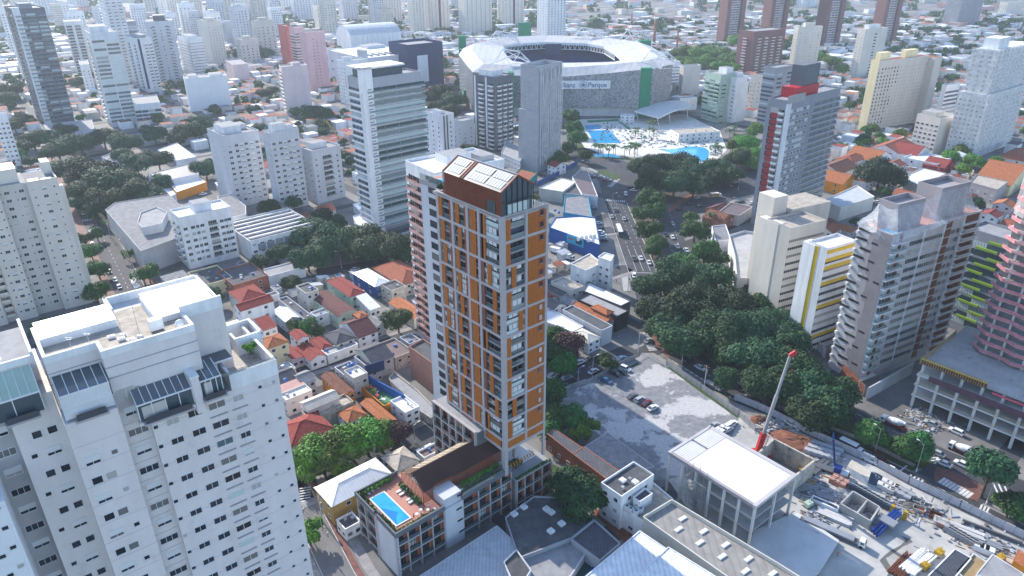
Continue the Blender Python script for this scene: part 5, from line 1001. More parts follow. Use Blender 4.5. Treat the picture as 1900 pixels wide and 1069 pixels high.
def pink():
    o = Vector((166.4, 199)); b = Bld('pink_tower', 'rounded tower under construction with pink netted floor edges, right edge', 'tower under construction', o, R(30), 34, 18, 78); L = b; H = 80
    m = MB(); m.box(2, 2, 14, 34, 17, H, M['concrete_dk']); b.part('core', m)
    def outline(k): return [(0,0),(8,-1.6),(18,-.4),(34,-1.8),(34,18),(2,18.5),(-1.2,14),(-.2,8),(-1.3,4)]
    for i in range(20):
        z = 15+3.3*i; m = MB(); m.prism(outline(0), z-.25, z, M['concrete_lt'], bot=True); b.part('floor_slab', m)
        m = MB(); q = outline(0)
        for j in (8, 7, 6, 5, 0, 1, 2): a, c = q[j], q[(j+1)%len(q)]; m.poly([(a[0],a[1],z-.4),(c[0],c[1],z-.4),(c[0],c[1],z+.95),(a[0],a[1],z+.95)], M['pink_net'])
        b.part('pink_net', m)
        for (x, y) in ((.5,1),(.6,8),(.6,13),(8,-.6),(17,.4),(26,0)):
            if i < 14: m = MB(); m.box(x, y, z, x+.5, y+.6, z+3.05, M['concrete_lt']); b.part('column', m)
    m = MB(); q = outline(0)
    for j in (8, 7, 6, 5, 0, 1, 2):
        a, c = q[j], q[(j+1)%len(q)]; m.poly([(a[0]-.4,a[1]-.5,66),(c[0]-.4,c[1]-.5,66),(c[0]+.5,c[1]+.4,84+2*math.sin(j)),(a[0]+.5,a[1]+.4,84+2*math.sin(j+1))], M['netting_dense'])
    b.part('white_net', m); b.done()
pink()
def frame_site():
    a = G(1690,735,0); c = G(1900,850,0); ang = math.atan2(-(a-c).x, (a-c).y); ang = R(40.5)
    b = Bld('unfinished_building', 'open concrete frame podium of the pink tower with yellow guard rails', 'building under construction', G(1690,733,4.5)+Vector((34*math.cos(R(-49.5)),34*math.sin(R(-49.5)))), R(40.5), 40, 34, 17)
    for k, z in enumerate((5, 9.2, 13.0, 17)):
        m = MB(); m.box(0 if k < 3 else 1.5, -40, z-.5, 40, 34, z, M['concrete_lt'] if k != 3 else M['concrete']); b.part('floor_slab', m)
        if k < 3:
            m = MB(); m.box(-.05,-40,z+.95,.0,34,z+1.05,M['paint_yellow'])
            for i in range(26): m.box(-.05,-40+2.9*i,z,.0,-39.9+2.9*i,z+1,M['paint_yellow'])
            b.part('guard_rail', m)
    m = MB(); m.box(-.6,-40,12.2,-.5,30,14.4,M['plum_net']); b.part('dark_net', m)
    m = MB(); m.box(-.45,-40,16.3,-.2,12,16.9,M['magenta']); b.part('red_tape', m)
    for i in range(13):
        y = 33.2-6*i
        for k, (z0, z1) in enumerate(((0,4.5),(5,8.7),(9.2,12.5),(13,16.5))): m = MB(); m.box(.3 if k < 3 else 1.8, y-.4, z0, 1.2 if k < 3 else 2.6, y+.4, z1, M['concrete_lt']); b.part('column', m)
    m = MB(); m.box(10,-40,0,11,34,16.5,M['concrete_dk']); b.part('back_wall', m)
    m = MB()
    for i in range(26): m.box(.0, 33.5-.75*i, 17, .3, 33.7-.75*i, 19.6, M['timber'])
    m.box(-.1,14,18.8,0,34,19.2,M['paint_yellow']); m.box(0,33.8,17,30,34.1,18.6,M['timber']); m.box(.3,14,17,.4,34,19,M['rust']); b.part('formwork', m)
    rg = random.Random(2); m = MB()
    for i in range(30): x, y = rg.uniform(2,9), rg.uniform(-30,30); s_ = rg.uniform(.6,1.8); m.box(x,y,rg.choice((.05,5,9.2)),x+s_,y+s_*1.3,rg.choice((.05,5,9.2))+.8,M[rg.choice(('timber','steel','concrete_lt','rust'))]) if False else None
    b.done()
frame_site()
# left cream tower
def cream_left():
    c1 = G(173,561); h = ZT(c1, 333); w = 46; an = R(38); o = c1-Vector((math.cos(an), math.sin(an)))*w; b = Bld('cream_tower', 'cream apartment tower with pinkish recessed bays, left edge', 'apartment tower', o, an, w, 20, h)
    m = MB(); m.box(0,0,0,w*.30,20,h,M['cream']); m.box(w*.30,1.6,0,w*.38,20,h,M['cream']); m.box(w*.38,0,0,w*.54,20,h,M['cream']); m.box(w*.54,1.8,0,w*.76,20,h+.5,M['beige'],M['roof_grey']); m.box(w*.76,0,0,w,20,h,M['cream'],M['concrete_dk']); b.part('wall', m)
    m = MB(); m.box(w*.4,5,h,w*.72,17,h+6,M['cream'],M['sheet_bright']); m.box(w*.93,12,h,w,20,h+5,M['cream']); m.box(w*.76,0,h,w,.5,h+1,M['cream']); m.box(w-.5,.5,h,w,12,h+1,M['cream']); m.box(w*.0,0,h,w*.54,.5,h+1.2,M['cream']); m.box(w*.78,2,h+.1,w*.86,6,h+.5,M['sheet_bright']); m.box(w*.88,1.5,h+.1,w*.96,4,h+.5,M['sheet_bright']); b.part('penthouse', m)
    n = int(h/3.4)
    for i in range(n):
        z = h-3.2-3.35*i
        for u in (.42,.52,.8,.96): b.add('window', ('wins',.6,.7,FW,'glass'), (w*u,0,z+.3))
        for u in (.47,.88): b.add('window', (('shut','win')[i%2],1.6,1.2,FW,'glass'), (w*u,0,z))
        for u in (.6,.71): b.add('window', ('win',1.7,1.2,FW,'glass'), (w*u,1.8,z)); b.add('window', ('wins',.5,.6,FW,'glass'), (w*(u-.045),1.8,z+.2))
        b.add('balcony', ('balc',3.2,1.8,'cream','glass'), (w*.34,1.6,z-.6)); b.add('window', ('win',1.5,1.1,FW,'glass'), (w*.2,0,z)); b.add('window', ('wins',.6,.7,FW,'glass'), (w*.27,0,z))
        m = MB(); 
    for i in range(4): m = MB(); z = h-13*i-9; m.box(0,-.04,z,w*.54,0,z+.12,M['taupe_lt']); m.box(w*.76,-.04,z,w,0,z+.12,M['taupe_lt']); b.part('string_course', m)
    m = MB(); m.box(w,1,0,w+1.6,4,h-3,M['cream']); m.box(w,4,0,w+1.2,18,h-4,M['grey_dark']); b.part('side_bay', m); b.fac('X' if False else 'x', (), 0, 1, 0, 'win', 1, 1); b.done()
cream_left()
# distant towers along the top edge
FT = [((398,-30),62,470,384,'cream'),((470,-30),66,512,446,'white2'),((540,-26),64,573,528,'white2'),((632,-30),70,660,614,'grey_light'),((712,-30),72,742,688,'cream'),((796,-20),70,832,776,'plum'),((862,-22),74,912,838,'cream'),((935,-24),70,972,912,'plum'),((1016,-14),80,1051,968,'white2'),((1790,-18),62,1850,1752,'grey_mid'),((1496,-30),50,1520,1482,'white2'),((58,-22),60,100,40,'white2'),((10,-25),66,30,-20,'cream'),((330,-14),40,350,318,'white2'),((1870,5),28,1900,1856,'cream'),((240,10),58,268,226,'white2'),((306,-10),60,334,290,'cream'),((434,10),50,458,416,'white2'),((502,16),46,522,486,'white2'),((588,12),44,612,572,'cream'),((92,8),50,112,78,'cream'),((348,22),44,368,334,'grey_light')]
FL = ['pale striped cream tower at the top edge','white towers pair by the top left cream tower','white tower behind the pink group','grey ribbed tower above the arched hall','cream tower right of the arched hall','white and plum striped tower, left of three','cream and white tower above the mall roof','plum striped tower behind the stadium stairs','big white gridded slab directly behind the stadium','dark glass office slab at the top right','pale tower between brown towers','faint white tower at the top left corner','faint cream tower, top left corner','small white block near the chimney, left','small cream block at the top right corner','white tower above the blue glass tower, upper left','cream tower behind the wide pale slab tower','white tower between cream tower and pink group','slim white tower left of the salmon slice','cream tower peeking above the pale pink tower','cream tower right of the dark banded tower top','grey tower behind the banded ten storey block']
for (c0, h, xr, xl, wl), lb in zip(FT, FL):
    hh = h; s = wl == 'plum'
    tw(lb, c0, float(hh), xr, xl, 'cream' if s else wl, [('win',5,1.6,1.4),('fin',(.5,),4,0,'plum')] if s else [('win',6,1.5,1.5)], [('balc',2,5,1.8,FW)] if s else [('win',4,1.5,1.4)], ang=30, dz=3.4, dmax=26)
for px, b_, h, r, lb in ((1213,86,36,2.3,'tallest red brick chimney behind the stadium'),(1171,54,26,2.0,'short red brick chimney, left of the tallest'),(1255,97,30,1.5,'thin brick chimney right of the tallest one'),(363,66,38,2.2,'brown chimney by the cream tower, upper left')):
    p = G(px, b_); o = empty('brick_chimney', lb, 'chimney', (p.x, p.y, 0), 0, 'brick factory chimneys'); m = MB(); m.sm = True; m.tube((0,0,0),(0,0,h),r,r*.62,M['brick'],12); m.build('shaft', o); m = MB(); m.tube((0,0,h),(0,0,h+.8),r*.75,r*.75,M['brick_block'],12); m.build('rim', o)
# ================================================================ stadium and swimming club
mk('stadium_roof', (.47,.47,.48), var=.12, scale=.08); ribbed(M['stadium_roof'], 6, .9)
def T_stadium():
    o = empty('stadium', 'white roofed oval football stadium with silver mesh walls and a blue seating bowl', 'stadium', (48, 750, 0)); ox, oy = 48, 750
    O = [(-34,668,38),(10,658,36),(49,656,35.5),(85,656,38),(116,650,42),(126,654,42),(148,680,42),(152,740,42),(150,812,41),(108,862,41),(48,884,41),(8,875,41),(-20,848,41),(-50,803,41),(-52,756,41),(-40,690,40)]
    I = [(2,712),(14,700),(47,698),(78,699),(98,703),(103,708),(107,720),(106,760),(101,808),(85,836),(38,850),(15,842),(-2,828),(-7,811),(-6,775),(-3,742)]
    O = [(x-ox, y-oy, z) for x, y, z in O]; I = [(x-ox, y-oy, 41) for x, y in I]; n = 16
    mm = mat('mesh_wall', (.34,.355,.39), rough=.4, metal=.5, var=.1); t = mm.node_tree; uv = t.nodes.new('ShaderNodeUVMap'); v = t.nodes.new('ShaderNodeTexVoronoi'); v.inputs['Scale'].default_value = .9; t.links.new(uv.outputs[0], v.inputs[0]); r = t.nodes.new('ShaderNodeMapRange'); r.inputs[1].default_value = .2; r.inputs[2].default_value = .7; r.inputs[3].default_value = 1.2; r.inputs[4].default_value = .55; t.links.new(v.outputs[0], r.inputs[0]); _mul(mm, r.outputs[0])
    m = MB()
    for i in range(n): a, b = O[i], O[(i+1)%n]; m.poly([(a[0],a[1],8),(b[0],b[1],8),(b[0],b[1],b[2]),(a[0],a[1],a[2])], mm); m.poly([(a[0]*.97,a[1]*.97,0),(b[0]*.97,b[1]*.97,0),(b[0]*.97,b[1]*.97,8),(a[0]*.97,a[1]*.97,8)], M['concrete_lt'])
    m.build('facade', o); m = MB()
    for i in range(n):
        a, b, c, d = O[i], O[(i+1)%n], I[(i+1)%n], I[i]; k = .5; am = [a[j]*.72+d[j]*.28 for j in range(3)]; bm = [b[j]*.72+c[j]*.28 for j in range(3)]; am[2] += 4.5; bm[2] += 4.5
        m.poly([a, b, bm, am], M['stadium_roof']); m.poly([am, bm, c, d], M['stadium_roof']); m.poly([d, c, (c[0],c[1],38.5), (d[0],d[1],38.5)], M['white']); m.poly([(a[0],a[1],a[2]-1),(d[0],d[1],38.5),(c[0],c[1],38.5),(b[0],b[1],b[2]-1)], M['grey'])
    m.sm = False; m.build('roof', o); m = MB()
    for i in range(n):
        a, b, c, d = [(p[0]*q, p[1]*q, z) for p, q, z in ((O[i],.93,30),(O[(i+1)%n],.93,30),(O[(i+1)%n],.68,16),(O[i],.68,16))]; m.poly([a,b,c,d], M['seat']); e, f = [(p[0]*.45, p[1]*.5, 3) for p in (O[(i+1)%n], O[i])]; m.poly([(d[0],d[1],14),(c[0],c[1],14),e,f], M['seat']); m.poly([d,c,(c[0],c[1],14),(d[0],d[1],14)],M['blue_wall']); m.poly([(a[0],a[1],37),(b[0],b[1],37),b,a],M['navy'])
    m.build('seating_bowl', o); m = MB(); m.box(-42,-62,.1,42,62,2.5,M['pitch']); m.build('pitch', o); m = MB()
    for i in range(7, 14):      # trusses under the far roof edge
        a, b = Vector(I[i]), Vector(I[i+1]); L = (b-a).length; k = max(2, int(L/5)); lo = Vector((0,0,-7)); m.bar(a+lo, b+lo, .6, .6, M['white'])
        for j in range(k): p, q = a.lerp(b, j/k), a.lerp(b, (j+1)/k); m.bar(p, p.lerp(q,.5)+lo, .45, .45, M['white']); m.bar(p.lerp(q,.5)+lo, q, .45, .45, M['white'])
    m.build('roof_truss', o); m = MB(); m.box(-9,91,28,9,92,40,M['navy']); m.build('scoreboard', o)
    for cx, cy, a in ((-56,84,20),(40,112,-70),(84,44,200) if False else (88,86,-40),(-48,-62,200),(84,-78,-60)):     # corner lattice masts
        m = MB(); rg = random.Random(int(cx)); top = [Vector((cx-7,cy,55)), Vector((cx+9,cy-4,53))]; ft = [Vector((cx-20,cy-8,42)), Vector((cx+22,cy-14,42)), Vector((cx-14,cy+8,42)), Vector((cx+18,cy+6,42)), Vector((cx,cy-18,42))]
        for t_ in top:
            for f in ft: m.bar(t_, f, .5, .5, M['white'])
        m.bar(top[0], top[1], .8, .8, M['white'])
        for i in range(5): m.bar(ft[i], ft[(i+2)%5], .4, .4, M['white']); m.bar(top[0].lerp(ft[i],.5), top[1].lerp(ft[(i+1)%5],.5), .35, .35, M['white'])
        m.build('roof_mast', o)
    for q in ((66,-100,76,-93,0,43),(-102,52,-96,58,0,40),(-106,100,-98,106,0,48),(-38,196,-22,200,20,52),(92,66,104,74,0,46),(-50,-105,-45,-96,0,41)): m = MB(); m.box(q[0],q[1],q[4],q[2],q[3],q[5],M['green']); m.build('green_stair_wall', o)
    m = MB()
    for i in range(4): m.box(-96+i*3,-40-i*4,6*i+4,-78+i*2,-10,6*i+9,M['green' if i < 3 else 'concrete_lt'])
    for i in range(9): m.box(-97,-44,4+3.2*i,-78,-43.6,4.5+3.2*i,M['white2'])
    m.build('stair_tiers', o)
    m = MB(); m.box(-10,-96.4,25.2,40.5,-95.2,32.2,M['white']); sg = m.build('sign_board', o); 
    def txt(s, x, size, z=26.6):
        c = bpy.data.curves.new('sign_text', 'FONT'); c.body = s; c.size = size; c.extrude = .08; c.materials.append(M['sign_blue']); ob = bpy.data.objects.new('sign_text', c); C.objects.link(ob); dg = bpy.context.evaluated_depsgraph_get(); me = bpy.data.meshes.new_from_object(ob.evaluated_get(dg)); bpy.data.objects.remove(ob)
        t2 = inst(me, 'lettering', sg, (x, -96.6, z)); t2.rotation_euler = (math.pi/2, 0, 0)
    mk('sign_blue', (.01,.06,.24)); txt('Allianz', -6.5, 6.0); txt('Parque', 20.6, 6.0); m = MB()
    for i in range(24): a, b = 2*math.pi*i/24, 2*math.pi*(i+1)/24; m.bar((16.4+2.9*math.cos(a),-96.6,28.7+2.9*math.sin(a)), (16.4+2.9*math.cos(b),-96.6,28.7+2.9*math.sin(b)), .5, .25, M['sign_blue'])
    for dx, h in ((-1.3,1.3),(0,1.9),(1.3,1.3)): m.box(16.1+dx*.9,-96.8,27.2,16.7+dx*.9,-96.5,28.4+h,M['sign_blue'])
    m.build('emblem', sg)
T_stadium()
mk('pool_deck', (.62,.60,.55), var=.15); B_ = lambda x, y: (1020+x/4.75, 190+y/4.75)
gpoly('pool_deck', [B_(*p) for p in ((250,150),(620,140),(760,150),(1180,100),(1500,250),(1560,420),(1480,500),(1240,560),(950,500),(600,470),(330,440),(240,300))], .012, 'pool_deck')
for q in ([(64,603),(83,605),(87,561),(66,562)], [(64,623),(76,625),(78,608),(63,606)]): gpoly('pool_water', q, .05, 'water', world=True); 
for i in range(7): strip('lane_line', [(66.5+2.6*i, 604), (68.5+2.6*i, 562)], .35, .07, 'water_shade_lane')
gpoly('pool_water', [B_(*p) for p in ((950,410),(1040,415),(1150,405),(1200,392),(1290,388),(1370,402),(1405,430),(1400,480),(1370,515),(1290,522),(1200,500),(1080,450))], .05, 'water'); gpoly('pool_water', [B_(*p) for p in ((380,450),(560,455),(640,490),(400,480))], .05, 'water')
def wave():
    o = empty('wave_canopy', 'curved pale wave shaped canopy roof beside the club pools', 'canopy', (109,642,0)); m = MB(); P4 = [Vector(p) for p in ((0,0),(53,41),(57,9),(17,-27))]; n = 12
    def Z(t): return 8+3.2*math.sin(t*math.pi*.95)
    for i in range(n):
        a, b, c, d = P4[0].lerp(P4[1],i/n), P4[0].lerp(P4[1],(i+1)/n), P4[3].lerp(P4[2],(i+1)/n), P4[3].lerp(P4[2],i/n); z0, z1 = Z(i/n), Z((i+1)/n)
        m.poly([(d.x,d.y,z0),(c.x,c.y,z1),(b.x,b.y,z1),(a.x,a.y,z0)], M['roof_beige' if False else 'concrete_lt']); m.poly([(d.x,d.y,z0-1.3),(c.x,c.y,z1-1.3),(c.x,c.y,z1),(d.x,d.y,z0)], M['white'])
        m.poly([(a.x,a.y,z0-1.3),(d.x,d.y,z0-1.3),(d.x,d.y,z0),(a.x,a.y,z0)], M['white']) if i == 0 else None
    m.build('roof', o)
    for x, y, z in ((4,0,8),(18,-22,9),(30,-12,11),(44,28,10),(50,8,10)): m = MB(); m.bar((x,y,0),(x-2,y,z-.3),.6,.6,M['white']); m.build('support', o)
wave()
house(None, None, None, 6, 'white', 'flat', 'roof_beige', 'white club bar building with a green fence by the round pool', 'building', 'club_building', (7,2), org=((132,563), R(14), 36, 16), par=.5); house(None, None, None, 5, 'white', 'flat', 'roof_white', 'small white kiosk at the foot of the stadium, beside the wave canopy', 'kiosk', 'kiosk', (3,1), org=((96,634), R(-10), 12, 8))
house(None, None, None, 3.2, 'green', 'flat', 'green', 'green walled box on the club bar roof side', 'kiosk', 'kiosk', (0,0), org=((152,590), R(14), 10, 3))
rg = random.Random(4)
for i in range(26): p = G(*B_(rg.choice((rg.uniform(430,700), rg.uniform(760,1450))), rg.uniform(190,300) if i % 2 else rg.uniform(330,380))); person(p.x, p.y, .05, i % 4, 'tiny bather standing on the club pool deck', rg.uniform(0,6), 'bathers at the club')
for i in range(34):
    x, y = (rg.uniform(380,800), rg.uniform(440,500)) if i < 17 else (rg.uniform(740,960), rg.uniform(210,330)) if i < 24 else (rg.uniform(1440,1640), rg.uniform(200,480)); p = G(*B_(x, y)); palm(p.x, p.y, rg.uniform(6,9), ('palm tree between club pools and avenue' if i < 17 else 'palm tree on the sunny club deck' if i < 24 else 'palm tree right of the round club pool'), 'palm trees at the club')

rg = random.Random(14); m = MB()
for i in range(420):
    x, y = rg.choice(((rg.uniform(440,720), rg.uniform(180,330)), (rg.uniform(640,960), rg.uniform(230,400)), (rg.uniform(940,1480), rg.uniform(340,395)), (rg.uniform(1400,1500), rg.uniform(380,470)))); p = G(*B_(x, y)); m.box(p.x, p.y, .05, p.x+rg.uniform(.6,1.9), p.y+.7, rg.uniform(.3,.9), M[rg.choice(('white','grey_mid','steel','navy','green','white','taupe'))])
o = m.build('pool_chairs'); o['kind'] = 'stuff'; o['label'] = 'rows of chairs and loungers scattered over the club pool deck'; o['category'] = 'chairs'
gpoly('lawn', [B_(*p) for p in ((330,160),(600,148),(610,165),(340,180))], .03, 'green'); gpoly('lawn', [B_(*p) for p in ((600,170),(625,165),(720,240),(700,245))], .03, 'green'); gpoly('lawn', [B_(*p) for p in ((250,300),(330,440),(600,478),(790,500),(790,520),(240,470))], .03, 'grass')
# ================================================================ low buildings
sheet('sheet_beige', (.55,.50,.42), .9, .8); mk('roof_cream', (.62,.58,.50), var=.1); mk('court_green', (.07,.22,.12), var=.3); sheet('fibro_tan', (.30,.28,.26), 2, .85); mk('mustard', (.42,.27,.08), streak=.4)
def HR(c0, c1, c2, h, wall, kind, rm, label, wins=(2, 2), ang=40.5, **k):
    a = G(c0[0], c0[1], h); an = R(ang); u = Vector((math.cos(an), math.sin(an))); v = Vector((-u.y, u.x))
    w = max(4, (G(c1[0], c1[1], h)-a).dot(u)); d = max(4, (G(c2[0], c2[1], h)-a).dot(v)); return house(None, None, None, h, wall, kind, rm, label, wins=wins, org=(a, an, w, d), **k)
def pb(px, h, wall, rm, label, par=.5, name='building', cat='building', base=0, wins=None, group=None, z0=0):
    P = [G(x, y, h) for x, y in px]; c = sum(P, Vector((0, 0)))/len(P); o = empty(name, label, cat, (c.x, c.y, z0), 0, group); P = [(p.x-c.x, p.y-c.y) for p in P]; h -= z0
    if sum(P[i][0]*P[i-1][1]-P[i-1][0]*P[i][1] for i in range(len(P))) > 0: P = P[::-1]
    m = MB(); m.prism(P, 0, h-.02, M[wall]); m.build('wall', o); m = MB(); m.poly([(x, y, h) for x, y in P], M[rm]); m.build('roof', o); n = len(P)
    if par:
        m = MB()
        for i in range(n): m.bar((*P[i], h+par/2-.1), (*P[(i+1)%n], h+par/2-.1), .3, par+.2, M[wall])
        m.build('parapet', o)
    for i in range(n):
        a, b = Vector(P[i]), Vector(P[(i+1)%n]); L = (b-a).length; d = (b-a)/max(L, .01); nr = Vector((d.y, -d.x)); mid = (a+b)/2
        if wins and L > 5 and nr.dot(-(mid+c)) > 0:
            for k in range(int(L/wins)):
                for f in range(max(1, int(h/3.6))):
                    p = a+d*(L*(k+.5)/int(L/wins)); inst(win_mb('win', 1.4, 1.1)[1], 'window', o, (p.x, p.y, 1.2+3.3*f), math.atan2(d.y, d.x))
    return o
for a in [
 ((448,562),(487,541),(427,540),7,'cream','hip','tile_red','cream house with a red hip roof beside the yellow blue-windowed house'),
 ((446,577),(506,557),(441,563),11,'white','gx','tile_red','tall white side-walled house with a long red gable roof'),
 ((529,597),(555,588),(511,577),5,'grey_light','gy','sheet_white','small gabled shed with a white metal roof'),
 ((489,613),(510,602),(474,599),8,'white','sx','tile_red','white house with a spotted red lean-to roof'),
 ((497,647),(535,634),(488,628),10,'yellow_cream','hip','tile_orange','three storey pale yellow house with an orange hip roof'),
 ((553,631),(571,623),(540,617),7.5,'white','gy','tile_red','narrow white house with a small red gable roof'),
 ((576,669),(604,658),(553,643),4.5,'white','gy','tile_red','red gabled house with a dark garage front on the side street'),
 ((542,669),(562,660),(537,641),4,'pink_pale','sy','tile_red','low red lean-to roofed house left of the garage house'),
 ((598,649),(614,640),(579,629),4,'cream','hip','tile_red','small red hip roofed house above the striped carport'),
 ((608,662),(665,641),(599,651),3.4,'white','flat','sheet_grey','striped grey carport along the side street'),
 ((624,639),(658,626),(604,620),5,'beige','hip','fibro_dk','dark grey hip roofed house on the side street'),
 ((568,547),(592,540),(543,535),9.5,'beige','flat','membrane','three storey beige block with a walled roof terrace'),
 ((586,590),(617,574),(579,581),5,'white2','flat','roof_grey','low white terrace below the beige block'),
 ((628,590),(661,575),(594,547),6,'mint','by','tile_plum','arched plum vault roofed hall with pale green walls'),
 ((572,601),(586,593),(528,553),4,'grey_light','flat','fibro_dk','long narrow dark roof beside the beige block'),
 ((650,551),(673,539),(614,519),7,'mint','hip','tile_red','pale green house with a big red hip roof on the tree street'),
 ((696,532),(721,521),(662,504),6,'blue_wall','hip','sheet_bright','blue walled house with a patched white and red roof'),
 ((746,530),(792,511),(698,494),6,'cream','hip','tile','wide terracotta hip roofed house beside the orange tower'),
 ((726,542),(750,531),(709,529),7,'stucco_old','flat','membrane','beige block with a bare brick side wall'),
 ((687,575),(702,567),(661,554),4.5,'white','sx','sheet_white','small white house with a corrugated white roof'),
 ((667,591),(680,584),(656,582),8,'brick','hip','tile_orange','small brick turret house with an orange hip roof'),
 ((665,627),(698,612),(632,599),5,'white','gx','tile_plum','house with a wine coloured gable roof and white trim'),
 ((768,591),(790,580),(749,552),5,'cream','gy','tile_orange','orange roofed house touching the pink and white tower'),
 ((698,607),(715,600),(680,592),5,'beige','gy','fibro','grey gabled house left of the round street tree'),
 ((692,675),(728,659),(662,648),7,'beige','gx','fibro_dk','big dark grey roofed house at the side street bend'),
 ((733,667),(763,651),(706,639),5,'stucco_old','flat','sheet_brown','brown roofed workshop with a white skylight'),
 ((760,641),(778,631),(745,627),4,'grey_light','flat','fibro','grey roofed shed above the brown workshop'),
 ((752,769),(776,755),(727,745),5,'white','flat','roof_white','white roofed school block by the green court'),
 ((656,705),(682,694),(639,690),8,'beige','flat','roof_white','beige house with a white roof terrace above the blue court'),
 ((638,734),(656,725),(588,701),6,'orange_wall','gy','tile_old','long house with a mottled terracotta roof and orange wall'),
 ((641,701),(661,682),(618,685),5,'grey_light','flat','membrane','low black roofed shed behind the mottled roof house'),
 ((690,690),(703,683),(640,671),5,'grey_light','flat','fibro_dk','dark roofed garages along the side street'),
 ((572,761),(630,738),(555,747),8,'pink_pale','gx','sheet_beige','house with a beige corrugated roof and pinkish wall'),
 ((576,782),(658,749),(548,772),5.5,'stucco_old','flat','roof_beige','stained old walled yard building below the corrugated roof'),
 ((540,829),(622,797),(505,795),6,'pink_pale','hip','tile_red','large red hip roofed house at the foot of the white tower'),
 ((646,784),(682,771),(628,765),5,'white','hip','tile_orange','orange hip roofed house above the long tree row'),
 ((715,787),(728,778),(672,747),5,'brick','gy','tile_orange','long orange gabled house beside the blue school court'),
 ((523,731),(571,719),(518,720),6,'pink_pale','sx','pinkw','flat salmon pink roofed house right of the white tower'),
 ((531,746),(584,731),(521,733),6,'cream','flat','sheet_white','creamy sheet roofed house below the salmon roof'),
 ((561,713),(584,703),(540,697),6,'grey_light','gx','fibro','grey gabled house below the side street'),
 ((520,713),(553,701),(510,690),6,'grey_light','gx','fibro_dk','dark gabled house right of the white tower terrace'),
 ((519,697),(552,688),(512,681),5,'beige','flat','sheet_lgrey','pale grey shed roof at the side street edge'),
 ((376,533),(433,518),(360,505),5.5,'yellow_cream','flat','membrane','low yellow house with pale blue windows'),
 ((320,535),(360,521),(289,515),6,'grey_light','hip','fibro','grey hip roofed house near the avenue bus'),
 ((433,532),(495,511),(420,502),6,'brick','flat','fibro_dk','dark roofed garage hall with brick front'),
 ((616,939),(726,879),(590,903),7,'mustard','hip','sheet_bright','mustard corner house with a broad white metal roof'),
 ((737,874),(776,853),(702,852),6,'beige','hip','roof_beige','house with a dusty beige hip roof behind the pool deck building'),
 ((787,853),(823,833),(775,846),4,'white','flat','sheet_brown','small white slatted annex beside the pergola'),
 ((641,986),(668,968),(627,966),3.5,'white','flat','membrane','low carport with dark roof left of the pool deck building'),
 ((1124,598),(1139,590),(1067,566),6,'brick','gy','tile_orange','long bright orange tiled house by the junction'),
 ((1126,584),(1133,578),(1099,569),8,'brick','hip','tile_orange','raised orange hip roof on the junction house'),
 ((1091,637),(1115,627),(1063,617),5,'white2','hip','roof_cream','low building with a cream tent shaped roof by the round tree'),
 ((1027,574),(1048,564),(1012,560),6,'white','gy','sheet_dark','white cottage with a slate gable roof right of the orange tower'),
 ((1059,565),(1072,558),(1044,553),6,'white','gy','fibro','grey gabled cottage behind the orange tiled house'),
 ((1017,559),(1032,550),(1003,547),5,'white','gy','tile_red','red gabled house touching the orange tower edge'),
 ((1043,549),(1054,542),(1012,531),6,'beige','gy','fibro_dk','dark gabled row house right of the orange tower'),
 ((1060,542),(1078,531),(1036,519),8,'beige','flat','roof_beige','beige house with a flat dusty roof near the white corner block'),
 ((1153,925),(1212,883),(1116,898),11,'white','flat','membrane','white two storey building with a black membrane roof, bottom centre'),
 ((1583,303),(1612,292),(1556,293),5,'white','hip','tile','terracotta hip house right of the slate tower, left end'),
 ((1625,300),(1650,287),(1590,281),5,'white','gy','tile_orange','terracotta gabled house second in the right hand cluster'),
 ((1667,285),(1700,270),(1625,270),6,'white','gx','tile','long terracotta gabled house beneath the beige slab block'),
 ((1700,290),(1722,278),(1668,273),6,'white','gy','tile_red','red tiled terrace house by the beige slab block'),
 ((1740,306),(1765,294),(1690,288),6,'white','flat','roof_white','white stepped house beside the cream office block'),
 ((1752,312),(1770,302),(1722,300),5,'red_wall','gy','tile_red','bright red walled house in the right hand cluster'),
 ((1563,342),(1590,330),(1532,325),7,'orange_wall','gy','tile_orange','orange painted house beside the slate tower'),
 ((1605,345),(1622,338),(1578,330),5,'white','sy','tile','small white house with terracotta lean-to by the dark ficus'),
 ((1560,322),(1592,308),(1530,305),6,'cream','gx','tile_old','weathered terracotta house behind the orange painted one'),
 ((1875,345),(1925,322),(1840,315),7,'yellow_cream','gy','tile_orange','row of orange roofed houses at the right edge'),
 ((1900,300),(1940,285),(1868,283),6,'cream','hip','tile','terracotta hip house right of the netted tower base'),
 ((1338,395),(1352,385),(1300,390),5,'brick','gx','tile_plum','plum tiled house left of the slate tower'),
 ((1338,412),(1354,398),(1302,402),5,'brick','gy','tile_old','maroon tiled house near the avenue bend'),
 ]: HR(*a)
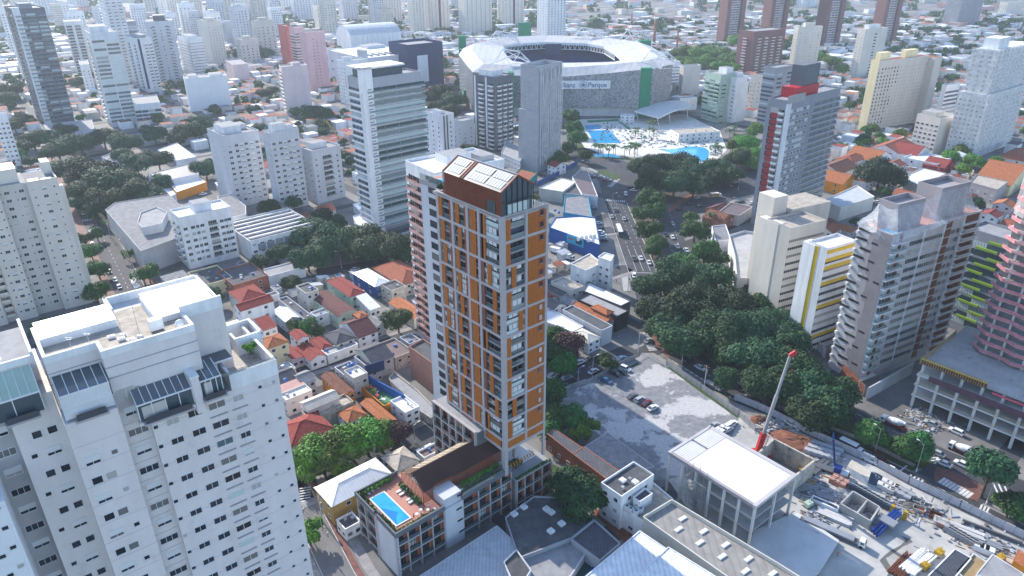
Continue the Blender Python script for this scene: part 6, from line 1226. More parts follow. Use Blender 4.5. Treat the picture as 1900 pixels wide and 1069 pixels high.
for px, h, wl, rf, lb, k in [
 ([(1019,423),(1053,435),(1084,446),(1113,456),(1104,405),(1076,402),(1031,405)],8,'blue_wall','sheet_white','big blue walled store with a white metal roof',{}),
 ([(1059,491),(1087,503),(1116,489),(1094,472)],12,'white','roof_beige','white three storey corner block with a dark pergola roof',{'wins':6}), ([(1110,478),(1133,486),(1139,475),(1121,470)],16,'white','roof_white','tall white stair tower of the corner block',{'wins':3}),
 ([(1082,541),(1152,569),(1170,560),(1092,524)],6,'grey_dark','roof_white','long white flat roofed shop by the avenue corner',{}), ([(1072,557),(1144,589),(1166,578),(1094,546)],7,'black','roof_grey','long grey flat roofed shop with black walls',{}),
 ([(1044,576),(1116,615),(1136,606),(1062,568)],7,'grey_light','membrane','long shop with a patched dark flat roof',{}), ([(990,590),(1062,617),(1082,607),(1020,573)],5,'white2','roof_white','long low building with a pale flat roof right of the orange tower',{}),
 ([(1045,395),(1098,404),(1090,362),(1048,366)],6,'cyan_wall','fibro','grey roofed shop with pale teal front',{}), ([(1000,350),(1044,357),(1069,338),(1041,331)],7,'beige','sheet_white','cream roofed hall behind the gabled roof house',{}), ([(1046,359),(1080,364),(1083,341),(1070,338)],6,'grey','fibro_dk','dark roofed hall beside the cream roofed hall',{}),
 ([(1080,361),(1109,366),(1090,318),(1076,317),(1062,330)],7,'white2','sheet_brown','brown roofed shop along the avenue curve',{}), ([(950,329),(978,338),(997,322),(965,314)],6,'teal','tile','small red and green building below the netted block tower',{'wins':3}),
 ([(1321,421),(1346,418),(1356,446),(1328,450)],6,'white2','fibro','grey gabled hall beside the avenue trees',{}), ([(1334,394),(1372,401),(1396,385),(1356,377)],6,'beige','sheet_brown','brown sheet roofed hall at the foot of the slate tower',{}), ([(1353,440),(1363,478),(1367,520),(1412,520),(1416,438),(1381,432)],10,'concrete_lt','concrete','half built netted building left of the beige ribbed block',{'par':1.2}),
 ([(1013,803),(1064,843),(1080,831),(1028,796)],6.5,'brick','fibro_dk','red brick row house with a dark roof beside the orange tower',{'wins':4,'par':.1}), ([(1064,843),(1127,890),(1148,874),(1082,829)],7,'brick','fibro_dk','lower red brick row house with skylights beside the white building',{'wins':4,'par':.1}), ([(1085,829),(1155,880),(1214,866),(1127,803)],5,'grey','fibro','big weathered grey sheet roof beside the parking lot',{'par':.1}),
 ([(1153,942),(1192,968),(1248,928),(1212,898)],6.5,'white','roof_beige','lower white wing crowded with air conditioners',{'wins':5}), ([(1175,925),(1187,933),(1210,918),(1197,908)],9.5,'white','membrane','small white roof box between the air conditioners',{}),
 ([(1193,965),(1246,933),(1440,1050),(1520,1100),(1440,1140),(1330,1063)],7,'roof_cream','fibro_tan','long warehouse roof dotted with white skylights',{'par':1.2}), ([(1085,1072),(1187,986),(1236,1019),(1180,1069),(1120,1120)],8,'white2','sheet_white','white corrugated roof hall, bottom centre',{'par':.2}), ([(1180,1072),(1240,1016),(1330,1072),(1270,1130)],9,'white2','sheet_white','second taller white corrugated roof hall at the bottom edge',{'par':.2}),
 ([(938,962),(991,923),(1045,925),(1102,966),(1061,1000),(963,1037)],4.5,'grey','membrane','sprawling black membrane roof below the orange tower',{}), ([(1060,1002),(1103,967),(1150,1010),(1113,1042),(1086,1022)],5,'grey','fibro_dk','dark sheet roof left of the white corrugated halls',{}), ([(963,1040),(1060,1004),(1088,1026),(1060,1069),(1000,1120),(950,1100)],3.5,'grey_light','roof_grey','stepped grey concrete roofs at the bottom edge',{}),
 ([(775,1072),(922,976),(962,1012),(945,1090),(790,1140)],4,'grey_light','sheet_lgrey','wide pale grey roof right of the pool deck building',{'par':.1}), ([(935,1045),(958,1022),(985,1060),(960,1100)],5,'grey_light','membrane','small black roofed shed at the bottom edge',{}),
 ([(1527,373),(1560,386),(1622,366),(1590,345)],8,'cream','sheet_lgrey','pale grey hall roof left of the dark ficus',{}), ([(1671,331),(1705,344),(1755,323),(1712,313)],7,'beige','sheet_bright','sunlit white hall roof right of the dark ficus',{}), ([(1800,339),(1850,353),(1870,338),(1812,325)],9,'taupe','roof_beige','flat dusty roof block above the green ledged block',{'wins':4}),
 ([(189,292),(222,279),(240,293),(210,302)],7,'white2','fibro','grey roofed school wing among the left trees',{}), ([(293,279),(328,266),(364,292),(326,299)],7,'white2','sheet_lgrey','pale roofed school hall among the left trees',{}), ([(278,323),(349,305),(369,323),(303,337)],8,'white2','sheet_dark','long dark roofed school block, left',{}), ([(311,339),(371,327),(383,339),(328,358)],5,'orange_wall','sheet_bright','orange walled shed with a sunlit white roof',{}), ([(274,324),(285,321),(327,361),(318,365)],4,'white','roof_white','narrow white covered walkway by the school',{}),
 ([(404,366),(430,361),(456,384),(456,398),(426,406),(409,388)],8,'white2','fibro','grey roofed annex under the pale twin towers',{}), ([(489,501),(558,484),(566,496),(496,515)],5,'white','roof_grey','low white shopfront facing the tree street',{}), ([(655,380),(700,366),(716,383),(672,398)],5,'white2','sheet_bright','white gabled shed left of the banded tower base',{}), ([(655,402),(690,395),(700,415),(665,425)],5,'white2','sheet_bright','small bright shed at the banded tower base',{}),
 ([(80,232),(170,222),(175,240),(95,252)],6,'grey_light','roof_grey','low grey hall in front of the dark banded tower',{}), ([(731,693),(775,727),(812,765),(800,778),(745,740),(722,703)],2.6,'stucco_old','roof_grey','walled concrete yard beside the bare brick block',{'par':.6}),
 ([(940,262),(975,280),(965,300),(930,285)],8,'grey_light','roof_grey','grey apartment annex beside the netted block tower',{'wins':4}),
 ]: pb(px, h, wl, rf, lb, **k)
def extras():
    # left irregular grey hall and its roof block
    pb([(196,390),(214,377),(313,362),(345,392),(335,440),(262,467)], 12, 'taupe_lt', 'fibro', 'large irregular grey roofed hall beside the avenue', .4); pb([(256,414),(264,424),(300,416),(310,395),(290,386),(262,396)], 16, 'grey_light', 'roof_grey', 'pale grey roof block on the irregular hall', .6)
    b = HR((464,450),(579,413),(429,412),11,'white','flat','sheet_brown','factory with a brown roof striped by white skylight ridges', wins=(9,0), fl=3, ww=1.8)
    for i in range(6): y = b.d*(.1+.155*i); m = MB(); m.box(b.w*.03,y,11,b.w*.97,y+.9,11.9,M['sheet_white']); m.box(b.w*.03,y+.9,11,b.w*.97,y+1.4,11.3,M['steel_dk']); b.part('skylight_ridge', m)
    for i in range(7): u = b.w*(.1+.13*i); m = MB(); m.box(u,-.1,5.5,u+b.w*.11,0,9.2,M['grey_mid']); b.part('wall_panel', m)
    g = G(806,731); h = ZT(g, 676); pb([(759,646),(801,676),(828,662),(785,632)], h, 'brick_block', 'membrane', 'bare pinkish brick block with a wet black roof', .8)
    # school court
    pb([(666,716),(679,701),(748,738),(713,757)], 3.2, 'orange_wall', 'court_green', 'green rooftop school court with play things', .9, 'school_court', 'court')
    P = [G(679,699,5.5), G(749,737,5.5)]; m = MB(); m.bar((P[0].x,P[0].y,4.8),(P[1].x,P[1].y,4.8),.5,3.4,M['blue_wall']); q = G(664,712,5.5); m.bar((P[0].x,P[0].y,4.8),(q.x,q.y,4.8),.5,3.4,M['blue_wall']); m.bar((P[0].x,P[0].y,8),(P[0].x+6,P[0].y+4,8),.5,4,M['navy']); tag(m.build('blue_wall'), 'tall royal blue wall around the school court', 'wall')
    for i, (x, y, c) in enumerate(((685,722,'orange_obj'),(694,728,'yellow_mach'),(700,738,'red'),(712,745,'white'),(706,728,'blue_mach'))):
        p = G(x,y,3.2); o = empty('play_frame', 'small '+('orange','yellow','red','white','blue')[i]+' play frame on the green school court', 'play equipment', (p.x,p.y,3.25), i, 'play things on the school court'); m = MB(); m.box(-.8,-.5,.9,.8,.5,1.05,M[c]); m.build('platform', o)
        for sx in (-.75,.75): m = MB(); m.box(sx-.06,-.45,0,sx+.06,-.33,1.8,M[c]); m.box(sx-.06,.33,0,sx+.06,.45,1.8,M[c]); m.build('post', o)
        m = MB(); m.bar((.8,0,.95),(2.0,0,.1),.5,.08,M['steel']); m.build('slide', o)
    # blue store sign
    a, c = G(1053,435,8), G(1084,446,8); o = empty('shop_sign', 'turquoise shop sign panel with red lettering on the blue store', 'sign', (a.x,a.y,0)); d = (c-a); n = Vector((d.y,-d.x)).normalized(); n = n if n.y < 0 else -n; m = MB(); m.bar((n.x*.4,n.y*.4,6.2),(d.x+n.x*.4,d.y+n.y*.4,6.2),.3,4.4,M['cyan_wall']); m.build('panel', o); m = MB()
    for i in range(6): t = .1+.055*i; m.bar((d.x*t+n.x*.6,d.y*t+n.y*.6,6.4+.2*(i%2)),(d.x*(t+.035)+n.x*.6,d.y*(t+.035)+n.y*.6,6.6-.2*(i%2)),.1,.9,M['red'])
    m.build('lettering', o); m = MB(); m.bar((d.x*.55+n.x*.6,d.y*.55+n.y*.6,6.3),(d.x*.9+n.x*.6,d.y*.9+n.y*.6,6.3),.1,2.4,M['navy']); m.build('poster', o)
    # skylights on the long warehouse roof
    A, B2, C2 = G(1193,965,7), G(1246,933,7), G(1440,1050,7); u = (B2-A); v = (C2-B2).normalized()
    for r in range(8):
        for k in (.35, .72):
            p = A+u*k+v*(6+r*6.4)+v*(2.0 if k < .5 else 0); m = MB(); m.box(-1.3,-.55,0,1.3,.55,.28,M['frame_white']); m.box(-1.2,-.45,.28,1.2,.45,.32,M['sheet_white']); o = m.build('skylight', None, (p.x,p.y,7.05), math.atan2(u.y,u.x)); tag(o, 'white skylight on the warehouse roof, '+('upper' if k > .5 else 'lower')+' column', 'skylight', 'skylights on the warehouse roof')
    # air conditioners, vents, tanks, dishes on roofs
    def ac(px, py, z, lab, grp='air conditioners on low roofs'):
        p = G(px,py,z); o = empty('air_conditioner', lab, 'air conditioner', (p.x,p.y,z), R(40), grp); m = MB(); m.box(-.6,-.6,.1,.6,.6,1.5,M['frame_white']); m.box(-.65,-.65,0,.65,.65,.1,M['steel_dk']); m.build('case', o); m = MB(); m.tube((0,0,1.5),(0,0,1.56),.45,.45,M['steel_dk'],12); m.build('fan', o)
    for i, (x, y) in enumerate(((1158,940),(1168,934),(1170,950),(1181,945),(1188,951),(1180,955),(1163,946))): ac(x, y, 6.6, 'white air conditioner on the crowded white wing roof', 'air conditioners on the white wing')
    for x, y in ((1073,447),(1080,444),(1088,443),(1096,441),(1103,441),(1092,449),(1100,450)): ac(x, y, 8.1, 'air conditioner behind the blue store parapet', 'air conditioners on the blue store')
    mm = MB(); mm.box(-.8,-.8,0,.8,.8,.7,M['white']); mm.box(-.6,-.6,.7,.6,.6,.75,M['sheet_white']); vm = mm.mesh('roof_vent')
    for x, y in ((954,955),(1014,946),(1023,952),(1042,973),(1022,987),(972,942),(1155,893),(1178,896)): p = G(x,y,4.6 if x < 1100 else 11.1); o = inst(vm, 'roof_vent', None, (p.x,p.y,4.55 if x < 1100 else 11.05), R(40)); tag(o, 'white box vent on the '+('sprawling black membrane roof' if x < 1100 else 'black roof of the white building'), 'roof vent', 'box vents')
    mm = MB(); mm.sm = False; mm.tube((0,0,0),(0,0,1.1),.75,.7,M['water_tank'],12); mm.tube((0,0,1.1),(0,0,1.35),.7,.2,M['water_tank'],12); tm = mm.mesh('water_tank')
    for i, (x, y, z, w_) in enumerate(((648,682,8,'beige house above the blue court'),(655,679,8,'beige house above the blue court'),(1030,392,6,'teal fronted shop'),(1037,396,6,'teal fronted shop'),(578,537,9.5,'three storey beige block'),(530,708,6,'dark gabled house by the white tower'),(416,515,6,'dark roofed garage hall'),(1388,150,39,'white tower right of the mint tower'))):
        p = G(x,y,z); o = inst(tm, 'water_tank', None, (p.x,p.y,z+.05)); tag(o, 'blue plastic water tank on the '+w_, 'water tank', 'blue roof tanks')
    gpoly('yard_paving', [(1098,950),(1120,940),(1187,985),(1160,1008)], .03, 'dirt'); gpoly('weed_strip', [(1238,682),(1300,728),(1368,776),(1372,772),(1304,722),(1242,678)], .034, 'grass'); gpoly('weed_strip', [(1182,670),(1150,686),(1153,690),(1186,676)], .034, 'grass'); gpoly('lawn', [(1014,855),(1040,868),(1075,905),(1040,915),(1014,895)], .03, 'grass'); gpoly('lawn', [(1065,345),(1100,318),(1160,335),(1150,342),(1115,336)], .04, 'grass') if False else gpoly('median_verge', [(1107,318),(1125,316),(1152,326),(1145,335),(1130,330)], .04, 'grass')
    pb([(1064,1052),(1097,1025),(1117,1038),(1084,1072),(1064,1085)], 1.2, 'blue_wall', 'water_dark', 'murky pool with a bright blue rim at the bottom edge', .5, 'backyard_pool', 'pool')
extras()
# walls and fences
def fence(px, h, m_, label, world=False, posts=2.5, th=.1, name='fence', rail=True):
    P = [Vector(p) if world else G(*p) for p in px]; o = empty(name, label, name.replace('_', ' '), (P[0].x, P[0].y, 0)); q = MB(); r = MB()
    for a, b in zip(P, P[1:]):
        a, b = a-P[0], b-P[0]; q.bar((a.x,a.y,h/2),(b.x,b.y,h/2),th,h,M[m_]); n = max(1, int((b-a).length/posts))
        for i in range(n+1): c = a.lerp(b, i/n); r.box(c.x-.1,c.y-.1,0,c.x+.1,c.y+.1,h+.15,M['steel'])
    q.build('panels', o); s = r.build('posts', o); s['kind'] = 'stuff'; return o
fence([(1178,667),(1140,685),(1104,707)], 2.2, 'steel', 'grey mesh fence between the street and the parking lot'); fence([(1086,713),(1060,722),(1034,735)], 2.2, 'steel', 'grey fence left of the parking lot gate')
fence([(1236,678),(1300,722),(1370,773),(1400,800)], 2.4, 'steel', 'long grey metal fence along the diagonal avenue side of the lot')
M['hoard'] = bricked(mat('hoard', (.50,.49,.52), var=.12), 2.5, 1.2, .7, .05, .9)
fence([(1362,741),(1420,765),(1500,806),(1626,865),(1685,897),(1780,942)], 2.6, 'hoard', 'pale hoarding between the site and the diagonal avenue'); fence([(1780,942),(1900,1001),(2000,1052)], 2.6, 'hoard', 'pale hoarding panels by the avenue at the right edge')
fence([(995,346),(1035,326),(1072,305)], 3, 'blue_wall', 'blue hoarding around the netted block tower'); fence([(700,656),(740,640),(772,628)], 2.2, 'blue_wall', 'blue fence on the side street behind the orange tower')
fence([(1535,668),(1600,735)], 4.5, 'rust', 'rust slatted base wall left under the patterned tower', posts=9, th=.4, name='base_wall'); fence([(1606,742),(1690,694)], 5, 'grey_light', 'tall pale base wall right under the patterned tower', posts=9, th=.4, name='base_wall'); fence([(1505,635),(1530,665)], 4, 'white2', 'white wall below the yellow banded block', name='base_wall')
# ================================================================ the construction site
def T_slab():
    g = G(1392,1014); h = ZT(g, 938); a = G(1402,938,h); c = G(1476,881,h); d_ = G(1242,840,h); u = c-a; an = math.atan2(u.y,u.x); v = Vector((-u.y,u.x)).normalized(); b = Bld('unfinished_building', 'open frame building with a white roof slab on the construction site', 'building under construction', a, an, u.length, (d_-a).dot(v), h); w, d = b.w, b.d
    m = MB(); m.box(.5,.6,h-.3,w-1,d*.78,h,M['roof_white']); b.part('roof_slab', m)
    for i in range(8): y = d*.79+(d*.2)*i/8; m = MB(); m.box(.6,y,h-.3,w*.48,y+d*.023,h-.05,M['concrete_lt']); m.box(w*.52,y,h-.3,w-.8,y+d*.023,h-.05,M['concrete_lt']); b.part('roof_panel', m)
    m = MB(); m.box(-.4,-.4,h-.9,w+.4,.6,h+.1,M['taupe_lt']); m.box(-.4,.6,h-.9,.4,d,h+.05,M['taupe']); m.box(w-.9,.6,h-.9,w+.4,d,h+.08,M['taupe_lt']); m.box(-.4,d-.3,h-.9,w+.4,d+.6,h+.08,M['taupe_lt']); m.box(.4,d*.78,h-.9,w-.9,d*.79,h+.02,M['taupe']); b.part('edge_beam', m)
    n = 6
    for i in range(n+1):
        for x in (0, w*.5, w): m = MB(); y = d*i/n; m.box(x-.3,y-.3,0,x+.3,y+.3,h-.9,M['concrete_lt']); b.part('column', m)
    for z in (h*.36, h*.66): m = MB(); m.box(0,0 if z > 5 else 4,z-.35,w,d*.8 if z > 5 else d,z,M['concrete']); b.part('floor_slab', m)
    s = MB()
    for i in range(10): s.box(-1.8,d*.55+.4*i,.6+i*1.0,-.4,d*.55+.4*i+1.2,.75+i*1.0,M['steel'])
    for x in (-1.9,-.4):
        for y in (d*.53,d*.53+2.4,d*.53+4.8): s.bar((x,y,0),(x,y,h+1.5),.1,.1,M['steel'])
        for z in range(1, 12): s.bar((x,d*.53,z),(x,d*.53+4.8,z+(1 if z % 2 else -1)*.5),.07,.07,M['steel'])
    b.part('scaffold_stair', s); b.done()
T_slab()
def walls(px, h, t, m_, lab, name='concrete_tank', cat='tank', fl='concrete_dk', div=None, z0=.04):
    P = [G(x,y,h) for x, y in px]; c = sum(P, Vector((0,0)))/len(P); o = empty(name, lab, cat, (c.x,c.y,0)); P = [p-c for p in P]; m = MB()
    for i in range(len(P)): m.bar((*P[i],h/2),(*P[(i+1)%len(P)],h/2),t,h,M[m_])
    if div: m.bar((*P[0].lerp(P[1],div),h/2),(*P[3].lerp(P[2],div),h/2),t,h*.9,M[m_])
    m.build('wall', o); m = MB(); m.prism([tuple(p) for p in P],z0,z0+.1,M[fl]); m.build('floor', o); return o
walls([(1404,843),(1476,882),(1512,853),(1436,814)], 6.5, .6, 'stucco_old', 'big square concrete pit with stained walls beside the white slab'); walls([(1560,934),(1615,966),(1632,940),(1583,911)], 3.2, .4, 'concrete', 'open concrete tank with two cells in the middle of the site', div=.55)
pb([(1400,985),(1478,950),(1556,1003),(1520,1060),(1440,1110),(1380,1060)], 1.0, 'concrete_lt', 'concrete_lt', 'pale concrete slab floor strewn with beams, site corner', .05); pb([(1722,1069),(1772,1019),(1802,1036),(1760,1085)], 3, 'white2', 'sheet_dark', 'white site office cabin with a dark grey roof', .1, 'site_cabin', 'cabin'); pb([(1775,1062),(1806,1029),(1830,1045),(1800,1085)], 2.6, 'concrete_lt', 'timber', 'open timber floored bay beside the site cabin', .4, 'site_bay', 'site bay'); pb([(1812,1066),(1842,1029),(1900,1066),(1880,1100)], 3, 'concrete_lt', 'roof_grey', 'pale flat roofed site cabin at the right edge', .1, 'site_cabin', 'cabin')
pb([(1572,865),(1612,889),(1617,873),(1580,853)], 2.6, 'white2', 'sheet_beige', 'cream corrugated container hut beside the hoarding', .0, 'container', 'container'); pb([(1880,1040),(1900,1052),(1915,1040),(1890,1018)], 2.6, 'orange_wall', 'tile_orange', 'orange container at the right edge of the site', 0, 'container', 'container')
def heap(px, py, rx, ry, h, m_, lab, ang=-40, name='earth_heap', cat='heap', sd=1):
    p = G(px, py); m = MB(); rg = random.Random(sd); n, k = 16, 5; pr = None
    for j in range(k+1):
        t = j/k; ring = [(math.cos(2*math.pi*i/n)*rx*(1-t)*rg.uniform(.85,1.1), math.sin(2*math.pi*i/n)*ry*(1-t)*rg.uniform(.85,1.1), h*math.sin(t*1.57)*rg.uniform(.8,1.1)) for i in range(n)]
        if pr:
            for i in range(n): m.poly([pr[i], pr[(i+1)%n], ring[(i+1)%n], ring[i]], M[m_])
        pr = ring
    tag(m.build(name, None, (p.x,p.y,0), R(ang)), lab, cat)
heap(1484,823,11,5,1.8,'dirt','long heap of red brown earth between pit and hoarding'); heap(1691,938,3,2.2,1.1,'mud','small dark gravel heap by the open skips',0,sd=3); heap(1408,780,3,3,1.6,'dirt','small reddish earth heap behind the white slab',0,sd=5); heap(1622,890,4.6,3,2.2,'tarp','big heap under a blue black tarpaulin by the container hut',-30,'covered_heap','heap',7); heap(1560,915,2.6,2.2,1.6,'netting_dense','heap under crumpled white sheeting by the concrete tank',0,'covered_heap','heap',9)
def crane():
    p = G(1404,846,1.5); o = empty('mobile_crane', 'mobile crane with a long grey boom and red base beside the pit', 'crane', (p.x,p.y,0)); m = MB(); m.box(-5,-1.3,.6,4,1.3,1.7,M['red']); m.build('chassis', o)
    for x in (-4,-2.4,1.2,2.8):
        for y in (-1.1,1.1): q = MB(); q.tube((x,y-.2,.55),(x,y+.2,.55),.55,.55,M['tyre'],10); q.build('wheel', o)
    m = MB(); m.box(-1.5,-1.2,1.7,1.8,1.2,3.6,M['red']); m.build('cab', o); t3 = G(1466,660,44); b0 = Vector((0,0,3)); t = Vector((t3.x-p.x,t3.y-p.y,44)); q = b0.lerp(t,.22); m = MB(); m.bar(b0,q,1.3,1.5,M['red']); m.build('boom_base', o); m = MB()
    for i in range(8): a, c = b0.lerp(q,i/8), b0.lerp(q,(i+1)/8); off = Vector((1.6,-.6,0)); m.bar(a+off,c+off,.12,.12,M['red']); m.bar(a+off,c,.1,.1,M['red']); m.bar(a,c+off,.1,.1,M['red'])
    m.build('red_lattice', o); m = MB(); m.bar(q,b0.lerp(t,.62),.75,.85,M['grey_mid']); m.bar(b0.lerp(t,.6),t,.55,.62,M['grey_mid']); m.build('boom', o); m = MB(); m.bar(t,t+Vector((1.2,-.4,1.4)),.9,1.0,M['red']); m.bar(t+Vector((1.0,-.4,.6)),t+Vector((1.0,-.4,-4)),.08,.08,M['black']); m.box(t.x+.8,t.y-.6,t.z-4.6,t.x+1.2,t.y-.2,t.z-4,M['red']); m.build('boom_head', o)
crane()
def towercrane():
    z = 34; a, b = G(1437,363,z), G(1500,384,z); o = empty('tower_crane', 'yellow lattice crane jib showing behind the beige ribbed block', 'crane', (b.x,b.y,0)); m = MB(); A, B2 = Vector((a.x-b.x,a.y-b.y,z)), Vector((0,0,z)); n = 12; pr = Vector((0,0,1.6)); s = (B2-A).normalized().cross(Vector((0,0,1)))*.7
    for q in (s, -s, pr): m.bar(A+q, B2+q, .22, .22, M['yellow_mach'])
    for i in range(n):
        p0, p1 = A.lerp(B2,i/n), A.lerp(B2,(i+1)/n)
        for q in (s, -s): m.bar(p0+q, p0.lerp(p1,.5)+pr, .16, .16, M['yellow_mach']); m.bar(p0.lerp(p1,.5)+pr, p1+q, .16, .16, M['yellow_mach'])
        m.bar(p0+s, p1-s, .14, .14, M['yellow_mach'])
    m.build('jib', o); m = MB()
    for x in (-.7,.7):
        for y in (-.7,.7): m.bar((x,y,0),(x,y,z),.2,.2,M['yellow_mach'])
    m.build('mast', o)
    p = G(632,262); o = empty('excavator', 'yellow and black crawler crane among houses left of the banded tower', 'excavator', (p.x,p.y,0), R(150)); m = MB(); m.box(-3,-1.6,0,3,-.7,1,M['black']); m.box(-3,.7,0,3,1.6,1,M['black']); m.build('tracks', o); m = MB(); m.box(-2,-1.4,1,2.4,1.4,3,M['yellow_mach']); m.build('cab', o); m = MB(); m.bar((1.5,0,2.5),(13,0,15),.9,.9,M['yellow_mach']); m.bar((13,0,15),(22,0,26),.5,.5,M['black']); m.build('boom', o)
towercrane()
# stacks, pallets, skips, beams
def pal(px, py, ang, m_, lab, grp, s=(1.5,1.3,1.4), name='pallet_stack', cat='pallet', z=0):
    p = G(px, py, z+.5); o = empty(name, lab, cat, (p.x,p.y,z+.04), R(ang), grp); m = MB(); m.box(-s[0]/2,-s[1]/2,.15,s[0]/2,s[1]/2,s[2],M[m_]); m.box(-s[0]/2-.02,-.05,.15,s[0]/2+.02,.05,s[2]+.02,M['frame_white'] if m_ != 'black' else M['grey_dark']); m.build('load', o); m = MB(); m.box(-s[0]/2,-s[1]/2,0,s[0]/2,s[1]/2,.12,M['timber']); m.build('base', o)
rows_ = [((1498,838),(1546,853),5,3,'grey',(6,-7),'grey wrapped pallet near the hoarding beside the earth heap'),((1545,893),(1562,902),3,2,'brick_block',(6,-5),'pinkish block pallet by the crane truck'),((1583,905),(1646,941),9,1,'tarp',(0,0),'black wrapped bale in the row behind the concrete tank'),((1634,902),(1652,912),3,2,'concrete_lt',(8,-6),'pale bagged pallet beside the tarpaulin heap'),((1658,913),(1682,926),3,2,'grey_mid',(8,-5),'grey green netted pallet by the hoarding'),((1759,983),(1812,1014),8,1,'grey_mid',(0,0),'grey wrapped bale in the long row at the right'),((1815,1018),(1835,1026),3,1,'white2',(0,0),'white wrapped bale at the end of the long row')]
for a, b, n, r, m_, st, lb in rows_:
    for i in range(n):
        for j in range(r): t = i/max(1, n-1); pal(a[0]+(b[0]-a[0])*t+st[0]*j, a[1]+(b[1]-a[1])*t+st[1]*j, -38, m_, lb, 'pallets and bales on the site', (2.1,1.9,1.9) if r == 1 else (1.9,1.8,1.6))
def skip(px, py, m_, lab): 
    p = G(px, py, .5); o = empty('skip', lab, 'skip', (p.x,p.y,.03), R(-35), 'open skips on the site'); m = MB(); L, W, H = 1.5, 1.0, 1.2
    for a, b in (((-L,-W),(L,-W)),((L,-W),(L,W)),((L,W),(-L,W)),((-L,W),(-L,-W))): m.bar((a[0]*.8,a[1]*.9,.1),(b[0]*.8,b[1]*.9,.1),.1,.1,M[m_]); m.poly([(a[0]*.8,a[1]*.9,.05),(b[0]*.8,b[1]*.9,.05),(b[0],b[1],H),(a[0],a[1],H)],M[m_]); m.bar((a[0],a[1],H),(b[0],b[1],H),.12,.12,M[m_])
    m.build('body', o); m = MB(); m.box(-L*.85,-W*.85,.1,L*.85,W*.85,.7,M['rust' if m_ != 'concrete' else 'concrete_dk']); m.build('rubble', o)
for x, y, m_, q in ((1704,932,'concrete','grey open skip at the upper end of the skip row'),(1718,940,'concrete','second grey skip of the row'),(1705,946,'stucco_old','beige skip half full of waste'),(1735,958,'rust','long rusty open skip in the middle of the row'),(1748,968,'steel_dk','dark steel skip beside the pink rubble one'),(1749,974,'brick_block','square skip of pink rubble')): skip(x, y, m_, q)
def beams(px, py, ang, n, L, m_, lab, w=.22, z=.3, grp='beam stacks on the site', rows=2, spread=.42):
    p = G(px, py); m = MB(); rg = random.Random(int(px)); o = empty('beam_stack', lab, 'beams', (p.x,p.y,0), R(ang), grp)
    for i in range(n):
        for k in range(rows): q = MB(); y = (i-n/2)*spread; e = rg.uniform(-.04,.04)*L; q.bar((-L/2+e,y,z+k*w*1.3),(L/2+e,y+rg.uniform(-.2,.2),z+k*w*1.3),w,w,M[m_]); q.build('beam', o)
    for x in (-L*.35, L*.35): q = MB(); q.box(x-.1,-n*spread/2,0,x+.1,n*spread/2,z-w/2,M['timber']); q.build('bearer', o)
for a in ((1495,905,10,7,7,'steel','stack of grey steel beams below the pit',.25),(1518,868,40,6,9,'steel_dk','dark steel beams leaning along the pit edge',.35),(1530,922,-30,6,5,'steel','short grey pipes near the pallets',.3),(1548,960,-38,8,9,'concrete_lt','rack of pale concrete poles in front of the tank',.35),(1530,940,-38,4,7,'white2','white panels beside the green box',.8),(1500,985,-40,5,6,'concrete_lt','concrete beams lying on the slab floor',.4),(1780,985,-38,6,12,'concrete_lt','long concrete planks behind the bale row',.55),(1820,1005,-38,5,10,'steel','long steel planks at the right end of the site',.4),(1700,1045,35,9,11,'sheet_white','bundle of silver pipes by the site cabin',.4),(1675,1050,38,9,10,'rust','stack of brown timber and rods',.25),(1730,1030,-10,4,5,'steel','pipes in front of the site cabin',.3),(1490,890,-40,4,7,'timber','planks by the slab frame corner',.3),(1840,990,-38,1,14,'steel_dk','narrow dark rail along the hoarding',.5),(1460,1020,-40,4,5,'steel','scrap beams on the slab floor',.3)): beams(*a)
p = G(1644,975); o = empty('blue_gantry', 'bright blue steel gantry beams at the end of the tank', 'machinery', (p.x,p.y,0), R(38)); 
for k, y in enumerate((-.75,0,.75)): m = MB(); m.bar((-7,y,1+.3*k),(6,y,1.6),.6,.9,M['blue_mach']); m.build('girder', o)
m = MB(); m.box(-2,-2.4,1.8,1,1.8,2.4,M['steel']); m.build('platform', o); m = MB(); m.box(5.5,-2.5,0,6.5,-1.5,3,M['yellow_mach']); m.box(5.5,1,0,6.5,2,2.6,M['yellow_mach']); m.build('yellow_legs', o)
p = G(1546,878); o = empty('crane_truck', 'blue and black truck mounted crane beside the dark beams', 'truck', (p.x,p.y,0), R(-35)); m = MB(); m.box(-5,-1.2,.7,4.5,1.2,1.1,M['steel_dk']); m.build('flatbed', o); m = MB(); m.box(0,-1.1,1.1,2,1.1,3,M['blue_mach']); m.box(2,-1.1,1.1,4,1.1,1.8,M['frame_white']); m.build('cab', o); m = MB(); m.bar((0,0,2.5),(-2.4,3.4,9),.5,.6,M['navy']); m.bar((-2.4,3.4,9),(-2.8,4.4,11),.35,.4,M['blue_mach']); m.build('boom', o)
for x in (-4,-2.6,1,3):
    for y in (-1,1): inst(carmesh('car','p_white')[2], 'wheel', o, (x,y,.4)).scale = (1.4,1.4,1.4)
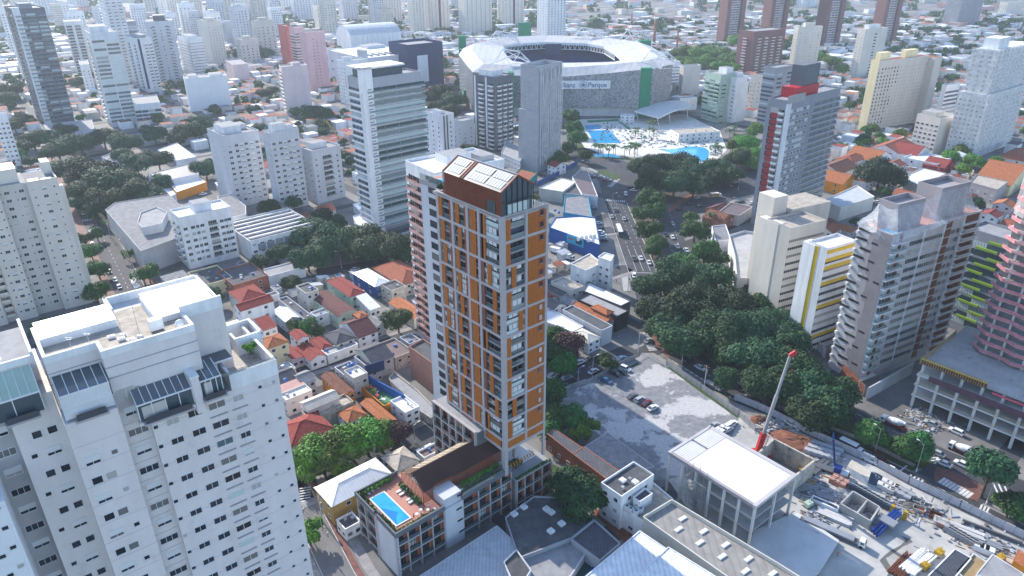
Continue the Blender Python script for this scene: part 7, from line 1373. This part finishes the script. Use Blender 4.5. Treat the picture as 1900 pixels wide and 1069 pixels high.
for px, py, c, q in ((1500,935,'mint','mint green lidded box near the slab corner'),(1740,1062,'blue_mach','bright blue tarped box by the pipes'),(1716,1050,'yellow_mach','yellow machine among the timber stacks'),(1743,1025,'yellow_mach','yellow compressor beside the site cabin'),(1857,1035,'yellow_mach','yellow winch on the right hand cabin'),(1490,872,'yellow_mach','yellow guard frame by the pit corner')):
    p = G(px, py, 1); o = empty('site_machine', q, 'machinery', (p.x,p.y,.04), R(30)); m = MB(); m.box(-1.1,-.8,.4,1.1,.8,1.6,M[c]); m.build('housing', o); m = MB(); m.box(-1.2,-.9,0,1.2,.9,.4,M['steel_dk']); m.bar((0,0,1.6),(.6,0,2.6),.2,.2,M[c]); m.build('frame', o)
truck(1545,985,-38,'flat','long flatbed truck with a white cab parked beside the concrete poles',L=17); PEO = ((1659,949,2,'worker in orange crossing the dusty track'),(1553,1033,2,'worker in orange by the slab floor edge'),(1712,957,2,'worker in orange behind the skips'),(1460,966,1,'worker in white shirt on the slab floor'),(1690,921,2,'worker in orange next to the netted pallets'),(1310,921,2,'worker in orange inside the open frame building'),(1203,637,0,'person crossing the zebra by the lot corner'),(1208,642,3,'person in black on the zebra'),(1226,660,0,'person standing at the fence corner'),(1186,600,3,'person on the pavement by the shops'),(1147,630,1,'person by the shop forecourt'),(1194,597,3,'person in black at the avenue corner'),(1143,450,3,'person walking the pavement beside the bus'),(1792,880,3,'rider in black beside the red crossing'),(1820,915,3,'dark clothed person waiting at the right hand crossing'),(1144,525,3,'person in dark clothes on the wide pavement'),(600,985,0,'person on the pavement near the white hip roof house'))
for i, (x, y, k, q) in enumerate(PEO): p = G(x, y); person(p.x, p.y, .15 if 1390 > x > 1140 else .05, k, q, i)

rg = random.Random(66); m = MB()
for i in range(1500):
    cx, cy, sx, sy = rg.choice(((1440,795,40,14),(1740,790,45,12),(1700,770,25,10),(1520,850,40,16),(1500,900,50,22),(1540,930,45,22),(1590,950,50,26),(1660,930,40,16),(1720,950,45,18),(1790,990,60,22),(1850,1020,40,18),(1700,1045,40,20),(1470,1000,50,26),(1430,790,30,10),(1500,960,40,14))); p = G(cx+rg.gauss(0,.5)*sx, cy+rg.gauss(0,.5)*sy)
    a = R(rg.choice((-40,50,-38,rg.uniform(0,180)))); L = rg.choice((.4,.6,1,2.4,3.5)); w_ = rg.uniform(.12,.5) if L > 1.5 else L*.8; z = rg.uniform(.1,.7) if L < 2 else rg.uniform(.08,.3); u = Vector((math.cos(a),math.sin(a)))*L/2; m.bar((p.x-u.x,p.y-u.y,z/2+.03),(p.x+u.x,p.y+u.y,z/2+.03),w_,z,M[rg.choice(('steel','grey','grey','grey_mid','steel_dk','taupe','concrete','timber','grey_light','grey','steel_dk','concrete_dk'))])
o = m.build('site_debris'); o['kind'] = 'stuff'; o['label'] = 'scattered planks, blocks and offcuts across the construction site'; o['category'] = 'debris'
# ================================================================ trees, vehicles, lamps
TL = [('big dark tree in the avenue park mass','trees along the avenue',[(1212,525,8),(1262,503,9),(1318,508,9),(1228,572,9),(1288,562,10),(1346,560,9),(1322,612,9),(1380,602,9),(1398,525,6),(1438,602,8),(1468,628,7),(1402,652,9),(1452,668,9),(1430,706,8),(1482,700,8),(1512,728,8),(1545,752,7),(1498,765,6),(1560,725,6),(1362,655,7),(1262,622,8),(1240,600,7),(1420,560,6),(1300,520,7),(1350,700,5)],'leaf_dk'),
 ('big round ficus on the traffic island before the club','island trees',[(1192,308,8),(1225,298,9),(1260,303,9),(1292,314,8),(1212,330,9),(1252,335,9),(1288,340,7),(1335,308,8),(1355,318,7),(1368,292,7),(1327,328,6)],'leaf_dk'),
 ('round tree in the narrow avenue median','median trees',[(1207,370,7),(1194,396,5),(1214,390,6),(1206,427,6),(1218,448,5),(1212,460,4.5)],'leaf'), ('round tree right of the second carriageway','carriageway trees',[(1290,423,7),(1282,400,4),(1308,463,7),(1268,490,7),(1330,480,5)],'leaf'),
 ('bushy tree between the club and the slate tower','club edge trees',[(1385,262,7),(1402,240,6),(1375,285,6),(1408,285,6),(1395,300,5),(1360,268,5)],'leaf_lt'), ('dark tree beside the netted block tower','tower foot trees',[(1058,215,7),(1064,235,7),(1070,255,7),(1054,272,6),(1086,287,5),(1042,290,6),(1030,300,4)],'leaf'),
 ('large dark ficus behind the patterned tower nets','right hand trees',[(1635,318,12)],'leaf_dk'), ('green tree at the foot of the netted stepped tower','right hand trees',[(1765,288,6),(1786,278,6),(1806,296,6),(1790,311,5),(1850,300,5),(1835,306,4),(1610,262,4),(1590,268,4),(1565,270,4),(1640,262,4)],'leaf_lt'),
 ('tree in the green belt right of the stadium','green belt trees',[(1255,98,9),(1275,92,9),(1295,98,10),(1315,92,9),(1335,98,10),(1355,105,9),(1270,112,9),(1290,118,9),(1312,112,9),(1335,122,8),(1355,125,8),(1372,112,8),(1350,60,10),(1365,72,10),(1372,50,9),(1480,72,9),(1500,95,8),(1520,105,9),(1545,112,8),(1560,125,7)],'leaf_lt'),
 ('dark tree in the dense wood along the left avenue','left wood trees',[(106,275,8),(148,262,8),(190,250,8),(232,262,7),(130,308,9),(172,318,10),(212,332,10),(242,348,8),(252,300,7),(292,292,7),(202,368,8),(160,350,8),(90,250,7),(285,245,7),(352,238,8),(372,225,7),(330,252,6),(380,310,6),(60,256,6),(45,272,5),(270,360,6),(300,335,5),(225,285,6),(120,240,6),(145,375,5),(180,385,5)],'leaf_dk'),
 ('very large dark tree among the upper left towers','upper left trees',[(470,92,12),(452,98,9),(490,96,9),(580,205,7),(600,212,6),(492,172,6),(820,170,9),(845,182,8),(800,178,7),(830,205,7),(860,150,7),(812,195,6),(470,202,5),(505,168,5),(20,165,8),(15,180,7),(140,150,6),(25,230,6),(38,220,5)],'leaf_dk'),
 ('small tree on the left avenue pavement','left avenue trees',[(178,432,3.6),(168,466,4.5),(180,496,5),(156,442,4),(176,538,5),(274,503,5),(265,510,4),(238,470,3),(200,412,3),(345,555,0)],'leaf'),
 ('bushy tree on the shaded tree street','tree street trees',[(580,418,7),(560,438,6),(602,447,6),(636,440,9),(676,446,9),(716,456,8),(745,452,7),(570,478,5.5),(592,468,6),(510,470,4),(525,464,4),(540,522,3.6),(480,486,4),(500,382,5),(545,376,4),(596,405,5.5),(622,412,5),(398,547,4),(748,470,5)],'leaf_dk'),
 ('round garden tree among the side street houses','house garden trees',[(738,592,5.2),(575,603,4.2),(584,612,3.4),(547,604,3),(697,505,3),(705,508,2.6)],'leaf'),
 ('leafy tree in the long row above the corner house','long tree row',[(566,852,5),(590,838,6),(620,828,6.2),(650,818,6.2),(680,810,6.2),(706,806,5.6),(575,868,4),(600,855,5)],'leaf_lt'), ('reddish brown leaved tree at the end of the long row','long tree row',[(738,800,4.6)],'leaf_brown'), ('small bright tree in front of the long tree row','long tree row',[(632,870,3.6)],'leaf_lt'), ('tree beside the white tower foot in the corner street','corner street trees',[(572,985,3.6)],'leaf_lt'),
 ('tree squeezed right of the orange tower','trees by the orange tower',[(1028,625,6),(1024,655,6),(1043,672,5),(1125,670,3.6),(1034,772,5),(1024,795,4),(1062,775,4.6),(1022,722,5),(1018,745,4)],'leaf'), ('round plum brown tree near the tent shaped roof','trees by the orange tower',[(1056,640,6)],'leaf_brown'), ('bright young tree by the parking lot edge','trees by the orange tower',[(1088,792,3.8),(1072,800,3)],'leaf_lt'), ('large dark tree between the podium and the white building','trees by the orange tower',[(1072,908,7.5)],'leaf_dk'),
 ('tree on the planted verge between the carriageways','verge trees',[(1704,826,4.6),(1682,822,4.6),(1622,802,4.4)],'leaf'), ('tall thin crowned tree by the right hand crossing','verge trees',[(1842,862,6.2)],'leaf_dk'), ('shrubby tree at the right hand verge','verge trees',[(1878,932,4),(1890,940,3.5)],'leaf')]
for lb, gr, L, kd in TL:
    for x, y, r in L:
        r *= {'left wood trees': 1.28, 'tree street trees': 1.18, 'island trees': 1.12, 'upper left trees': 1.25, 'green belt trees': 1.15, 'club edge trees': 1.15}.get(gr, 1)
        if r: h = 15 if (x, y) == (1842, 862) else None; treep(x, y, r, h, kd, lb, gr)
for x, y in ((1428,548),(1438,560),(1446,552),(478,262),(1320,400)): p = G(x, y, 7); palm(p.x, p.y, 8, 'palm tree rising near the '+('beige ribbed block' if x > 1400 else 'avenue trees' if x > 1000 else 'pale twin towers'))
W_, S_, K_, Gy, Rd, Bl, DR = 'p_white','p_silver','p_black','p_grey','p_red','p_blue','p_darkred'
CL = [('driving down the main avenue','cars on the main avenue',-90,[(1161,360,W_),(1148,367,K_),(1142,390,Gy),(1135,402,S_),(1158,406,S_),(1176,480,Gy),(1189,479,W_),(1204,487,W_),(1177,512,W_)]),
 ('on the second carriageway','cars on the second carriageway',-88,[(1248,415,S_),(1235,435,K_),(1248,440,W_),(1238,453,K_),(1257,457,W_),(1273,464,W_)]),
 ('crossing the wide junction by the island trees','cars at the junction',35,[(1261,389,K_),(1279,379,K_),(1298,382,K_),(1294,367,S_),(1293,356,W_),(1356,347,K_),(1364,338,S_),(1378,322,K_),(1324,333,S_),(1376,374,K_),(1368,376,K_),(1394,377,W_)]),
 ('by the avenue curve below the club','cars by the club',-25,[(1084,301,S_),(1167,309,S_),(1099,326,S_),(1116,328,W_),(1122,334,Rd),(1128,333,W_),(1176,353,W_),(1171,348,K_)]),
 ('parked beside the blue walled store','cars by the blue store',5,[(1110,414,W_),(1102,386,Bl),(1114,431,W_),(1118,436,W_),(1119,441,W_),(1121,446,K_)]),
 ('on the street behind the parking lot','cars on the lot street',40,[(1101,689,W_),(1098,663,K_),(1076,672,W_),(1153,665,Bl),(1052,701,S_),(1064,708,K_),(1047,717,Gy),(1026,697,W_),(1057,681,K_)]),
 ('parked along the lot fence','cars in the parking lot',-40,[(1142,694,K_),(1153,690,K_),(1160,684,W_),(1124,706,Bl)]), ('in the row of four in the parking lot','cars in the parking lot',40,[(1174,735,Gy),(1187,742,S_),(1200,748,DR),(1211,757,W_)]),
 ('in the tight white pack beside the slab frame','cars packed by the slab',35,[(1326,789,S_),(1325,803,W_),(1333,798,W_),(1341,794,W_),(1352,791,W_),(1358,786,W_),(1340,802,W_),(1350,797,W_)]),
 ('on the zebra at the lot corner','cars on the diagonal avenue',50,[(1203,632,S_)]), ('driving the diagonal avenue','cars on the diagonal avenue',-50,[(1299,682,W_),(1347,697,K_),(1367,719,K_),(1386,744,K_),(1468,786,W_),(1523,810,K_),(1551,811,K_),(1631,849,DR),(1655,872,W_)]),
 ('on the far carriageway by the concrete frame','cars by the concrete frame',130,[(1739,841,S_),(1751,860,W_),(1785,862,W_),(1821,876,Rd),(1619,785,W_),(1774,801,W_),(1728,786,S_)]),
 ('parked along the left avenue','cars on the left avenue',-54,[(149,389,S_),(154,396,W_),(172,453,W_),(177,462,S_),(197,494,W_),(203,504,S_),(213,519,W_),(221,532,Bl),(245,549,W_),(135,377,S_)]),
 ('on the shaded tree street','cars on the tree street',22,[(607,518,W_),(578,526,S_),(749,476,S_),(659,500,W_),(523,546,W_),(640,505,Gy)]), ('parked on the street behind the pool deck building','cars on the corner street',40,[(734,827,Gy),(798,831,W_),(778,839,W_),(688,857,S_)])]
rg = random.Random(31)
for wh, gr, an, L in CL:
    for x, y, c in L: car(x, y, an+rg.uniform(-4, 4), c, 'suv' if rg.random() < .28 else 'car', None, gr, where=wh)
car(1614, 853, -50, W_, 'van', 'white panel van beside the red car on the diagonal avenue'); car(1033, 555, 40, W_, 'car', 'white car in the lane right of the orange tower'); car(377, 360, 30, W_, 'car', 'white car parked by the orange walled shed')
truck(1149,429,-90,'bus','white roofed bus on the main avenue',col='steel_dk',L=12.5); truck(252,532,-54,'bus','white bus on the left avenue',col='p_white',L=12.5); truck(1579,832,-50,'box','box truck with a white roof and black sides on the diagonal avenue',body_='black'); truck(1465,764,-50,'box','dark box truck under the avenue trees',body_='steel_dk'); truck(1033,467,-35,'box','white box truck behind the blue store'); truck(1055,478,-35,'box','smaller white truck next to the box truck, behind the blue store',L=6); truck(1328,364,15,'box','brown box truck on the wide junction',body_='timber'); truck(1322,714,-50,'flat','white and orange tow truck on the hatched edge of the avenue')
truck(1658,786,130,'mixer','white concrete mixer truck in front of the draped tower base wall',L=8.5); truck(1786,836,130,'mixer','white concrete mixer truck waiting by the open concrete frame',L=8.5)
for x, y, k, a, h in ((1184,654,'util',60,10),(1230,651,'util',60,10),(1264,683,'util',40,10),(1306,722,'util',40,10),(1583,757,'util',40,11),(611,1030,'util',40,10),(566,985,'util',40,10),(598,968,'util',40,9),(697,862,'util',0,9),(265,558,'util',-50,10),(1072,724,'lamp',30,9),(1099,702,'lamp',30,9),(634,498,'lamp',200,9),(1622,845,'lamp',120,10),(1700,875,'lamp',120,10),(1508,742,'lamp',120,9),(1830,935,'lamp',100,9),(1136,386,'lamp',0,9),(1128,347,'lamp',0,9),(1150,318,'lamp',0,9),(1092,430,'lamp',0,8),(228,470,'util',-50,10),(205,440,'util',-50,10),(175,400,'util',-50,10),(1370,352,'lamp',180,9),(1365,395,'lamp',180,9),(770,822,'lamp',40,7),(1165,540,'util',0,9)):
    p = G(x, y); pole(p.x, p.y, h, k, ('concrete utility pole with crossarms ' if k == 'util' else 'grey street lamp ')+('by the diagonal avenue' if x > 1220 and y > 600 else 'at the lot corner' if x > 1180 and y > 600 else 'by the parking lot' if x > 1060 and y > 690 else 'beside the main avenue' if x > 1060 and y < 560 else 'by the corner street' if y > 810 else 'along the left avenue' if x < 300 else 'on the tree street'), a)
def W3(x, y, z): p = G(x, y); return (p.x, p.y, z)
for a, b, h in (((1184,654),(1230,651),9.4),((1230,651),(1264,683),9.4),((1264,683),(1306,722),9.4),((1306,722),(1420,775),9.4),((611,1030),(598,968),9.2),((598,968),(566,930),9.2),((566,985),(611,1030),9),((566,930),(697,862),8.6),((697,862),(850,790),8.6),((265,558),(228,470),9.4),((228,470),(205,440),9.4),((205,440),(175,400),9.4)): wires(W3(*a, h), W3(*b, h), label='thin overhead cables '+('over the diagonal avenue' if a[0] > 1180 else 'along the left avenue' if a[0] < 300 else 'over the corner street'))
# ================================================================ the rest of the city: houses, blocks and trees between the landmarks
OCC = []
for o in THINGS:
    if o.name.split('.')[0] in ('car', 'person', 'palm_tree', 'street_lamp', 'skylight', 'air_conditioner', 'roof_vent'): continue
    bb = [c.matrix_basis if False else None for c in ()]
def occ_add(x, y, r): OCC.append((x, y, r))
for o in list(C.objects):
    if o.parent is None and o.type == 'EMPTY' and o.name.split('.')[0] not in ('car', 'van', 'person', 'palm_tree', 'street_lamp', 'utility_pole', 'air_conditioner', 'play_frame', 'sun_lounger', 'haze'):
        lo = [1e9, 1e9]; hi = [-1e9, -1e9]; ca, sa = math.cos(o.rotation_euler.z), math.sin(o.rotation_euler.z)
        for c in C.objects:
            if c.parent is o and c.type == 'MESH' and c.name.split('.')[0] in ('wall', 'facade', 'roof', 'core', 'floor_slab', 'side_wing'):
                for v in c.bound_box: lo = [min(lo[0], v[0]), min(lo[1], v[1])]; hi = [max(hi[0], v[0]), max(hi[1], v[1])]
        if lo[0] < 1e8:
            w, d = hi[0]-lo[0], hi[1]-lo[1]; nx, ny = max(1, int(w/9)), max(1, int(d/9))
            for i in range(nx+1):
                for j in range(ny+1): x, y = lo[0]+w*i/nx, lo[1]+d*j/ny; occ_add(o.location.x+x*ca-y*sa, o.location.y+x*sa+y*ca, 4.5)
for pl, wd in ((AVL, 12), (ST3, 9), (ST2, 7.5), (ST1, 9), (STB, 8)):
    for a, b in zip(pl, pl[1:]):
        a, b = Vector(a), Vector(b); n = int((b-a).length/5)+1
        for i in range(n): c = a.lerp(b, i/n); occ_add(c.x, c.y, wd)
def inpoly(p, P):
    r = False; j = len(P)-1
    for i in range(len(P)):
        if (P[i].y > p.y) != (P[j].y > p.y) and p.x < (P[j].x-P[i].x)*(p.y-P[i].y)/(P[j].y-P[i].y)+P[i].x: r = not r
        j = i
    return r
KEEP = [[G(*p) for p in q] for q in ([(1000,250),(1090,210),(1240,215),(1350,225),(1480,240),(1440,350),(1440,420),(1420,640),(1520,680),(1700,760),(1900,880),(2100,1000),(2100,1300),(1230,1300),(1190,1000),(1100,960),(1010,860),(1010,690),(1180,600),(1130,420),(1080,330),(1000,290)], [(560,940),(680,860),(800,800),(1020,800),(1200,900),(1100,1300),(560,1300)], [(100,250),(250,240),(330,300),(300,400),(150,400),(60,300)])]
grid_ = {}
for x, y, r in OCC:
    grid_.setdefault((int(x//25), int(y//25)), []).append((x, y, r))
def free(x, y, r):
    gx, gy = int(x//25), int(y//25)
    for i in (-1, 0, 1):
        for j in (-1, 0, 1):
            for a, b, q in grid_.get((gx+i, gy+j), ()):
                if (a-x)**2+(b-y)**2 < (q+r)**2: return False
    return True
def take(x, y, r): grid_.setdefault((int(x//25), int(y//25)), []).append((x, y, r))
LM = [((30,150),'dark banded tower'),((185,150),'pale grid tower'),((320,110),'wide pale grey slab tower'),((395,80),'cream window-grid tower'),((380,180),'white blank walled block'),((550,100),'pink towers'),((545,170),'pink beige blank block'),((720,110),'white shopping mall'),((480,310),'pale twin towers'),((600,330),'small grey gabled tower'),((715,260),'wavy banded tower'),((810,245),'slot windowed white block'),((915,210),'dark gridded tower'),((1000,220),'netted block tower'),((1050,110),'stadium'),((1213,60),'brick chimneys'),((1350,180),'mint tower'),((1420,90),'brown lattice block'),((1480,300),'slate tower'),((1660,170),'beige slab block'),((1640,290),'terracotta cluster'),((1820,200),'netted stepped tower'),((1250,550),'big avenue trees'),((1540,560),'yellow banded block'),((1700,560),'patterned taupe tower'),((1850,520),'green ledged block'),((200,450),'left avenue'),((380,440),'white nine storey block'),((520,430),'striped roof factory'),((660,560),'side street houses'),((560,850),'white corner tower'),((950,20),'top edge towers'),((1240,180),'club pools'),((1100,480),'blue walled store')]
def where(x, y, z=3):
    px, py = PX(x, y, z); best = min(LM, key=lambda l: (l[0][0]-px)**2+(l[0][1]-py)**2); dx, dy = px-best[0][0], py-best[0][1]
    return ('right of the ' if dx > 0 else 'left of the ')+best[1] if abs(dx) > abs(dy)*1.2 else ('below the ' if dy > 0 else 'beyond the ')+best[1]
FILL = []
rg = random.Random(77); cols = [('cream','tile','cream house with terracotta roof'),('white','tile_red','white house with red roof'),('white','tile_old','white house with old brown roof'),('beige','fibro','beige house with grey roof'),('white2','sheet_white','low shed with white metal roof'),('white','fibro_dk','white house with dark roof'),('pink_pale','tile_orange','pinkish house with orange roof'),('grey_light','roof_grey','grey flat roofed block'),('white','roof_white','white flat roofed block')]
tw_ = random.Random(12); tn = 0
for i in range(170):
    yy = tw_.choice((tw_.uniform(820, 1500), tw_.uniform(1200, 2500))); xx = tw_.uniform(-.74, -.05)*yy if i < 115 else tw_.uniform(-.05, .74)*yy
    if yy < 1250 and xx > -.22*yy: continue
    if not free(xx, yy, 12) or any(inpoly(Vector((xx, yy)), K) for K in KEEP): continue
    take(xx, yy, 15)
    h = tw_.uniform(30, 72); w = tw_.uniform(16, 26); d = tw_.uniform(14, 20); wl = tw_.choice(('white2','cream','grey_light','beige','white')); b = Bld('far_tower', f"far {dict(white2='pale grey', cream='cream', grey_light='grey', beige='beige', white='white')[wl]} tower, {where(xx, yy, h)}", 'apartment tower', (xx, yy), R(tw_.uniform(25, 50)), w, d, h, group='far towers'); body(b, wl, 'roof_grey'); block(b, w*.3, d*.3, w*.7, d*.7, h, h+4, wl)
    b.fac('x', us(w, 4), 5, 3.6, int(h/3.6)-2, 'win', 1.8, 1.5); b.fac('y', us(d, 3), 5, 3.6, int(h/3.6)-2, 'win', 1.8, 1.5); b.done(60)
    tn += 1
    if tn > 74: break

rows = []; y = 205.0
ug = Vector((math.cos(R(40)), math.sin(R(40)))); vg = Vector((-ug.y, ug.x)); cand = []
for i in range(-90, 150):
    for j in range(-60, 150):
        a = i*12.5; b = j*11.5
        if i % 9 == 0 or j % 5 == 0: continue      # streets of the grid
        p = ug*a+vg*b+Vector((0, 500)); 
        if p.y < 130 or p.y > 1500: continue
        X, Y = PX(p.x, p.y, 2)
        if -60 < X < 1960 and -30 < Y < 1100: cand.append((p.y, p, X, Y))
for i in range(-90, 150):
    if i % 9 == 0:
        st = MB(); a_ = ug*(i*12.5)+Vector((0, 500)); p0, p1 = a_-vg*650, a_+vg*1600; n_ = ug*3.4; st.poly([(q.x, q.y, .007) for q in (p0+n_, p1+n_, p1-n_, p0-n_)], M['asphalt']); struct(st.build('street'))
for j in range(-60, 150):
    if j % 5 == 0: st = MB(); a_ = vg*(j*11.5)+Vector((0, 500)); p0, p1 = a_-ug*1100, a_+ug*1700; n_ = vg*3.0; st.poly([(q.x, q.y, .004) for q in (p0-n_, p1-n_, p1+n_, p0+n_)], M['asphalt']); struct(st.build('street'))
rc = random.Random(8); nc = 0
for t in range(2500):
    if nc >= 70: break
    i = rc.randrange(-90, 150); j = rc.randrange(-60, 150)
    if rc.random() < .5: q = ug*(i//9*9*12.5+1.9)+vg*(j*11.5)+Vector((0, 500)); an_ = 130
    else: q = ug*(i*12.5)+vg*(j//5*5*11.5+1.7)+Vector((0, 500)); an_ = 40
    X, Y = PX(q.x, q.y, 1)
    if not (0 < X < 1900 and 0 < Y < 700) or q.y > 900 or any(inpoly(q, K) for K in KEEP) or not free(q.x, q.y, 2.5): continue
    nc += 1; k_ = rc.choice(('p_white','p_silver','p_black','p_grey','p_white','p_red')); car(0, 0, an_, k_, 'car', COLN[k_]+' car on a back street, '+where(q.x, q.y), 'cars on the back streets', world=(q.x, q.y)); take(q.x, q.y, 2)
cand.sort(key=lambda t: t[0]); nh = 0; FAR = MB(); TR_FAR = []; ntree = 0
for _, p, X, Y in cand:
    q = p+Vector((rg.uniform(-1.5, 1.5), rg.uniform(-1.5, 1.5)))
    if any(inpoly(q, K) for K in KEEP) or not free(q.x, q.y, 5.2): continue
    green = rg.random() < (.30 if X < 1000 else .42 if Y < 120 else .25)
    if green:
        if ntree < 190: tree(q.x, q.y, rg.uniform(3, 5.5), None, rg.choice(('leaf','leaf','leaf_dk','leaf_lt')) if X > 900 else rg.choice(('leaf','leaf_dk')), 'street tree '+where(q.x, q.y), 'trees among the houses'); ntree += 1
        else: TR_FAR.append((q.x, q.y, rg.uniform(4, 8)))
        take(q.x, q.y, 3); continue
    k = rg.choices(range(9), (9,9,5,6,5,5,4,3,4) if X > 350 or Y > 200 else (5,5,3,5,7,5,3,5,6))[0]; wl, rf, lb = cols[k]; w, d, h = rg.uniform(8, 11), rg.uniform(7.5, 10.5), rg.choice((3.4, 4, 6.2, 6.6, 7))
    big = Y < 130 and rg.random() < .28
    if big: w *= rg.uniform(1.5, 2.8); d *= rg.uniform(1.3, 2); rf = rg.choice(('sheet_white','sheet_lgrey','sheet_lgrey','fibro','roof_grey')); wl = 'white2'; k = 4; lb = 'large shed with pale roof'; h = 8
    take(q.x, q.y, 5 if not big else 9)
    if nh < 215:
        nh += 1; kind = ('hip','gx','gy')[rg.randrange(3)] if k < 4 or k in (5, 6) else 'sx' if k == 4 and not big else 'flat'
        near = q.y < 620; an = R(40+rg.uniform(-3, 3)); house(None, None, None, h, wl, kind, rf, lb+', '+where(q.x, q.y), wins=(2, 2) if near else (0, 0), org=(q-ug*w/2-vg*d/2, an, w, d), group='low houses of the district')
    else: FAR_ = (q, w, d, h, wl, rf); an = 0; c = [q-ug*w/2-vg*d/2, q+ug*w/2-vg*d/2, q+ug*w/2+vg*d/2, q-ug*w/2+vg*d/2]; FAR.prism([(v.x, v.y) for v in c], 0, h, M[wl], M[rf])
rs = random.Random(19); ns = 0
for t in range(6000):
    if ns >= 110: break
    X, Y = (rs.uniform(440, 800), rs.uniform(480, 830)) if rs.random() < .6 else (rs.uniform(1000, 1072), rs.uniform(445, 560)) if rs.random() < .4 else (rs.uniform(1540, 1800), rs.uniform(255, 345)); q = G(X, Y, 2)
    if not free(q.x, q.y, 2.2): continue
    take(q.x, q.y, 2.4); ns += 1; w, d, h = rs.uniform(3.2, 5.5), rs.uniform(3, 5), rs.uniform(2.4, 3.6); rf = rs.choice(('fibro','sheet_white','tile','roof_grey','fibro_dk','sheet_lgrey','tile_red','roof_beige')); wl = rs.choice(('stucco_old','white','grey_light','cream')); kind = rs.choice(('flat','sx','sy'))
    house(None, None, None, h, wl, kind, rf, 'yard shed with '+dict(fibro='grey',sheet_white='white',tile='terracotta',roof_grey='flat grey',fibro_dk='dark',sheet_lgrey='pale metal',tile_red='red',roof_beige='dusty')[rf]+' roof '+where(q.x, q.y), cat='shed', name='shed', org=(q-ug*w/2-vg*d/2, R(40), w, d), group='yard sheds', par=.3)
# further out: sheds, blocks and tree belts to the horizon
for i in range(2600):
    yy = 1300+3200*rg.random()**1.6; xx = rg.uniform(-.85, .85)*(yy+200); s = 1+(yy-1300)/1800
    if rg.random() < .62: w, d = rg.uniform(8, 34)*s, rg.uniform(8, 20)*s; h = rg.choice((5, 6, 8, 10)); a = R(rg.choice((38, 20, 40))); u, v = Vector((math.cos(a), math.sin(a))), Vector((-math.sin(a), math.cos(a))); q = Vector((xx, yy)); c = [q-u*w/2-v*d/2, q+u*w/2-v*d/2, q+u*w/2+v*d/2, q-u*w/2+v*d/2]; FAR.prism([(t.x, t.y) for t in c], 0, h+rg.random(), M[rg.choice(('white','white2','cream','beige','pinkw'))], M[rg.choice(('sheet_lgrey','fibro','tile','roof_grey','sheet_white','tile','roof_beige','tile_old'))])
    else: TR_FAR.append((xx, yy, rg.uniform(7, 15)*s))
o = struct(FAR.build('distant_buildings'), 'stuff', 'dense far-off low buildings reaching to the horizon'); o['category'] = 'buildings'
V = []; Fc = []; rg = random.Random(9)
for x, y, r in TR_FAR:
    for i in range(int(60 if y < 1500 else 34)):
        z = rg.random(); t = rg.uniform(0, 6.28); k = r*(1-.4*z)*rg.random()**.4; px_, py_, pz = x+math.cos(t)*k, y+math.sin(t)*k, 1+r*.95*z; l = r*.26; n_ = Vector((rg.uniform(-.6,.6), rg.uniform(-1,.3), rg.uniform(.2,1))).normalized(); a = n_.orthogonal().normalized()*l; b = n_.cross(a); m = len(V); p = Vector((px_, py_, pz)); V += [tuple(p-a), tuple(p+b), tuple(p+a), tuple(p-b)]; Fc.append((m, m+1, m+2, m+3))
me = bpy.data.meshes.new('distant_trees'); me.from_pydata(V, [], Fc); me.materials.append(M['leaf']); o = inst(me, 'distant_trees'); o['kind'] = 'stuff'; o['label'] = 'far belts of green trees between the distant buildings'; o['category'] = 'trees'
# ================================================================ haze
hz = MB(); hz.box(-2600, -120, -2, 2600, 4200, 152, mat('haze_tmp', (1,1,1)))
hm = bpy.data.materials.new('haze_air'); hm.use_nodes = True; t_ = hm.node_tree; t_.nodes.clear()
ou = t_.nodes.new('ShaderNodeOutputMaterial'); pv = t_.nodes.new('ShaderNodeVolumePrincipled'); pv.inputs['Color'].default_value = (.80,.89,1,1); pv.inputs['Density'].default_value = HAZE; pv.inputs['Anisotropy'].default_value = .25
t_.links.new(pv.outputs[0], ou.inputs['Volume']); hz.mats = [hm]; ho = hz.build('haze'); ho['kind'] = 'stuff'; ho['label'] = 'pale blue air haze over the city'
# ================================================================ labels: single out look-alikes
def relabel():
    by = {}
    for o in THINGS: by.setdefault(o['label'], []).append(o)
    W = ['', 'second', 'third', 'fourth', 'fifth', 'sixth', 'seventh', 'eighth', 'ninth', 'tenth', 'eleventh', 'twelfth']
    for lab, L in by.items():
        if len(L) < 2: continue
        L = sorted(L, key=lambda o: PX(o.location.x, o.location.y, o.location.z+2)[0]); n = len(L)
        for i, o in enumerate(L):
            if i == 0: s_ = 'leftmost'
            elif i == n-1: s_ = 'rightmost'
            elif i < 12: s_ = W[i]+' from left'
            elif n-i <= 12: s_ = W[n-1-i]+' from right'
            else: s_ = f'number {i+1} from left'
            o['label'] = f'{lab}, {s_} of {n}'
relabel()
